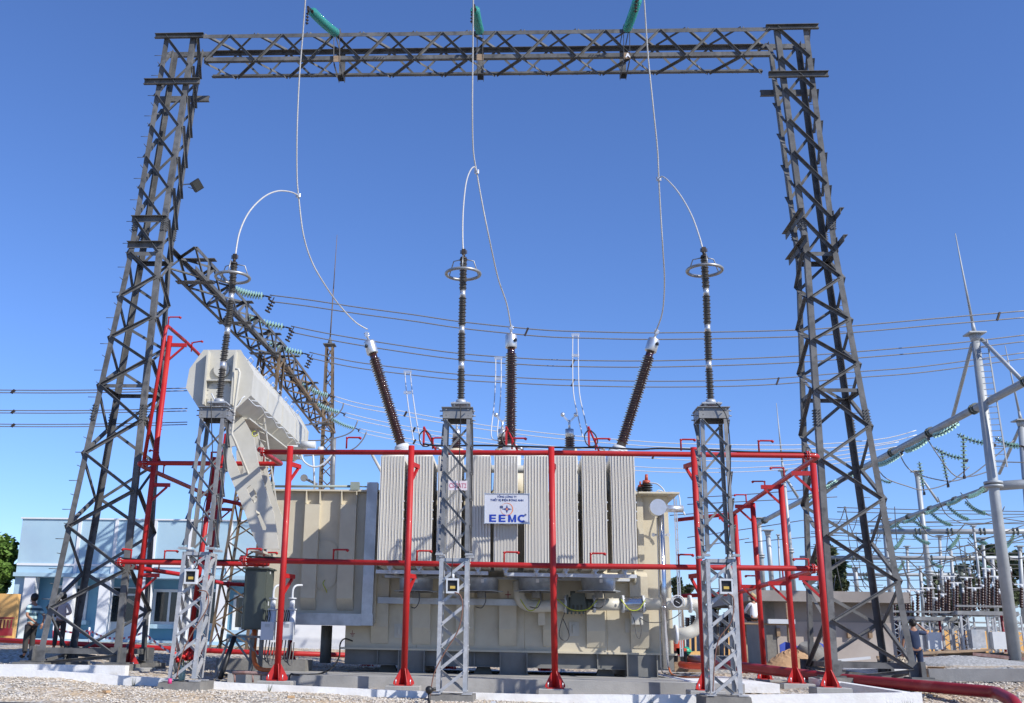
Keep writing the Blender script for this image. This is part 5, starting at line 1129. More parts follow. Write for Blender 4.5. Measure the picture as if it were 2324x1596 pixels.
# strings and twin conductors
def bundle(pts, Y, label, r=.022, sep=.22, mt='wire', spacers=(), group='twin overhead conductors behind the gantry', dy=None, name='twin_conductor', n=5):
    mid = [P(u, v, Y if not isinstance(Y, (list, tuple)) else lerp(Y[0], Y[1], i / (len(pts) - 1))) for i, (u, v) in enumerate(pts)]
    root = thing(name, mid[0], label, 'conductor', group); off = V((0, 0, sep / 2)) + (V(dy) if dy else V((0, 0, 0)))
    sm = smooth_pts(mid, n)
    for s in (1, -1): part(root, 'wire', mt, lambda b: b.tube([p + off * s for p in sm], r, 6))
    for k in spacers:
        p = sm[min(len(sm) - 1, int(k * (len(sm) - 1)))]; part(root, 'spacer', 'iron', lambda b: b.bar(p + off * 1.2 + V((.06, 0, 0)), p - off * 1.2 - V((.06, 0, 0)), .09, .06))
    return root
GS = 'pale glass strain insulators on the receding lattice beams'
for i, (a, c, Y, w, ws, hang) in enumerate((
    ((525, 653), (604, 672), 35.0, [(612, 677), (700, 688), (820, 706), (940, 722), (1040, 737), (1160, 750), (1240, 757), (1320, 760), (1500, 763), (1800, 757), (1940, 747), (2120, 731), (2340, 712)], (.45, .97), (612, 690)),
    ((560, 717), (651, 743), 37.4, [(660, 747), (760, 767), (900, 790), (1040, 809), (1180, 820), (1300, 825), (1500, 826), (1760, 818), (1940, 806), (2160, 787), (2340, 766)], (.5, .78), (657, 757)),
    ((609, 777), (693, 803), 40.6, [(702, 806), (800, 827), (920, 843), (1040, 856), (1180, 864), (1300, 869), (1500, 872), (1720, 868), (1940, 851), (2100, 838), (2340, 805)], (.5, .72), (700, 818)))):
    nm = ('nearest', 'second', 'third')[i]
    disc_string(P(*a, Y), P(*c, Y), 12, .15, 'glass2', f'{nm} glass insulator string on the near grey receding beam', GS, sag=.08, nseg=14)
    bundle(w, Y, f'{("highest", "second highest", "third highest")[i]} twin conductor crossing the sky behind the bushings', spacers=ws, sep=.24)
    q = P(*hang, Y); b = MB(); b.bar(q + V((.15, 0, .25)), q + V((-.05, 0, -.28)), .03, .03)
    for k in range(4): b.cyl(q + V((.1 - k * .05, 0, .1 - k * .12)), q + V((.08 - k * .05, 0, .06 - k * .12)), .11, n=10)
    tag(b.build('stockbridge_damper', 'iron'), f'dark hanging clamp below the end of the {nm} glass string', 'clamp', 'dark clamps at the ends of the glass strings')
for i, (a, c, Y, w) in enumerate((
    ((679, 869), (751, 899), 46.5, [(758, 904), (813, 920), (900, 936), (1008, 956), (1120, 973), (1220, 986), (1300, 994), (1420, 1004), (1552, 1012), (1800, 1015), (1990, 1003), (2080, 982)]),
    ((707, 909), (776, 937), 49.0, [(782, 941), (860, 960), (1000, 986), (1160, 1008), (1400, 1030), (1600, 1041), (1800, 1040), (1960, 1021), (2040, 1008)]),
    ((748, 947), (809, 973), 51.8, [(815, 977), (900, 995), (1020, 1016), (1240, 1044), (1480, 1066), (1700, 1066), (1860, 1052), (1975, 1037)]))):
    nm = ('nearest', 'middle', 'farthest')[i]
    disc_string(P(*a, Y), P(*c, Y), 14, .14, 'glass2', f'{nm} glass insulator string on the rusty receding beam', GS, sag=.1, nseg=12)
    bundle(w, Y, f'{nm} pale twin conductor leaving the rusty receding beam to the right', mt='wire_light', r=.02, spacers=(.2, .55), sep=.2, group='pale twin conductors low behind the transformer')
for i, v in enumerate((888, 934, 965)):
    bundle([(-60, v), (100, v + 1), (240, v), (425, v - 4)], 36 + i * 2, f'{("upper", "middle", "lower")[i]} of three twin conductors entering from the left edge', r=.02, sep=.10, spacers=(.25,), group='twin conductors at the left edge')
for i, (us, Ys) in enumerate((([(925, 846), (928, 880), (936, 940), (946, 1000)], 30.4), ([(1131, 815), (1131, 860), (1128, 920), (1122, 990), (1142, 1000)], 31), ([(1306, 762), (1306, 814), (1308, 890), (1320, 950), (1330, 992)], 31))):
    top = P(*us[0], 37)
    bundle(us, (37, Ys), f'pale twin dropper hanging from the overhead lines, {("leftmost", "middle", "rightmost")[i]} of three', r=.02, sep=.0, dy=(.10, 0, 0), mt='wire_light', group='twin droppers to the low voltage bushings', name='twin_dropper')
    b = MB(); b.box(top + V((0, 0, .03)), (.3, .06, .1)); b.box(P(us[0][0], us[0][1] + 45, 36.6), (.28, .05, .1)); tag(b.build('line_clamp', 'alu'), f'aluminium clamp holding the {("leftmost", "middle", "rightmost")[i]} twin dropper to the line', 'clamp', 'aluminium line clamps')
# drooping loops at the far mast
for i, pts in enumerate(([(683, 965), (720, 962), (757, 948), (775, 930), (780, 915)], [(672, 998), (720, 1000), (770, 992), (800, 978), (812, 955)], [(690, 1035), (760, 1030), (800, 1020), (822, 1000), (832, 980)])):
    tag(MB().tube(smooth_pts([P(u, v, 46) for u, v in pts], 5), .03, 6).build('jumper_loop', 'wire'), f'drooping jumper loop by the rusty mast, {("upper", "middle", "lower")[i]} of three', 'conductor', 'jumper loops by the rusty mast')

# ------------------------------------------------------------------ buildings
def blue_building():
    Y = 45.0; X = lambda u, v=1300: P(u, v, Y).x; Z = lambda v, u=250: P(u, v, Y).z
    xl, xr = X(36), X(800); zt_, z0 = Z(1180), .55; zr = Z(1312)
    root = thing('blue_building', V(((xl + xr) / 2, Y + 3, z0)), 'pale blue flat roofed building with white columns and dark windows behind the left tower', 'building')
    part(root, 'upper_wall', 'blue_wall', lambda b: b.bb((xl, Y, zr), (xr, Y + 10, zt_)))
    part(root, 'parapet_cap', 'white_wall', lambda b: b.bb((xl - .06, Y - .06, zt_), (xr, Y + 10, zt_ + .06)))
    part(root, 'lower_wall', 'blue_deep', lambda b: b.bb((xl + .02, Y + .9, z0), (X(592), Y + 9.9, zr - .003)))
    part(root, 'white_end_wall', 'white_wall', lambda b: b.bb((X(592) + .003, Y + .1, z0), (xr, Y + 9.9, zr - .003)))
    part(root, 'lintel', 'blue_wall', lambda b: b.bb((xl, Y - .25, zr + .003), (X(592), Y - .003, Z(1303))))
    part(root, 'horizontal_band', 'white_wall', lambda b: b.bb((xl, Y - .04, Z(1286)), (xr, Y - .003, Z(1281))))
    for u in (176, 260, 349, 430, 521, 610): part(root, 'vertical_band', 'white_wall', lambda b: b.bb((X(u, 1250) - .07, Y - .05, Z(1303)), (X(u, 1250) + .07, Y - .002, zt_ - .002)))
    part(root, 'end_pier', 'blue_wall', lambda b: b.bb((xl, Y + .0, z0), (X(58), Y + .89, zr - .004)))
    for u in (62, 150, 234, 325, 415, 501): part(root, 'column', 'white_wall', lambda b: b.bb((X(u, 1400) - .24, Y - .2, z0), (X(u, 1400) + .24, Y + .25, zr - .004)))
    part(root, 'plinth_step', 'blue_wall', lambda b: (b.bb((xl, Y - .8, z0 - .3), (X(592), Y + .89, Z(1452))), b.bb((xl, Y - 1.4, z0 - .3), (X(592), Y - .803, Z(1459)))))
    for a, c, t, bo in ((116, 182, 1335, 1402), (345, 408, 1340, 1408), (432, 494, 1338, 1410), (530, 566, 1350, 1418)):
        w = part(root, 'window', 'window', lambda b: b.bb((X(a), Y + .86, Z(bo)), (X(c), Y + .898, Z(t))))
        mid = (X(a) + X(c)) / 2
        part(w, 'frame', 'white_wall', lambda b: (b.bb((X(a) - .12, Y + .8, Z(bo)), (X(a), Y + .896, Z(t))), b.bb((X(c), Y + .8, Z(bo)), (X(c) + .12, Y + .896, Z(t))), b.bb((X(a) - .12, Y + .8, Z(t)), (X(c) + .12, Y + .896, Z(t) + .12)), b.bb((X(a) - .12, Y + .8, Z(bo) - .12), (X(c) + .12, Y + .896, Z(bo))), b.bb((mid - .05, Y + .82, Z(bo)), (mid + .05, Y + .858, Z(t)))))
        part(w, 'sill', 'blue_wall', lambda b: b.bb((X(a) - .3, Y + .5, Z(bo) - .3), (X(c) + .3, Y + .897, Z(bo) - .121)))
    d = part(root, 'door', 'white_wall', lambda b: b.bb((X(238), Y + .84, z0 + .0), (X(305), Y + .897, Z(1330))))
    part(d, 'door_glass', 'window', lambda b: (b.bb((X(244), Y + .82, Z(1345)), (X(300), Y + .838, Z(1333))), b.bb((X(268), Y + .82, Z(1410)), (X(296), Y + .838, Z(1350))), b.bb((X(243), Y + .82, Z(1410)), (X(262), Y + .838, Z(1350)))))
blue_building()
# dark wall things outside: orange wall, railing, tree
Y = 43.6; a, c = P(-140, 1345, Y), P(41, 1345, Y); w = MB(); w.bb((a.x, Y, .3), (c.x, Y + .3, a.z)); tag(w.build('orange_wall', 'orange_wall'), 'orange boundary wall at the left edge below the tree', 'wall')
def railing():
    Y = 42.6; a, c = P(-80, 1403, Y), P(31, 1403, Y); zb_ = P(0, 1440, Y).z
    root = thing('railing', V(((a.x + c.x) / 2, Y, zb_)), 'dark red metal railing at the left edge in front of the orange wall', 'railing')
    part(root, 'rail', 'darkred', lambda b: (b.bar(a, c, .07, .07), b.bar(V((a.x, Y, zb_ + .1)), V((c.x, Y, zb_ + .1)), .3, .1)))
    n = 14
    for k in range(n): x = lerp(a.x, c.x, (k + .5) / n); part(root, 'baluster', 'darkred', lambda b: b.bb((x - .025, Y - .025, zb_ + .153), (x + .025, Y + .025, a.z - .036)))
railing()
def tree(u, v, Y, w, h, label, mt='leaf', n=2600, leaf=.16, trunk=True, seed=1, group='trees beyond the yard', clumps=16, gap=.75, name='leafy_tree', cat='tree'):
    c = P(u, v, Y); rnd = random.Random(seed); g = ground_z(c.x, Y); k = px(u, v, Y); rw, rh = w * k / 2, h * k / 2
    root = thing(name, V((c.x, Y, g)), label, cat, group)
    cl = []
    for i in range(clumps):
        th = rnd.uniform(0, 6.28); ph = rnd.uniform(-1, 1); r = rnd.uniform(.25, .95)
        cl.append((V((c.x + rw * r * math.cos(th) * math.sqrt(1 - ph * ph * .6), Y + rw * .8 * r * math.sin(th), c.z + rh * ph * .85)), rnd.uniform(.22, .42) * min(rw, rh) * 1.15))
    b = MB()
    for i in range(n):
        cc, r = rnd.choice(cl); d = V((rnd.gauss(0, 1), rnd.gauss(0, 1), rnd.gauss(0, .8))); d.normalize(); p = cc + d * r * rnd.uniform(.35, 1.05) ** gap
        a1 = V((rnd.uniform(-1, 1), rnd.uniform(-1, 1), rnd.uniform(-.6, .6))).normalized(); a2 = a1.cross(V((rnd.uniform(-1, 1), rnd.uniform(-1, 1), rnd.uniform(-1, 1)))).normalized(); s = leaf * rnd.uniform(.6, 1.3)
        b.add([p - a1 * s, p + a2 * s * .5, p + a1 * s, p - a2 * s * .5], [(0, 1, 2, 3)])
    b.build('crown', mt, root)
    tr = MB(); base = V((c.x, Y, g - .2)); f = V((c.x, Y, c.z - rh * .55)); tr.tube([base, base.lerp(f, .5) + V((rw * .05, 0, 0)), f], [rw * .09 + .08, rw * .07 + .06, rw * .05 + .04], 8)
    for cc, r in cl[:9]: tr.tube([f, f.lerp(cc, .5) + V((0, 0, .15)), cc], [rw * .035 + .03, rw * .025 + .02, .015], 5)
    tr.build('trunk', 'bark', root)
tree(-14, 1290, 45.6, 126, 120, 'bright green leafy tree at the left edge above the orange wall', n=6000, leaf=.17, seed=3, clumps=26)
tree(2158, 1332, 75, 104, 110, 'grey green tree behind the insulator rows, left of the slim white poles', 'leaf2', 4200, .26, seed=4, clumps=14)
tree(2262, 1318, 75, 112, 150, 'tall grey green tree behind the slim white poles', 'leaf2', 5600, .26, seed=5, clumps=18)
tree(2338, 1310, 70, 80, 120, 'grey green tree at the right edge', 'leaf2', 3400, .26, seed=6, clumps=12)
tree(1885, 1300, 60, 74, 120, 'grey green tree behind the flat roofed building and the right gantry tower', 'leaf2', 4600, .22, seed=8, clumps=16)
tree(1545, 1335, 70, 46, 60, 'small dark tree beside the right end of the transformer', 'leaf2', 1500, .22, seed=9, clumps=8)
tree(1626, 1385, 52, 54, 90, 'dark green bush seen through the right pedestal', 'leaf2', 2200, .15, seed=10, clumps=12, name='bush', cat='bush')
tree(2040, 1395, 60, 90, 50, 'dark green bush between the building and the insulator rows', 'leaf2', 2600, .2, seed=12, clumps=12, name='bush', cat='bush')
tree(2140, 1430, 66, 130, 50, 'dark green hedge behind the insulator supports', 'leaf2', 2600, .2, seed=13, clumps=16, name='bush', cat='bush')
def block_building():
    Y = 38.0; X = lambda u, v=1400: P(u, v, Y).x; Z = lambda v, u=1880: P(u, v, Y).z
    root = thing('concrete_building', V((X(1880), Y + 3, .4)), 'unfinished grey concrete building with a flat overhanging roof slab behind the right tower', 'building')
    part(root, 'wall', 'conc_new', lambda b: b.bb((X(1737), Y, .2), (X(2028), Y + 6, Z(1369))))
    part(root, 'roof_slab', 'conc_new', lambda b: b.bb((X(1688), Y - .9, Z(1369) + .003), (X(2046), Y + 6.6, Z(1345))))
    part(root, 'lower_render', 'sandrender', lambda b: b.bb((X(1760), Y - .03, .2), (X(2020), Y - .002, Z(1412))))
    part(root, 'corner_column', 'conc_dark', lambda b: b.bb((X(1737) - .02, Y - .06, .2), (X(1757), Y - .001, Z(1369))))
    for u in (1765, 1800, 1838, 1880, 1925, 1973): part(root, 'wall_bracket', 'wood', lambda b: b.box((X(u, 1440), Y - .09, Z(1437)), (.12, .12, .28)))
M['sandrender'] = mat('fresh_render', (.37, .32, .285), .9, 0, (.42, .37, .33), .8, bump=.1, col3=(.30, .26, .235), scale3=.5)
block_building()
# scaffold and props by the building
def scaffold():
    Y = 36.6; root = thing('work_platform', P(1715, 1412, Y), 'plank work platform on props against the corner of the concrete building', 'scaffold')
    part(root, 'plank', 'wood', lambda b: (b.bb((P(1678, 1414, Y).x, Y - .4, P(1700, 1414, Y).z - .05), (P(1795, 1414, Y).x, Y + .4, P(1700, 1414, Y).z))))
    part(root, 'plank', 'ltgrey', lambda b: (b.bb((P(1735, 1412, Y).x, Y - .55, P(1740, 1412, Y).z - .06), (P(1795, 1412, Y).x, Y - .42, P(1740, 1406, Y).z))))
    for u in (1690, 1728, 1788): part(root, 'prop', 'wood', lambda b: b.cyl(V((P(u, 1414, Y).x, Y, ground_z(P(u, 1414, Y).x, Y) - .1)), V((P(u, 1414, Y).x, Y, P(u, 1414 if u < 1780 else 1365, Y).z - .06)), .05, n=6))
scaffold()
# ------------------------------------------------------------------ tubular switchyard on the right
def ypole(foot, top, Y, r0, r1, label, spire=None, flanges=(), n=10, name='steel_pole', cap=True, group='steel poles of the right switchyard', mt='pole', struts=()):
    f, t = P(*foot, Y), P(*top, Y); root = thing(name, f, label, 'pole', group)
    part(root, 'shaft', mt, lambda b: b.cyl(V((f.x, f.y, f.z - .3)), t, r0, r1, n=n))
    if cap: part(root, 'cap_plate', mt, lambda b: (b.box(t, (r1 * 4.2, r1 * 4.2, .05)), b.cyl(t - V((0, 0, .3)), t, r1, r1 * 1.5, n=n)))
    for v in flanges: q = P(lerp(foot[0], top[0], (v - foot[1]) / (top[1] - foot[1])), v, Y); part(root, 'flange', mt, lambda b: (b.cyl(q - V((0, 0, .1)), q - V((0, 0, .02)), r0 * 1.5, n=16), b.cyl(q + V((0, 0, .02)), q + V((0, 0, .1)), r0 * 1.5, n=16)))
    if spire: s = P(*spire, Y); part(root, 'lightning_rod', mt, lambda b: (b.cyl(t, t.lerp(s, .12), r1 * .6, .05, n=6), b.cyl(t.lerp(s, .1), s, .05, .015, n=6)))
    for p, q in struts: part(root, 'strut', mt, lambda b: b.cyl(P(*p, Y), P(*q), .07, n=8))
    return root
ypole((2304, 1497), (2212, 758), 36, .20, .14, 'thick tapering steel pole at the right with a tall lightning rod and ladder', spire=(2168, 530), flanges=(1100,), n=12,
      struts=(((2206, 782), (2162, 948, 41)), ((2228, 770), (2318, 862, 34))))
MBl = MB(); Yq = 35.6
for (u0, v0), (u1, v1) in (((2240, 770), (2286, 1060)), ): MBl.bar(P(u0, v0, Yq), P(u1, v1, Yq), .04, .04)
for k in range(22): t = k / 21; q = P(lerp(2240, 2286, t), lerp(775, 1058, t), Yq); MBl.bar(q, q + V((-.32, .1, 0)), .025, .025)
tag(MBl.build('pole_ladder', 'pole'), 'narrow rung ladder running up beside the thick right pole', 'ladder')
b = MB(); q = P(2304, 1499, 36); b.cyl(q + V((0, 0, -.9)), q, .5, .46, n=16); tag(b.build('pole_footing', 'conc_dark'), 'dark round concrete footing of the thick right pole', 'footing')
ypole((2360, 1480), (2317, 955), 44, .17, .14, 'steel pole cut by the right edge with a thin lightning rod', spire=(2281, 785), struts=(((2313, 975), (2268, 1075, 50)),))
for (f, t, Y_, r0, r1, lab, fl, st) in (
    ((2120, 1404), (2081, 1070), 58, 0.165, 0.132, 'strutted steel pole left of the thick pole', (1300,), (((2088, 1080), (2130, 1140, 58)),)),
    ((2028, 1420), (2007, 1178), 58, 0.154, 0.138, 'steel pole seen through the right gantry tower', (1270,), ()),
    ((1946, 1346), (1940, 1288), 66, 0.143, 0.132, 'short steel pole stub above the concrete building', (), ()),
    ((1803, 1346), (1777, 1068), 50, 0.110, 0.094, 'slim steel pole behind the red side posts with a lightning rod', (1250,), (((1780, 1080), (1812, 1130, 50)),)),
    ((1733, 1348), (1721, 1176), 62, 0.149, 0.149, 'stubby steel pole left of two behind the red posts', (1262,), ()),
    ((1754, 1348), (1742, 1204), 60, 0.138, 0.138, 'stubby steel pole right of two behind the red posts', (1290,), ()),
    ((1772, 1346), (1766, 1214), 60, 0.055, 0.050, 'thin white steel pole behind the red posts', (), ()),
    ((2190, 1404), (2179, 1284), 50, 0.110, 0.105, 'dark steel pole in front of the grey green trees', (1310,), ()),
    ((2229, 1372), (2209, 1194), 50, 0.066, 0.055, 'slim white pole with an insulator on top, left of the thick pole', (), ()),
    ((2208, 1372), (2199, 1290), 50, 0.061, 0.055, 'short slim white pole left of the thick pole', (), ())):
    ypole(f, t, Y_, r0, r1, lab, flanges=fl, struts=st, mt='cab' if 'dark' in lab else 'pole', spire=(1762, 915) if 'behind the red side posts with' in lab else None)  # the pole labelled dark takes the dark green cabinet material
def ybeam(p0, p1, r, label, clamps=0, n=8, group='tubular beams of the right switchyard'):
    p0, p1 = P(*p0), P(*p1); root = thing('tubular_beam', p0.lerp(p1, .5), label, 'beam', group)
    part(root, 'tube', 'pole', lambda b: b.cyl(p0, p1, r, n=n))
    for k in range(clamps):
        q = p0.lerp(p1, (k + .5) / clamps); a = (p1 - p0).normalized()
        part(root, 'clamp', 'cab', lambda b: (b.cyl(q - a * .12, q - a * .06, r * 1.4, n=10), b.cyl(q + a * .06, q + a * .12, r * 1.4, n=10)))
    return root
ybeam((2400, 828, 32.0), (1715, 1192, 62), .14, 'long tubular beam sloping across the sky through the thick right pole', 9)
ybeam((2268, 1098, 42), (1998, 1196, 58), .105, 'tubular beam running back from the thick pole to the pole seen through the tower', 5)
ybeam((2420, 1206, 50), (1976, 1207, 52), .125, 'upper horizontal tubular beam behind the right tower', 6)
ybeam((2420, 1267, 58), (1815, 1266, 60), .115, 'middle horizontal tubular beam behind the right tower', 7)
ybeam((2190, 1305, 66), (1870, 1304, 68), .10, 'lower horizontal tubular beam behind the right tower', 5)
ybeam((2420, 1092, 38), (2252, 1104, 38), .17, 'thick horizontal tubular beam entering from the right edge', 1)
GY = 'glass insulator strings of the right switchyard'
ys = [((2176, 958, 38.6), (2112, 990, 40), 'topmost bright'), ((2108, 994, 40.5), (2050, 1024, 42), 'second bright'), ((2048, 1026, 42.2), (1988, 1056, 44), 'third bright'),
      ((2186, 987, 38.4), (2188, 1072, 38.4), 'upright hanging right'), ((2136, 1022, 40), (2150, 1092, 40), 'upright hanging middle'), ((2086, 1048, 42), (2096, 1110, 42), 'upright hanging left'),
      ((2172, 985, 39), (2248, 1006, 39), 'long drooping upper'), ((2118, 1015, 41), (2186, 1040, 41), 'long drooping lower'), ((2258, 994, 37), (2318, 1012, 37), 'drooping one at the right edge'),
      ((1957, 1060, 45), (1918, 1080, 46), 'short one on the sloping beam'), ((1900, 1090, 48), (1868, 1106, 49), 'short lower one on the sloping beam'), ((1862, 1112, 50), (1830, 1128, 51), 'lowest one on the sloping beam'),
      ((1992, 1083, 52), (2024, 1094, 52), 'small level upper'), ((1962, 1107, 52), (1998, 1119, 52), 'small level lower')]
for i, (a, c, lab) in enumerate(ys):
    L_ = (P(*a) - P(*c)).length; disc_string(P(*a), P(*c), max(8, int(L_ / .17)), .115 if i < 9 else .10, 'glass3', f'{lab} glass insulator string in the right switchyard', GY, sag=.1 if abs(a[0] - c[0]) > 20 else .03, nseg=10, clamp=i < 9)
pr_ = 0
for k, (u, v, du, dv, Y_) in enumerate(((2240, 1102, -50, 26, 42.5), (2188, 1124, -46, 20, 46), (2138, 1143, -44, 22, 49), (2090, 1165, -46, 20, 52), (2042, 1184, -40, 16, 55),
    (2190, 1138, 50, 28, 45), (2150, 1148, 52, 32, 47), (2112, 1164, 50, 28, 49), (2068, 1176, 46, 26, 52), (2032, 1190, 40, 20, 55),
    (2072, 1213, 40, 20, 51), (2200, 1213, 42, 20, 51), (2320, 1213, 36, 18, 51), (2052, 1213, -26, 34, 51), (2178, 1213, -30, 34, 51), (2302, 1213, -28, 34, 51),
    (1908, 1272, 26, 14, 60), (2110, 1272, 30, 14, 60), (2216, 1272, 34, 16, 60), (2052, 1272, -20, 26, 60), (2190, 1275, -22, 26, 60), (1960, 1308, 24, 10, 66), (2090, 1310, 26, 12, 66))):
    a, c = (u, v, Y_), (u + du, v + dv, Y_ + (.3 if du > 0 else -.3))
    sd = 'right' if du > 0 else 'left'
    rowname = ('above the sloping beam', 'below the sloping beam', 'under the upper horizontal beam', 'under the middle horizontal beam', 'under the lower horizontal beam')[0 if k < 5 else 1 if k < 10 else 2 if k < 16 else 3 if k < 21 else 4]
    o = disc_string(P(*a), P(*c), 11, .10, 'glass3', f'string leaning {sd} {rowname}, {["first", "second", "third", "fourth", "fifth", "sixth"][k % 5 if k < 10 else (k - 10) % 6 if k < 16 else (k - 16) % 5 if k < 21 else k - 21]} from the left', GY, sag=.12, nseg=8, clamp=False)
# wires of the right switchyard
def wire_words(pts):
    du = abs(pts[-1][0] - pts[0][0]); dv = abs(pts[-1][1] - pts[0][1]); mid = pts[len(pts) // 2][1]; side = 'left of' if (pts[0][0] + pts[-1][0]) / 2 < 2080 else 'right of'
    if du > 250: k = 'long level wire crossing the far right switchyard'; g = 'long level wires of the right switchyard'
    elif mid > max(pts[0][1], pts[-1][1]): k = f'sagging loop of dark wire {side} the strutted steel pole'; g = f'sagging wire loops {side} the strutted pole'
    elif dv > du: k = f'steeply falling thin wire {side} the strutted steel pole'; g = f'steep thin wires {side} the strutted pole'
    else: k = f'sloping thin wire {side} the strutted steel pole'; g = f'sloping thin wires {side} the strutted pole'
    return k, 'wire', g
wl = [([(2100, 990), (2160, 1074), (2200, 1082), (2250, 1068)], 39), ([(1988, 1056), (2010, 1085), (2060, 1104), (2096, 1112), (2150, 1098), (2200, 1060)], 41), ([(2040, 1027), (2070, 1070), (2150, 1092), (2200, 1080), (2240, 1052), (2300, 1000)], 40),
      ([(1900, 1152), (2080, 1157), (2240, 1160), (2400, 1162)], 60), ([(1900, 1162), (2100, 1166), (2400, 1168)], 60), ([(1880, 1185), (2080, 1186), (2400, 1190)], 60), ([(1880, 1210), (2000, 1212)], 60), ([(1880, 1226), (2000, 1228)], 60),
      ([(2050, 1255), (2120, 1256), (2200, 1236), (2330, 1190)], 45), ([(1985, 1290), (2080, 1292), (2180, 1268), (2280, 1232), (2360, 1200)], 45), ([(1930, 1318), (2060, 1300), (2160, 1268), (2330, 1222)], 52),
      ([(2012, 1247), (2030, 1262), (2060, 1267), (2090, 1263), (2100, 1235)], 51), ([(2148, 1247), (2160, 1262), (2190, 1268), (2220, 1262), (2228, 1236)], 51), ([(2270, 1247), (2280, 1262), (2310, 1268), (2340, 1262)], 51),
      ([(2060, 1270), (2180, 1380)], 50), ([(2196, 1230), (2330, 1352)], 49), ([(2196, 1222), (2290, 1330)], 49), ([(2130, 1292), (2132, 1340), (2118, 1380)], 52), ([(2190, 1240), (2186, 1300), (2140, 1330), (2040, 1360)], 52),
      ([(1935, 1320), (1960, 1345), (1990, 1352), (2010, 1330)], 56), ([(1690, 1232), (1800, 1222), (1900, 1215)], 60), ([(1560, 1130), (1700, 1122), (1900, 1106)], 58), ([(1560, 1145), (1700, 1138), (1900, 1128)], 58), ([(1520, 1170), (1660, 1160)], 58),
      ([(1560, 1220), (1700, 1200), (1830, 1180)], 58), ([(1560, 1245), (1700, 1222)], 58), ([(1560, 1335), (1700, 1338)], 58), ([(1830, 1160), (1850, 1200), (1900, 1190), (1918, 1150)], 55), ([(2000, 1120), (2010, 1150), (1980, 1180), (1960, 1190)], 54),
      ([(2250, 1012), (2330, 1015)], 40), ([(2250, 1048), (2330, 1050)], 40), ([(2128, 1128), (2150, 1170), (2200, 1190), (2260, 1180), (2280, 1150)], 48), ([(2180, 1118), (2230, 1165), (2330, 1185)], 48), ([(2080, 1172), (2110, 1215), (2160, 1215), (2190, 1190)], 50)]
for i, (pts, Y_) in enumerate(wl):
    tag(MB().tube(smooth_pts([P(u, v, Y_) for u, v in pts], 6), .022 if Y_ < 50 else .026, 5).build('switchyard_wire', 'wire_dark' if i not in (0, 1, 2) else 'wire'), *wire_words(pts))
# more distant columns, busbars and droppers
rnd = random.Random(21)
for i, (u, vb, vt, Y_, lean) in enumerate(((1660, 1350, 1230, 64, -6), (1836, 1400, 1282, 66, -6), (1862, 1398, 1236, 70, -8), (1985, 1410, 1262, 64, -8), (2066, 1410, 1240, 70, -8), (2096, 1405, 1285, 62, -8), (2142, 1400, 1216, 66, -10), (2168, 1400, 1250, 60, -10), (2240, 1395, 1222, 58, -10), (2262, 1395, 1270, 54, -10), (2322, 1400, 1240, 52, -8), (1648, 1350, 1270, 70, -4))):
    ypole((u, vb), (u + lean, vt), Y_, .12, .09, f'{ORD[i] if i < 11 else "twelfth"} slim grey column in the far part of the right switchyard', cap=i % 2 == 0, n=8, group='slim far columns of the right switchyard')
for i in range(26):
    u0 = rnd.uniform(1850, 2250); v0 = rnd.choice((1208, 1267, 1305, 1150)); u1 = u0 + rnd.uniform(-30, 90); v1 = v0 + rnd.uniform(50, 130); Y_ = rnd.uniform(48, 60)
    wl.append(([(u0, v0), (lerp(u0, u1, .35), lerp(v0, v1, .6)), (lerp(u0, u1, .7), lerp(v0, v1, .9)), (u1, min(v1, 1385))], Y_))
for i in range(12):
    v0 = 1175 + i * 15 + rnd.uniform(-5, 5); wl.append(([(1840, v0 + rnd.uniform(-8, 8)), (2080, v0 + 8), (2400, v0 + rnd.uniform(-12, 8))], rnd.uniform(56, 68)))
for i, (pts, Y_) in enumerate(wl[-38:]):
    tag(MB().tube(smooth_pts([P(u, v, Y_) for u, v in pts], 6), .022, 5).build('switchyard_wire', 'wire_dark'), *wire_words(pts))
# ---- switchgear rows
def gear(u, vb, vt, Y, kind, label, group):
    p, q = P(u, vb, Y), P(u, vt, Y); h = (q - p).length; root = thing('post_insulator', p, label, 'insulator', group)
    n = max(5, int(h / .11)); r = .085 if kind else .06; pr = []
    for k in range(n): t = h * k / n; pr += [(t, r * .62), (t + h / n * .4, r), (t + h / n * .6, r), (t + h / n * .95, r * .62)]
    part(root, 'porcelain', 'porc2', lambda b: b.lathe(p, q, pr, n=9))
    part(root, 'metal_cap', 'ltgrey', lambda b: (b.cyl(q, q + V((0, 0, .12)), r * .9, n=8), b.bar(q + V((-.3, 0, .14)), q + V((.3, 0, .14)), .05, .05) if kind else b.cyl(q + V((0, 0, .12)), q + V((0, 0, .22)), .04, n=6)))
GI = 'dark brown post insulators of the switchgear rows'
cols = [(z[0], z[1], z[2]) for z in ((1999, 1398, 1345), (2012, 1400, 1370), (2031, 1402, 1348), (2042, 1400, 1330), (2056, 1400, 1342), (2062, 1402, 1338), (2072, 1400, 1332), (2083, 1402, 1330), (2101, 1396, 1324), (2106, 1398, 1330), (2113, 1398, 1322), (2125, 1396, 1330), (2131, 1396, 1322),
        (2139, 1394, 1312), (2146, 1396, 1310), (2153, 1394, 1308), (2164, 1390, 1302), (2172, 1392, 1312), (2186, 1386, 1302), (2193, 1388, 1306), (2202, 1386, 1296), (2212, 1386, 1308), (2222, 1384, 1296), (2230, 1384, 1290), (2236, 1384, 1300), (2244, 1382, 1290), (2253, 1382, 1298), (2262, 1380, 1298), (2268, 1380, 1304), (2275, 1380, 1290), (2294, 1380, 1290), (2318, 1380, 1300))]
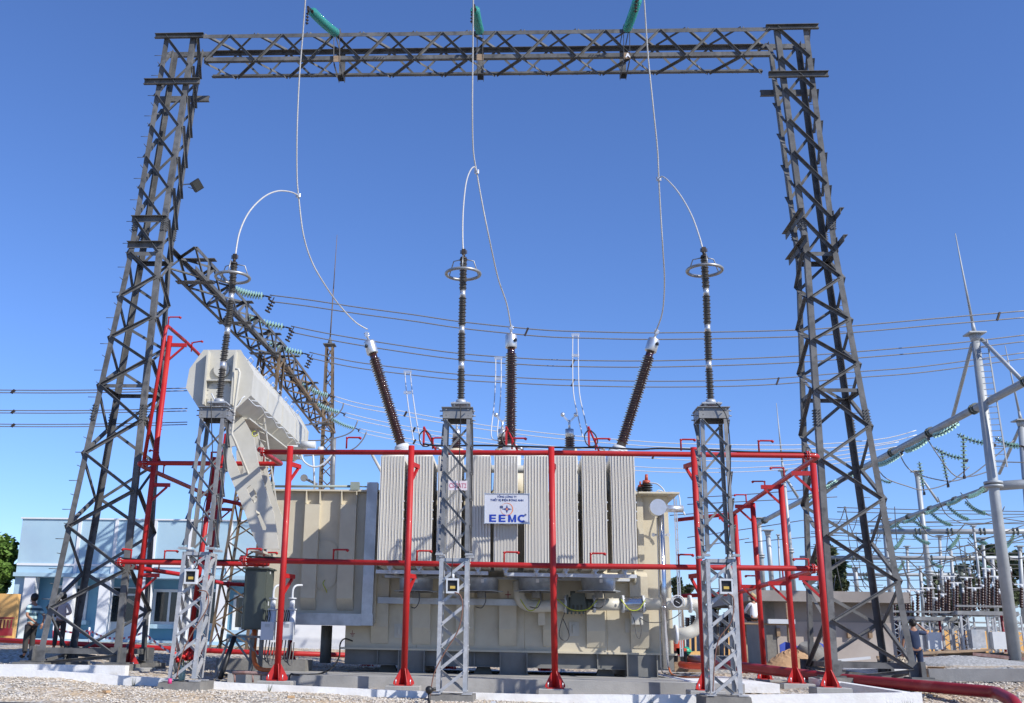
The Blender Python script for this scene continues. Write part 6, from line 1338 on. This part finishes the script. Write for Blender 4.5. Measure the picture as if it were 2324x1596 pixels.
for i, (u, vb, vt) in enumerate(cols):
    gear(u, vb, vt + (8, 34, 18, 44, 12)[i % 5], 47 + (i % 3) * 1.2, i % 2, f'{ORD[i // 3]} dark brown post insulator from the left in the {("front", "middle", "rear")[i % 3]} switchgear row', GI)
def platform(u0, u1, v, Y, lab):
    a, c = P(u0, v, Y), P(u1, v, Y); a.z = c.z = (a.z + c.z) / 2; g = ground_z((a.x + c.x) / 2, Y); root = thing('switchgear_frame', V(((a.x + c.x) / 2, Y, g)), lab, 'frame', 'steel frames carrying the switchgear')
    part(root, 'deck_beam', 'galv_mid', lambda b: (b.bar(a, c, .16, .2), b.bar(a + V((0, 2, 0)), c + V((0, 2, 0)), .16, .2), b.bar(a + V((0, -.06, .28)), c + V((0, -.06, .28)), .08, .08), [b.bar(V((lerp(a.x, c.x, t), Y, a.z + .0)), V((lerp(a.x, c.x, t), Y + 2, a.z)), .12, .12) for t in (.1, .3, .5, .7, .9)]))
    n = max(2, int((c.x - a.x) / 1.5))
    for k in range(n + 1):
        x = lerp(a.x + .2, c.x - .2, k / n)
        for dy in (0, 2):
            part(root, 'leg', 'galv', lambda b: (b.bar(V((x, Y + dy, g - .2)), V((x, Y + dy, a.z - .1)), .09, .09), b.bar(V((x + .3, Y + dy, g - .2)), V((x + .3, Y + dy, a.z - .1)), .06, .06),
                [b.bar(V((x + (.3 if j % 2 else 0), Y + dy, lerp(g, a.z, j / 9))), V((x + (0 if j % 2 else .3), Y + dy, lerp(g, a.z, (j + 1) / 9))), .03, .03) for j in range(9)]))
    part(root, 'mechanism_box', 'galv', lambda b: [b.box((lerp(a.x, c.x, t), Y - .1, g + .75), (.55, .4, .75)) for t in (.28,)])
    part(root, 'mechanism_box', 'ltgrey', lambda b: [b.box((lerp(a.x, c.x, t), Y - .1, g + .7), (.6, .4, .7)) for t in (.62,)])
    part(root, 'operating_rod', 'porc', lambda b: [b.cyl((lerp(a.x, c.x, t), Y + .5, g), (lerp(a.x, c.x, t), Y + .5, a.z), .07, n=6) for t in (.18,)])
    part(root, 'operating_rod', 'darkred', lambda b: [b.cyl((lerp(a.x, c.x, t), Y + .5, g), (lerp(a.x, c.x, t), Y + .5, a.z), .05, n=6) for t in (.82,)])
platform(2014, 2170, 1404, 47, 'steel frame of the left switchgear row beside the concrete building')
platform(2168, 2310, 1392, 46, 'steel frame of the right switchgear row beside the thick pole')
platform(1990, 2330, 1425, 56, 'rear steel frame behind the switchgear rows')
b = MB(); Y_ = 62; b.bb((P(1560, 1440, Y_).x, Y_, .3), (P(2400, 1440, Y_).x, Y_ + .3, P(1800, 1425, Y_).z)); tag(b.build('boundary_wall', 'orange_wall'), 'low orange boundary wall far behind the switchgear', 'wall')
# gear seen through the gap right of the tank
for i, (u, vb, vt) in enumerate(((1605, 1462, 1385), (1612, 1462, 1392), (1622, 1465, 1380), (1638, 1465, 1395), (1648, 1465, 1388), (1660, 1462, 1395), (1672, 1465, 1390), (1685, 1462, 1402), (1694, 1468, 1400), (1704, 1468, 1410), (1712, 1468, 1405), (1560, 1455, 1400), (1572, 1455, 1395), (1584, 1455, 1400))):
    p, q = P(u, vb, 44), P(u, vt, 44)
    root = thing('equipment_support', V((p.x, 44, p.z - .3)), f'{ORD[i % 11] if i < 11 else ORD[i - 11]} slender support with dark insulator from the left, {"behind the right pedestal" if i < 11 else "beside the curved cream pipe"}', 'support', 'slender supports seen right of the tank')
    part(root, 'leg', 'galv' if i % 2 else 'galv_mid', lambda b: (b.bar(p - V((0, 0, .4)), p.lerp(q, .6), .12, .12), b.bar(p - V((.25, 0, .4)), p.lerp(q, .6) - V((.25, 0, 0)), .05, .05)))
    part(root, 'insulator', 'porc', lambda b: b.lathe(p.lerp(q, .6), q, [(j * (q - p).length * .4 / 12, .13 if j % 2 else .08) for j in range(12)], n=8))
M['helmet_green'] = mat('green_plastic', (.02, .32, .18), .35)
M['orangered'] = mat('orange_red_paint', (.60, .07, .03), .5)
M['paleheap'] = mat('pale_stone_heap', (.58, .50, .38), .9, 0, (.30, .25, .18), 9, bump=1, bscale=12)
M['greyheap'] = mat('grey_gravel_heap', (.40, .40, .40), .9, 0, (.22, .22, .21), 14, bump=1, bscale=20)
M['bluestone'] = mat('broken_stone', (.42, .44, .47), .85, 0, (.33, .34, .36), 6)
# ------------------------------------------------------------------ people
def skinned(name, verts, edges, rad, root_i, mt, parent, xf, sub=2):
    me = bpy.data.meshes.new('s'); me.from_pydata([tuple(v) for v in verts], edges, [])
    o = bpy.data.objects.new('s', me); COL.objects.link(o)
    o.modifiers.new('k', 'SKIN'); o.modifiers.new('s', 'SUBSURF').levels = sub
    if not me.skin_vertices: me.attributes.new('x', 'FLOAT', 'POINT')
    for i, sv in enumerate(me.skin_vertices[0].data):
        sv.radius = (rad[i], rad[i]) if not isinstance(rad[i], tuple) else rad[i]; sv.use_root = (i == root_i)
    bpy.context.view_layer.update(); dg = bpy.context.evaluated_depsgraph_get()
    m2 = bpy.data.meshes.new_from_object(o.evaluated_get(dg)); b = MB()
    b.add([xf(v.co) for v in m2.vertices], [tuple(p.vertices) for p in m2.polygons], True)
    bpy.data.objects.remove(o); bpy.data.meshes.remove(m2); return b.build(name, mt, parent)
def hand_chain(vs, es, rd, wi, w, d, side, s):
    """palm and five bent fingers continuing from wrist index wi along d"""
    d = V(d).normalized(); lat = V((side, 0, 0)); lat = (lat - d * lat.dot(d)); lat = lat.normalized() if lat.length > .1 else V((0, 1, 0)); nrm = d.cross(lat)
    p = V(w) + d * .05 * s; pi = len(vs); vs.append(p); es.append((wi, pi)); rd.append((.030 * s, .018 * s))
    p2 = p + d * .04 * s; pi2 = len(vs); vs.append(p2); es.append((pi, pi2)); rd.append((.034 * s, .015 * s))
    for k, L_ in enumerate((.065, .075, .07, .055)):
        b0 = p2 + lat * (.027 - .018 * k) * s + d * .015 * s; i0 = len(vs)
        vs += [b0, b0 + d * L_ * .5 * s + nrm * .008 * s, b0 + d * L_ * .85 * s + nrm * .03 * s]; es += [(pi2, i0), (i0, i0 + 1), (i0 + 1, i0 + 2)]; rd += [.009 * s, .0085 * s, .007 * s]
    i0 = len(vs); vs += [p + lat * .035 * s, p + lat * .055 * s + d * .04 * s]; es += [(pi, i0), (i0, i0 + 1)]; rd += [.011 * s, .009 * s]
def person(pos, heading, label, arms, legs=None, h=1.65, shirt='whitecloth', trousers='trouser', lean=0.0, mask=False, hat=None, hair='hair', seated=False):
    s = h / 1.68; c, sn = math.cos(heading), math.sin(heading); pos = V(pos)
    def xf(v): v = V(v); return pos + V((v.x * c - v.y * sn, v.x * sn + v.y * c, v.z))
    L_ = lambda x, y, z: V((x, y + lean * max(0, z - .9), z)) * s
    root = thing('person', pos, label, 'person')
    legs = legs or {1: ((.10, .02, .48), (.11, -.01, .09), (.13, .13, .045)), -1: ((-.10, .03, .48), (-.11, .0, .09), (-.13, .14, .045))}
    hp = .90 if not seated else legs['hip']
    sh = hp + .50
    vs = [L_(0, 0, hp), L_(0, -.01, hp + .12), L_(0, -.005, hp + .32), L_(0, 0, sh + .02), L_(0, .01, sh + .10), L_(0, .035, sh + .155), L_(0, .03, sh + .225), L_(0, .02, sh + .275)]
    rd = [(.155 * s, .10 * s), (.135 * s, .095 * s), (.155 * s, .11 * s), (.09 * s, .07 * s), .05 * s, .066 * s, (.078 * s, .092 * s), .055 * s]
    es = [(i, i + 1) for i in range(7)]
    tv, te, tr = [L_(0, 0, hp - .05)] + [v.copy() for v in vs[1:4]], [(0, 1), (1, 2), (2, 3)], [(.165 * s, .112 * s), (.155 * s, .11 * s), (.168 * s, .12 * s), (.10 * s, .078 * s)]
    pv, pe, prr = [L_(0, 0, hp + .09)], [], [(.16 * s, .115 * s)]
    for side in (1, -1):
        el, wr, hd = arms[side]; i0 = len(vs); sp = L_(side * .17, 0, sh - .03)
        vs += [sp, V(el) * s, V(wr) * s]; rd += [.058 * s, .040 * s, .027 * s]; es += [(3, i0), (i0, i0 + 1), (i0 + 1, i0 + 2)]
        hand_chain(vs, es, rd, i0 + 2, V(wr) * s, hd, -side, s)
        j = len(tv); tv += [sp.copy(), sp.lerp(V(el) * s, .8)]; tr += [.072 * s, .062 * s]; te += [(3, j), (j, j + 1)]
        if shirt in ('pinkshirt', 'whitecloth'):
            tv.append((V(el) * s).lerp(V(wr) * s, .92)); tr.append(.042 * s); te.append((j + 1, j + 2)); tv[j + 1] = V(el) * s; tr[j + 1] = .054 * s
        kn, an, to = legs[side]; i0 = len(vs)
        vs += [L_(side * .09, 0, hp - .06), V(kn) * s, V(an) * s, V(to) * s]; rd += [.088 * s, .058 * s, .040 * s, (.042 * s, .03 * s)]; es += [(0, i0), (i0, i0 + 1), (i0 + 1, i0 + 2), (i0 + 2, i0 + 3)]
        j = len(pv); pv += [L_(side * .09, 0, hp - .06), V(kn) * s, (V(kn) * s).lerp(V(an) * s, .95)]; prr += [.105 * s, .082 * s, .070 * s]; pe += [(0, j), (j, j + 1), (j + 1, j + 2)]
    bd = skinned('body', vs, es, rd, 0, 'skin', root, xf)
    skinned('shirt', tv, te, tr, 0, shirt, root, xf); skinned('trousers', pv, pe, prr, 0, trousers, root, xf)
    hc = L_(0, .028, sh + .20)
    part(root, 'shoes', 'black', lambda b: [b.ball(xf((V(legs[k][1]) * s).lerp(V(legs[k][2]) * s, .55) - V((0, 0, .015))), .1 * s, 10, 6, (.75, .9, .5)) for k in (1, -1)])
    def face(b):
        b.ball(xf(hc + V((0, .10, -.02)) * s), .018 * s, 6, 4)
        for k in (1, -1): b.ball(xf(hc + V((.088 * k, .0, -.01)) * s), .026 * s, 6, 4, (.5, .8, 1.2))
    part(bd, 'nose_and_ears', 'skin', face)
    part(bd, 'eyes', 'black', lambda b: [b.ball(xf(hc + V((.032 * k, .092, .015)) * s), .011 * s, 6, 4) for k in (1, -1)])
    part(bd, 'mouth', 'darkred', lambda b: b.ball(xf(hc + V((0, .09, -.06)) * s), .02 * s, 6, 4, (1.2, .5, .4)))
    def hairf(b):
        b.ball(xf(hc + V((0, -.018, .035)) * s), .108 * s, 14, 8, (.98, 1.02, 1.0))
        rnd = random.Random(2)
        for _ in range(60):
            t = rnd.uniform(0, 6.28); p = rnd.uniform(.1, 1.5); b.ball(xf(hc + V((.095 * math.sin(p) * math.cos(t), -.02 + .1 * math.sin(p) * math.sin(t) * (1 if math.sin(t) < .4 else .75), .045 + .095 * math.cos(p))) * s), .02 * s, 5, 3)
    part(root, 'hair', 'hair', hairf)
    if mask: part(root, 'face_mask', 'ltgrey', lambda b: b.ball(xf(hc + V((0, .075, -.045)) * s), .055 * s, 10, 6, (1.1, .8, .9)))
    if hat == 'cone': part(root, 'conical_hat', 'straw', lambda b: b.cyl(xf(hc + V((0, 0, .05)) * s), xf(hc + V((0, -.01, .24)) * s), .23 * s, .01, n=18))
    return root
M['straw'] = mat('straw', (.45, .34, .18), .9, 0, (.36, .26, .13), 12)
def foot(u, v, Y): return P(u, v, Y)
p1 = foot(62, 1494, 28.4)
person(p1, R(62), 'person in a teal striped shirt and face mask by the left tower foot', {1: ((.30, -.13, 1.14), (.16, -.26, .93), (-.4, -.3, -.7)), -1: ((-.28, -.12, 1.14), (-.12, -.25, .98), (.6, -.1, -.5))}, h=1.64, shirt='striped', mask=True)
p2 = foot(130, 1476, 31.6)
person(p2, R(20), 'person in a pale pink shirt seen from behind through the left gantry tower', {1: ((.27, .02, 1.14), (.12, .24, 1.08), (-.8, .3, 0)), -1: ((-.27, .02, 1.14), (-.10, .25, 1.10), (.8, .3, 0))}, h=1.62, shirt='pinkshirt')
q = P(2072, 1412, 29.8); p3 = V((q.x, q.y, q.z - 1.60))
person(p3, R(-8), 'person in a navy shirt, hand raised to the head, behind the right tower leg', {1: ((.40, .12, 1.36), (.15, .14, 1.60), (-.7, 0, .5)), -1: ((-.31, .02, 1.12), (-.34, .06, .86), (0, .1, -1))}, h=1.62, shirt='navy', trousers='navy', lean=.05)
q = P(1712, 1413, 36.5)
person(V((q.x, q.y, q.z + .05)), R(15), 'person in a white shirt and conical hat sitting on the plank work platform', {1: ((.26, .16, .36), (.12, .36, .30), (0, 1, -.2)), -1: ((-.26, .16, .36), (-.12, .36, .30), (0, 1, -.2))},
       legs={'hip': .12, 1: ((.22, .32, .22), (.08, .28, .06), (.0, .36, .05)), -1: ((-.22, .32, .22), (-.08, .34, .06), (.0, .42, .05))}, h=1.5, shirt='whitecloth', seated=True, hat='cone')
# ------------------------------------------------------------------ barrier posts and tape
def barrier(pts):
    ps = []
    for i, (u, v, t, Y) in enumerate(pts):
        p, q = P(u, v, Y), P(u, t, Y); ps.append(q); tag(MB().cyl(p - V((0, 0, .2)), q, .035, n=8).build('barrier_post', 'redwhite'), f'red and white barrier post holding striped tape, {("first", "second", "third")[i]} from the left', 'barrier post', 'red and white barrier posts')
    return ps
bp_ = barrier([(122, 1460, 1415, 39), (203, 1462, 1424, 38), (327, 1474, 1428, 35)])
def tape(a, c, lab, sag=.15):
    b = MB(); n = 14; vs = []
    for i in range(n + 1):
        t = i / n; p = a.lerp(c, t) - V((0, 0, sag * 4 * t * (1 - t))); vs += [p + V((0, 0, .035)), p - V((0, 0, .035)), p - V((0, -.006, .035)), p + V((0, .006, .035))]
    fs = [(4 * i + k, 4 * i + (k + 1) % 4, 4 * i + 4 + (k + 1) % 4, 4 * i + 4 + k) for i in range(n) for k in range(4)]
    tag(b.add(vs, fs).build('barrier_tape', 'tape'), lab, 'tape', 'striped barrier tapes')
dz = V((0, 0, -.1))
tape(bp_[0] + dz, bp_[1] + dz, 'red and white tape between the two left barrier posts'); tape(bp_[1] + dz, bp_[2] + dz, 'red and white tape sagging between the two right barrier posts', .25)
tape(bp_[2] + dz, P(428, 1500, 33), 'red and white tape sloping to the ground right of the last barrier post', .1); tape(P(505, 1418, 36), P(470, 1470, 33), 'red and white tape knotted to the foot of the rusty lattice mast', .05)
# ------------------------------------------------------------------ offerings at the left pedestal
q = P(412, 1545, 22.0); root = thing('flower_vase', q, 'green vase of red flowers standing at the foot of the left pedestal', 'vase')
part(root, 'vase', 'glass2', lambda b: b.lathe(q, q + V((0, 0, .3)), [(0, .06), (.1, .075), (.22, .05), (.3, .065)], n=14))
part(root, 'stems', 'leaf', lambda b: [b.cyl(q + V((0, 0, .1)), q + V((.16 * math.cos(k), .1 * math.sin(k), .42)), .007, n=5) for k in range(9)])
rnd = random.Random(9)
for k in range(9):
    c = q + V((.2 * math.cos(k * .7), .12 * math.sin(k * .7), .40 + .06 * (k % 3)))
    part(root, 'flower', 'flower', lambda b: [b.ball(c + V((rnd.uniform(-.04, .04), rnd.uniform(-.04, .04), rnd.uniform(-.03, .03))), .035, 6, 4) for _ in range(5)])
q = P(385, 1552, 21.4); tag(MB().cyl(q, q + V((0, 0, .1)), .045, .035, n=12).build('incense_cup', 'pinkplastic'), 'small pink cup on the block below the left pedestal', 'cup')
a, c = P(974, 1566, 20.6), P(975, 1600, 20.6); root = thing('ball_headed_rod', c, 'black rod with a round head standing in front of the middle pedestal', 'rod')
part(root, 'rod', 'black', lambda b: b.cyl(c - V((0, 0, .2)), a, .025, n=8)); part(root, 'head', 'black', lambda b: (b.ball(a, .075, 12, 8), b.cyl(a, a + V((.13, 0, .02)), .03, n=8)))
# ------------------------------------------------------------------ heaps and materials on the right
def heap(name, u, v, Y, wx, wy, h, mt, lab, cat, seed=1, kind=None, n=36, rough=.06):
    c = P(u, v, Y); rnd = random.Random(seed); g = ground_z(c.x, Y); vs = []; g = min(g, c.z)
    ph = [rnd.uniform(0, 6) for _ in range(6)]
    for j in range(n // 2 + 1):
        r = j / (n // 2)
        for k in range(n):
            t = 2 * math.pi * k / n; e = 1 + .15 * math.sin(2 * t + ph[0]) + .1 * math.sin(3 * t + ph[1]); z = h * (max(0, math.cos(r * math.pi / 2)) ** 1.3) + rnd.uniform(-rough, rough) * h * (1 - r)
            vs.append((c.x + wx * r * e * math.cos(t) + rnd.uniform(-.02, .02), Y + wy * r * e * math.sin(t), g - .12 + z + (.12 if r < .9 else 0)))
    fs = [(j * n + k, (j + 1) * n + k, (j + 1) * n + (k + 1) % n, j * n + (k + 1) % n) for j in range(n // 2) for k in range(n)]
    o = MB().add(vs, fs).build(name, mt); tag(o, lab, cat, kind=kind); return c, g
heap('sand_pile', 1800, 1510, 33.6, .95, .8, .62, 'sand', 'heap of yellow brown sand in front of the concrete building', 'sand pile', 3)
heap('stone_pile', 2056, 1512, 32, .85, .6, .40, 'paleheap', 'heap of pale yellowish broken stone behind the person in navy', 'stone pile', 5, rough=.2)
heap('gravel_mound', 2290, 1540, 29, 1.5, 1.3, .32, 'greyheap', 'low mound of grey gravel at the right edge', 'gravel mound', 6, rough=.1)
heap('gravel_mound', 2180, 1505, 35, 2.4, 1.4, .26, 'greyheap', 'long low mound of grey gravel in front of the plank pile', 'gravel mound', 7, rough=.1)
def drum():
    c = P(1842, 1507, 33.8); root = thing('mixing_drum', c, 'grey cement mixing drum with a blue tarpaulin behind it, right of the sand heap', 'mixer')
    part(root, 'drum', 'conc_dark', lambda b: b.lathe(c + V((0, .1, 0)), c + V((-.0, -.1, .62)), [(0, .3), (.1, .42), (.45, .42), (.6, .32)], n=20))
    part(root, 'tarpaulin', 'tarp', lambda b: b.add([c + V((x * .2 - .8, .5 + .1 * math.sin(x * 2), z * (.55 + .1 * math.sin(x * 1.3)))) for z in (0, 1) for x in range(9)] + [c + V((x * .2 - .8, .56 + .1 * math.sin(x * 2), z * (.55 + .1 * math.sin(x * 1.3)))) for z in (0, 1) for x in range(9)],
        [(x, x + 1, x + 10, x + 9) for x in range(8)] + [(x + 18, x + 27, x + 28, x + 19) for x in range(8)] + [(x + 9, x + 10, x + 28, x + 27) for x in range(8)] + [(0, 9, 27, 18), (8, 26, 35, 17)]))
drum()
rnd = random.Random(11)
def rock(name, c, r, mt, lab, cat, grp, flat=.7):
    rot_ = Matrix.Rotation(rnd.uniform(0, 3), 3, 'Z') @ Matrix.Rotation(rnd.uniform(-.5, .5), 3, 'X'); q = []
    for z in (-.5, .5):
        for x, y in ((-.5, -.5), (.5, -.5), (.5, .5), (-.5, .5)): q.append(c + rot_ @ V(((x + rnd.uniform(-.12, .12)) * r * 2, (y + rnd.uniform(-.12, .12)) * r * 1.6, (z + rnd.uniform(-.1, .1)) * r * 2 * flat)))
    tag(MB().hexa(q).build(name, mt), lab, cat, grp)
for i in range(34):
    u = rnd.uniform(1896, 1982); Y = rnd.uniform(30, 32); x = P(u, 1500, Y).x; r = rnd.uniform(.05, .13)
    rock('rubble_block', V((x, Y, ground_z(x, Y) + r * .4 + (.12 if i % 3 == 0 else 0))), r, 'bluestone', 'angular grey stone block in the rubble between the legs of the right tower', 'rubble', 'grey rubble blocks under the right tower')
for i in range(26):
    u = rnd.uniform(2125, 2275); Y = rnd.uniform(36, 38); x = P(u, 1480, Y).x; g = ground_z(x, Y) + rnd.uniform(.2, .42); d = V((rnd.uniform(.6, 1.3), rnd.uniform(-.3, .3), rnd.uniform(-.08, .1)))
    tag(MB().bar(V((x, Y, g)) - d, V((x, Y, g)) + d, rnd.uniform(.06, .1), rnd.uniform(.05, .1)).build('timber_plank', ('wood', 'bark', 'rustpipe')[i % 3]), 'weathered plank in the tangled timber pile before the switchgear', 'plank', 'planks of the timber pile')
def carton(u, v, Y, s, mt, lab, open_=False):
    c = P(u, v, Y); g = ground_z(c.x, Y); c = V((c.x, c.y, g)); root = thing('carton', c, lab, 'box', 'cartons on the ground at the right')
    m_ = Matrix.Rotation(.3 if open_ else -.1, 3, 'Z')
    part(root, 'box_body', mt, lambda b: b.box(c + V((0, 0, s[2] / 2)), s, m_))
    [part(root, 'flap', mt, lambda b: b.box(c + m_ @ V((0, k * s[1] * .7, s[2] + .03)), (s[0], s[1] * .42, .01), m_ @ Matrix.Rotation(.3 * k, 3, 'X'))) for k in (-1, 1)]
carton(2120, 1525, 29.5, (.42, .3, .32), 'wood', 'closed brown carton right of the person in navy')
carton(2158, 1528, 29, (.42, .3, .22), 'card', 'open tan carton right of the closed brown one', True)
for i, u in enumerate((2182, 2196, 2208)):
    c = P(u, 1525, 29.2); c.z = ground_z(c.x, 29.2) + .1; tag(MB().ball(c, .17, 12, 7, (1.1, .8, .75 + .1 * i)).build('rubbish_sack', 'navy' if i != 1 else 'black'), f'dark bundled sack right of the tan carton, {("left", "middle", "right")[i]} of three', 'sack', 'dark sacks on the ground')
a, c = P(2108, 1532, 27.6), P(2330, 1557, 27.0); a.z, c.z = ground_z(a.x, 27.5) + .18, ground_z(c.x, 27) + .16
tag(MB().bar(a, c, .3, .3, V((0, 0, 1))).build('concrete_beam', 'conc'), 'long pale concrete beam lying on the gravel at the right', 'beam')
a, c = P(1915, 1524, 29.4), P(2050, 1522, 29.4); tag(MB().bar(a, c, .12, .5, V((0, 0, 1))).build('concrete_slab', 'white'), 'white concrete slab lying between the legs of the right tower', 'slab')
for i, (u0, v0, u1, v1, Y, mt) in enumerate(((1895, 1500, 1975, 1493, 34, 'ltgrey'), (1990, 1492, 2030, 1490, 33, 'wood'), (1992, 1499, 2045, 1497, 33, 'bark'))):
    a, c = P(u0, v0, Y), P(u1, v1, Y); tag(MB().bar(a, c, .08, .1, V((0, 0, 1))).build('loose_batten', mt), f'{("pale", "light brown", "dark brown")[i]} batten lying on the ground before the concrete building', 'batten', 'loose battens')
# small machine and helmet right of the tank
c = P(1537, 1500, 31); root = thing('site_machine', c, 'small orange red site machine with black wheels right of the tank', 'machine')
part(root, 'body', 'orangered', lambda b: (b.box(c + V((0, 0, .42)), (.34, .4, .5)), b.cyl(c + V((-.15, 0, .7)), c + V((.15, 0, .7)), .12, n=12), b.box(c + V((.1, -.1, .25)), (.3, .2, .2))))
for s_ in (-.13, .13): part(root, 'wheel', 'black', lambda b: (b.cyl(c + V((s_, -.2, .12)), c + V((s_ + .1, -.2, .12)), .15, n=14), b.cyl(c + V((s_, .2, .12)), c + V((s_ + .1, .2, .12)), .15, n=14)))
c = P(1556, 1478, 33); b = MB(); b.ball(c, .17, 16, 8, (1, 1.15, .8)); b.cyl(c - V((0, 0, .02)), c, .21, n=18); tag(b.build('safety_helmet', 'helmet_green'), 'green safety helmet lying on materials right of the tank', 'helmet')
c.z -= .13; tag(MB().box(c - V((0, 0, .25)), (.8, .6, .45)).build('material_crate', 'wood'), 'low timber crate under the green safety helmet', 'crate')
tag(MB().tube(smooth_pts([P(1545, 1508, 30), P(1560, 1511, 29.6), P(1585, 1512, 29.4), P(1615, 1513, 29.2)], 5), .09, 8).build('orange_hose', 'orangered'), 'crumpled orange red hose lying on the gravel right of the tank', 'hose')
tag(MB().tube(smooth_pts([P(1518, 1515, 27.2), P(1524, 1530, 26.6), P(1545, 1536, 26), P(1570, 1537, 25.8), P(1590, 1537, 25.6)], 5), .022, 6).build('orange_cable', 'orange'), 'thin orange cable lying on the pad by the silver pipe', 'cable')
tag(MB().tube(smooth_pts([P(1501, 1516, 26.9), P(1506, 1528, 26.4), P(1530, 1534, 26.0), P(1560, 1533, 25.9), P(1600, 1529, 26)], 5), .014, 6).build('grey_cable', 'wire_dark'), 'thin dark cable lying on the pad by the silver pipe', 'cable')

# weeds and litter along the kerb
rnd = random.Random(31)
for i, u in enumerate((2020, 2052, 2064, 1478, 610, 300)):
    c = P(u, 1590, 22.5); c.z = ground_z(c.x, 22.5); b = MB()
    for k in range(14):
        t = rnd.uniform(0, 6.28); h = rnd.uniform(.08, .26); d = V((math.cos(t), math.sin(t) * .5, 0)); w = V((-math.sin(t), math.cos(t), 0)) * .006
        b.add([c + d * .02 - w, c + d * .02 + w, c + d * (.03 + h * .35) + V((0, 0, h))], [(0, 1, 2)])
    tag(b.build('weed_tuft', 'leaf2'), 'small dry weed tuft growing at the foot of the whitewashed kerb', 'weed', 'weed tufts along the kerb')
for i, (u, Y, mt_) in enumerate(((660, 20.6, 'card'), (1120, 21.2, 'ltgrey'), (1850, 20.9, 'bluestone'), (240, 20.2, 'card'))):
    c = P(u, 1590, Y); c.z = ground_z(c.x, Y) + .03; tag(MB().box(c, (.14, .09, .04), Matrix.Rotation(u, 3, 'Z')).build('litter_scrap', mt_), f'{("torn tan", "pale grey", "blue grey", "flat brown")[i]} scrap lying on the front gravel', 'scrap', 'scraps on the front gravel')
for o in bpy.data.objects:
    if '_b' in o: del o['_b']
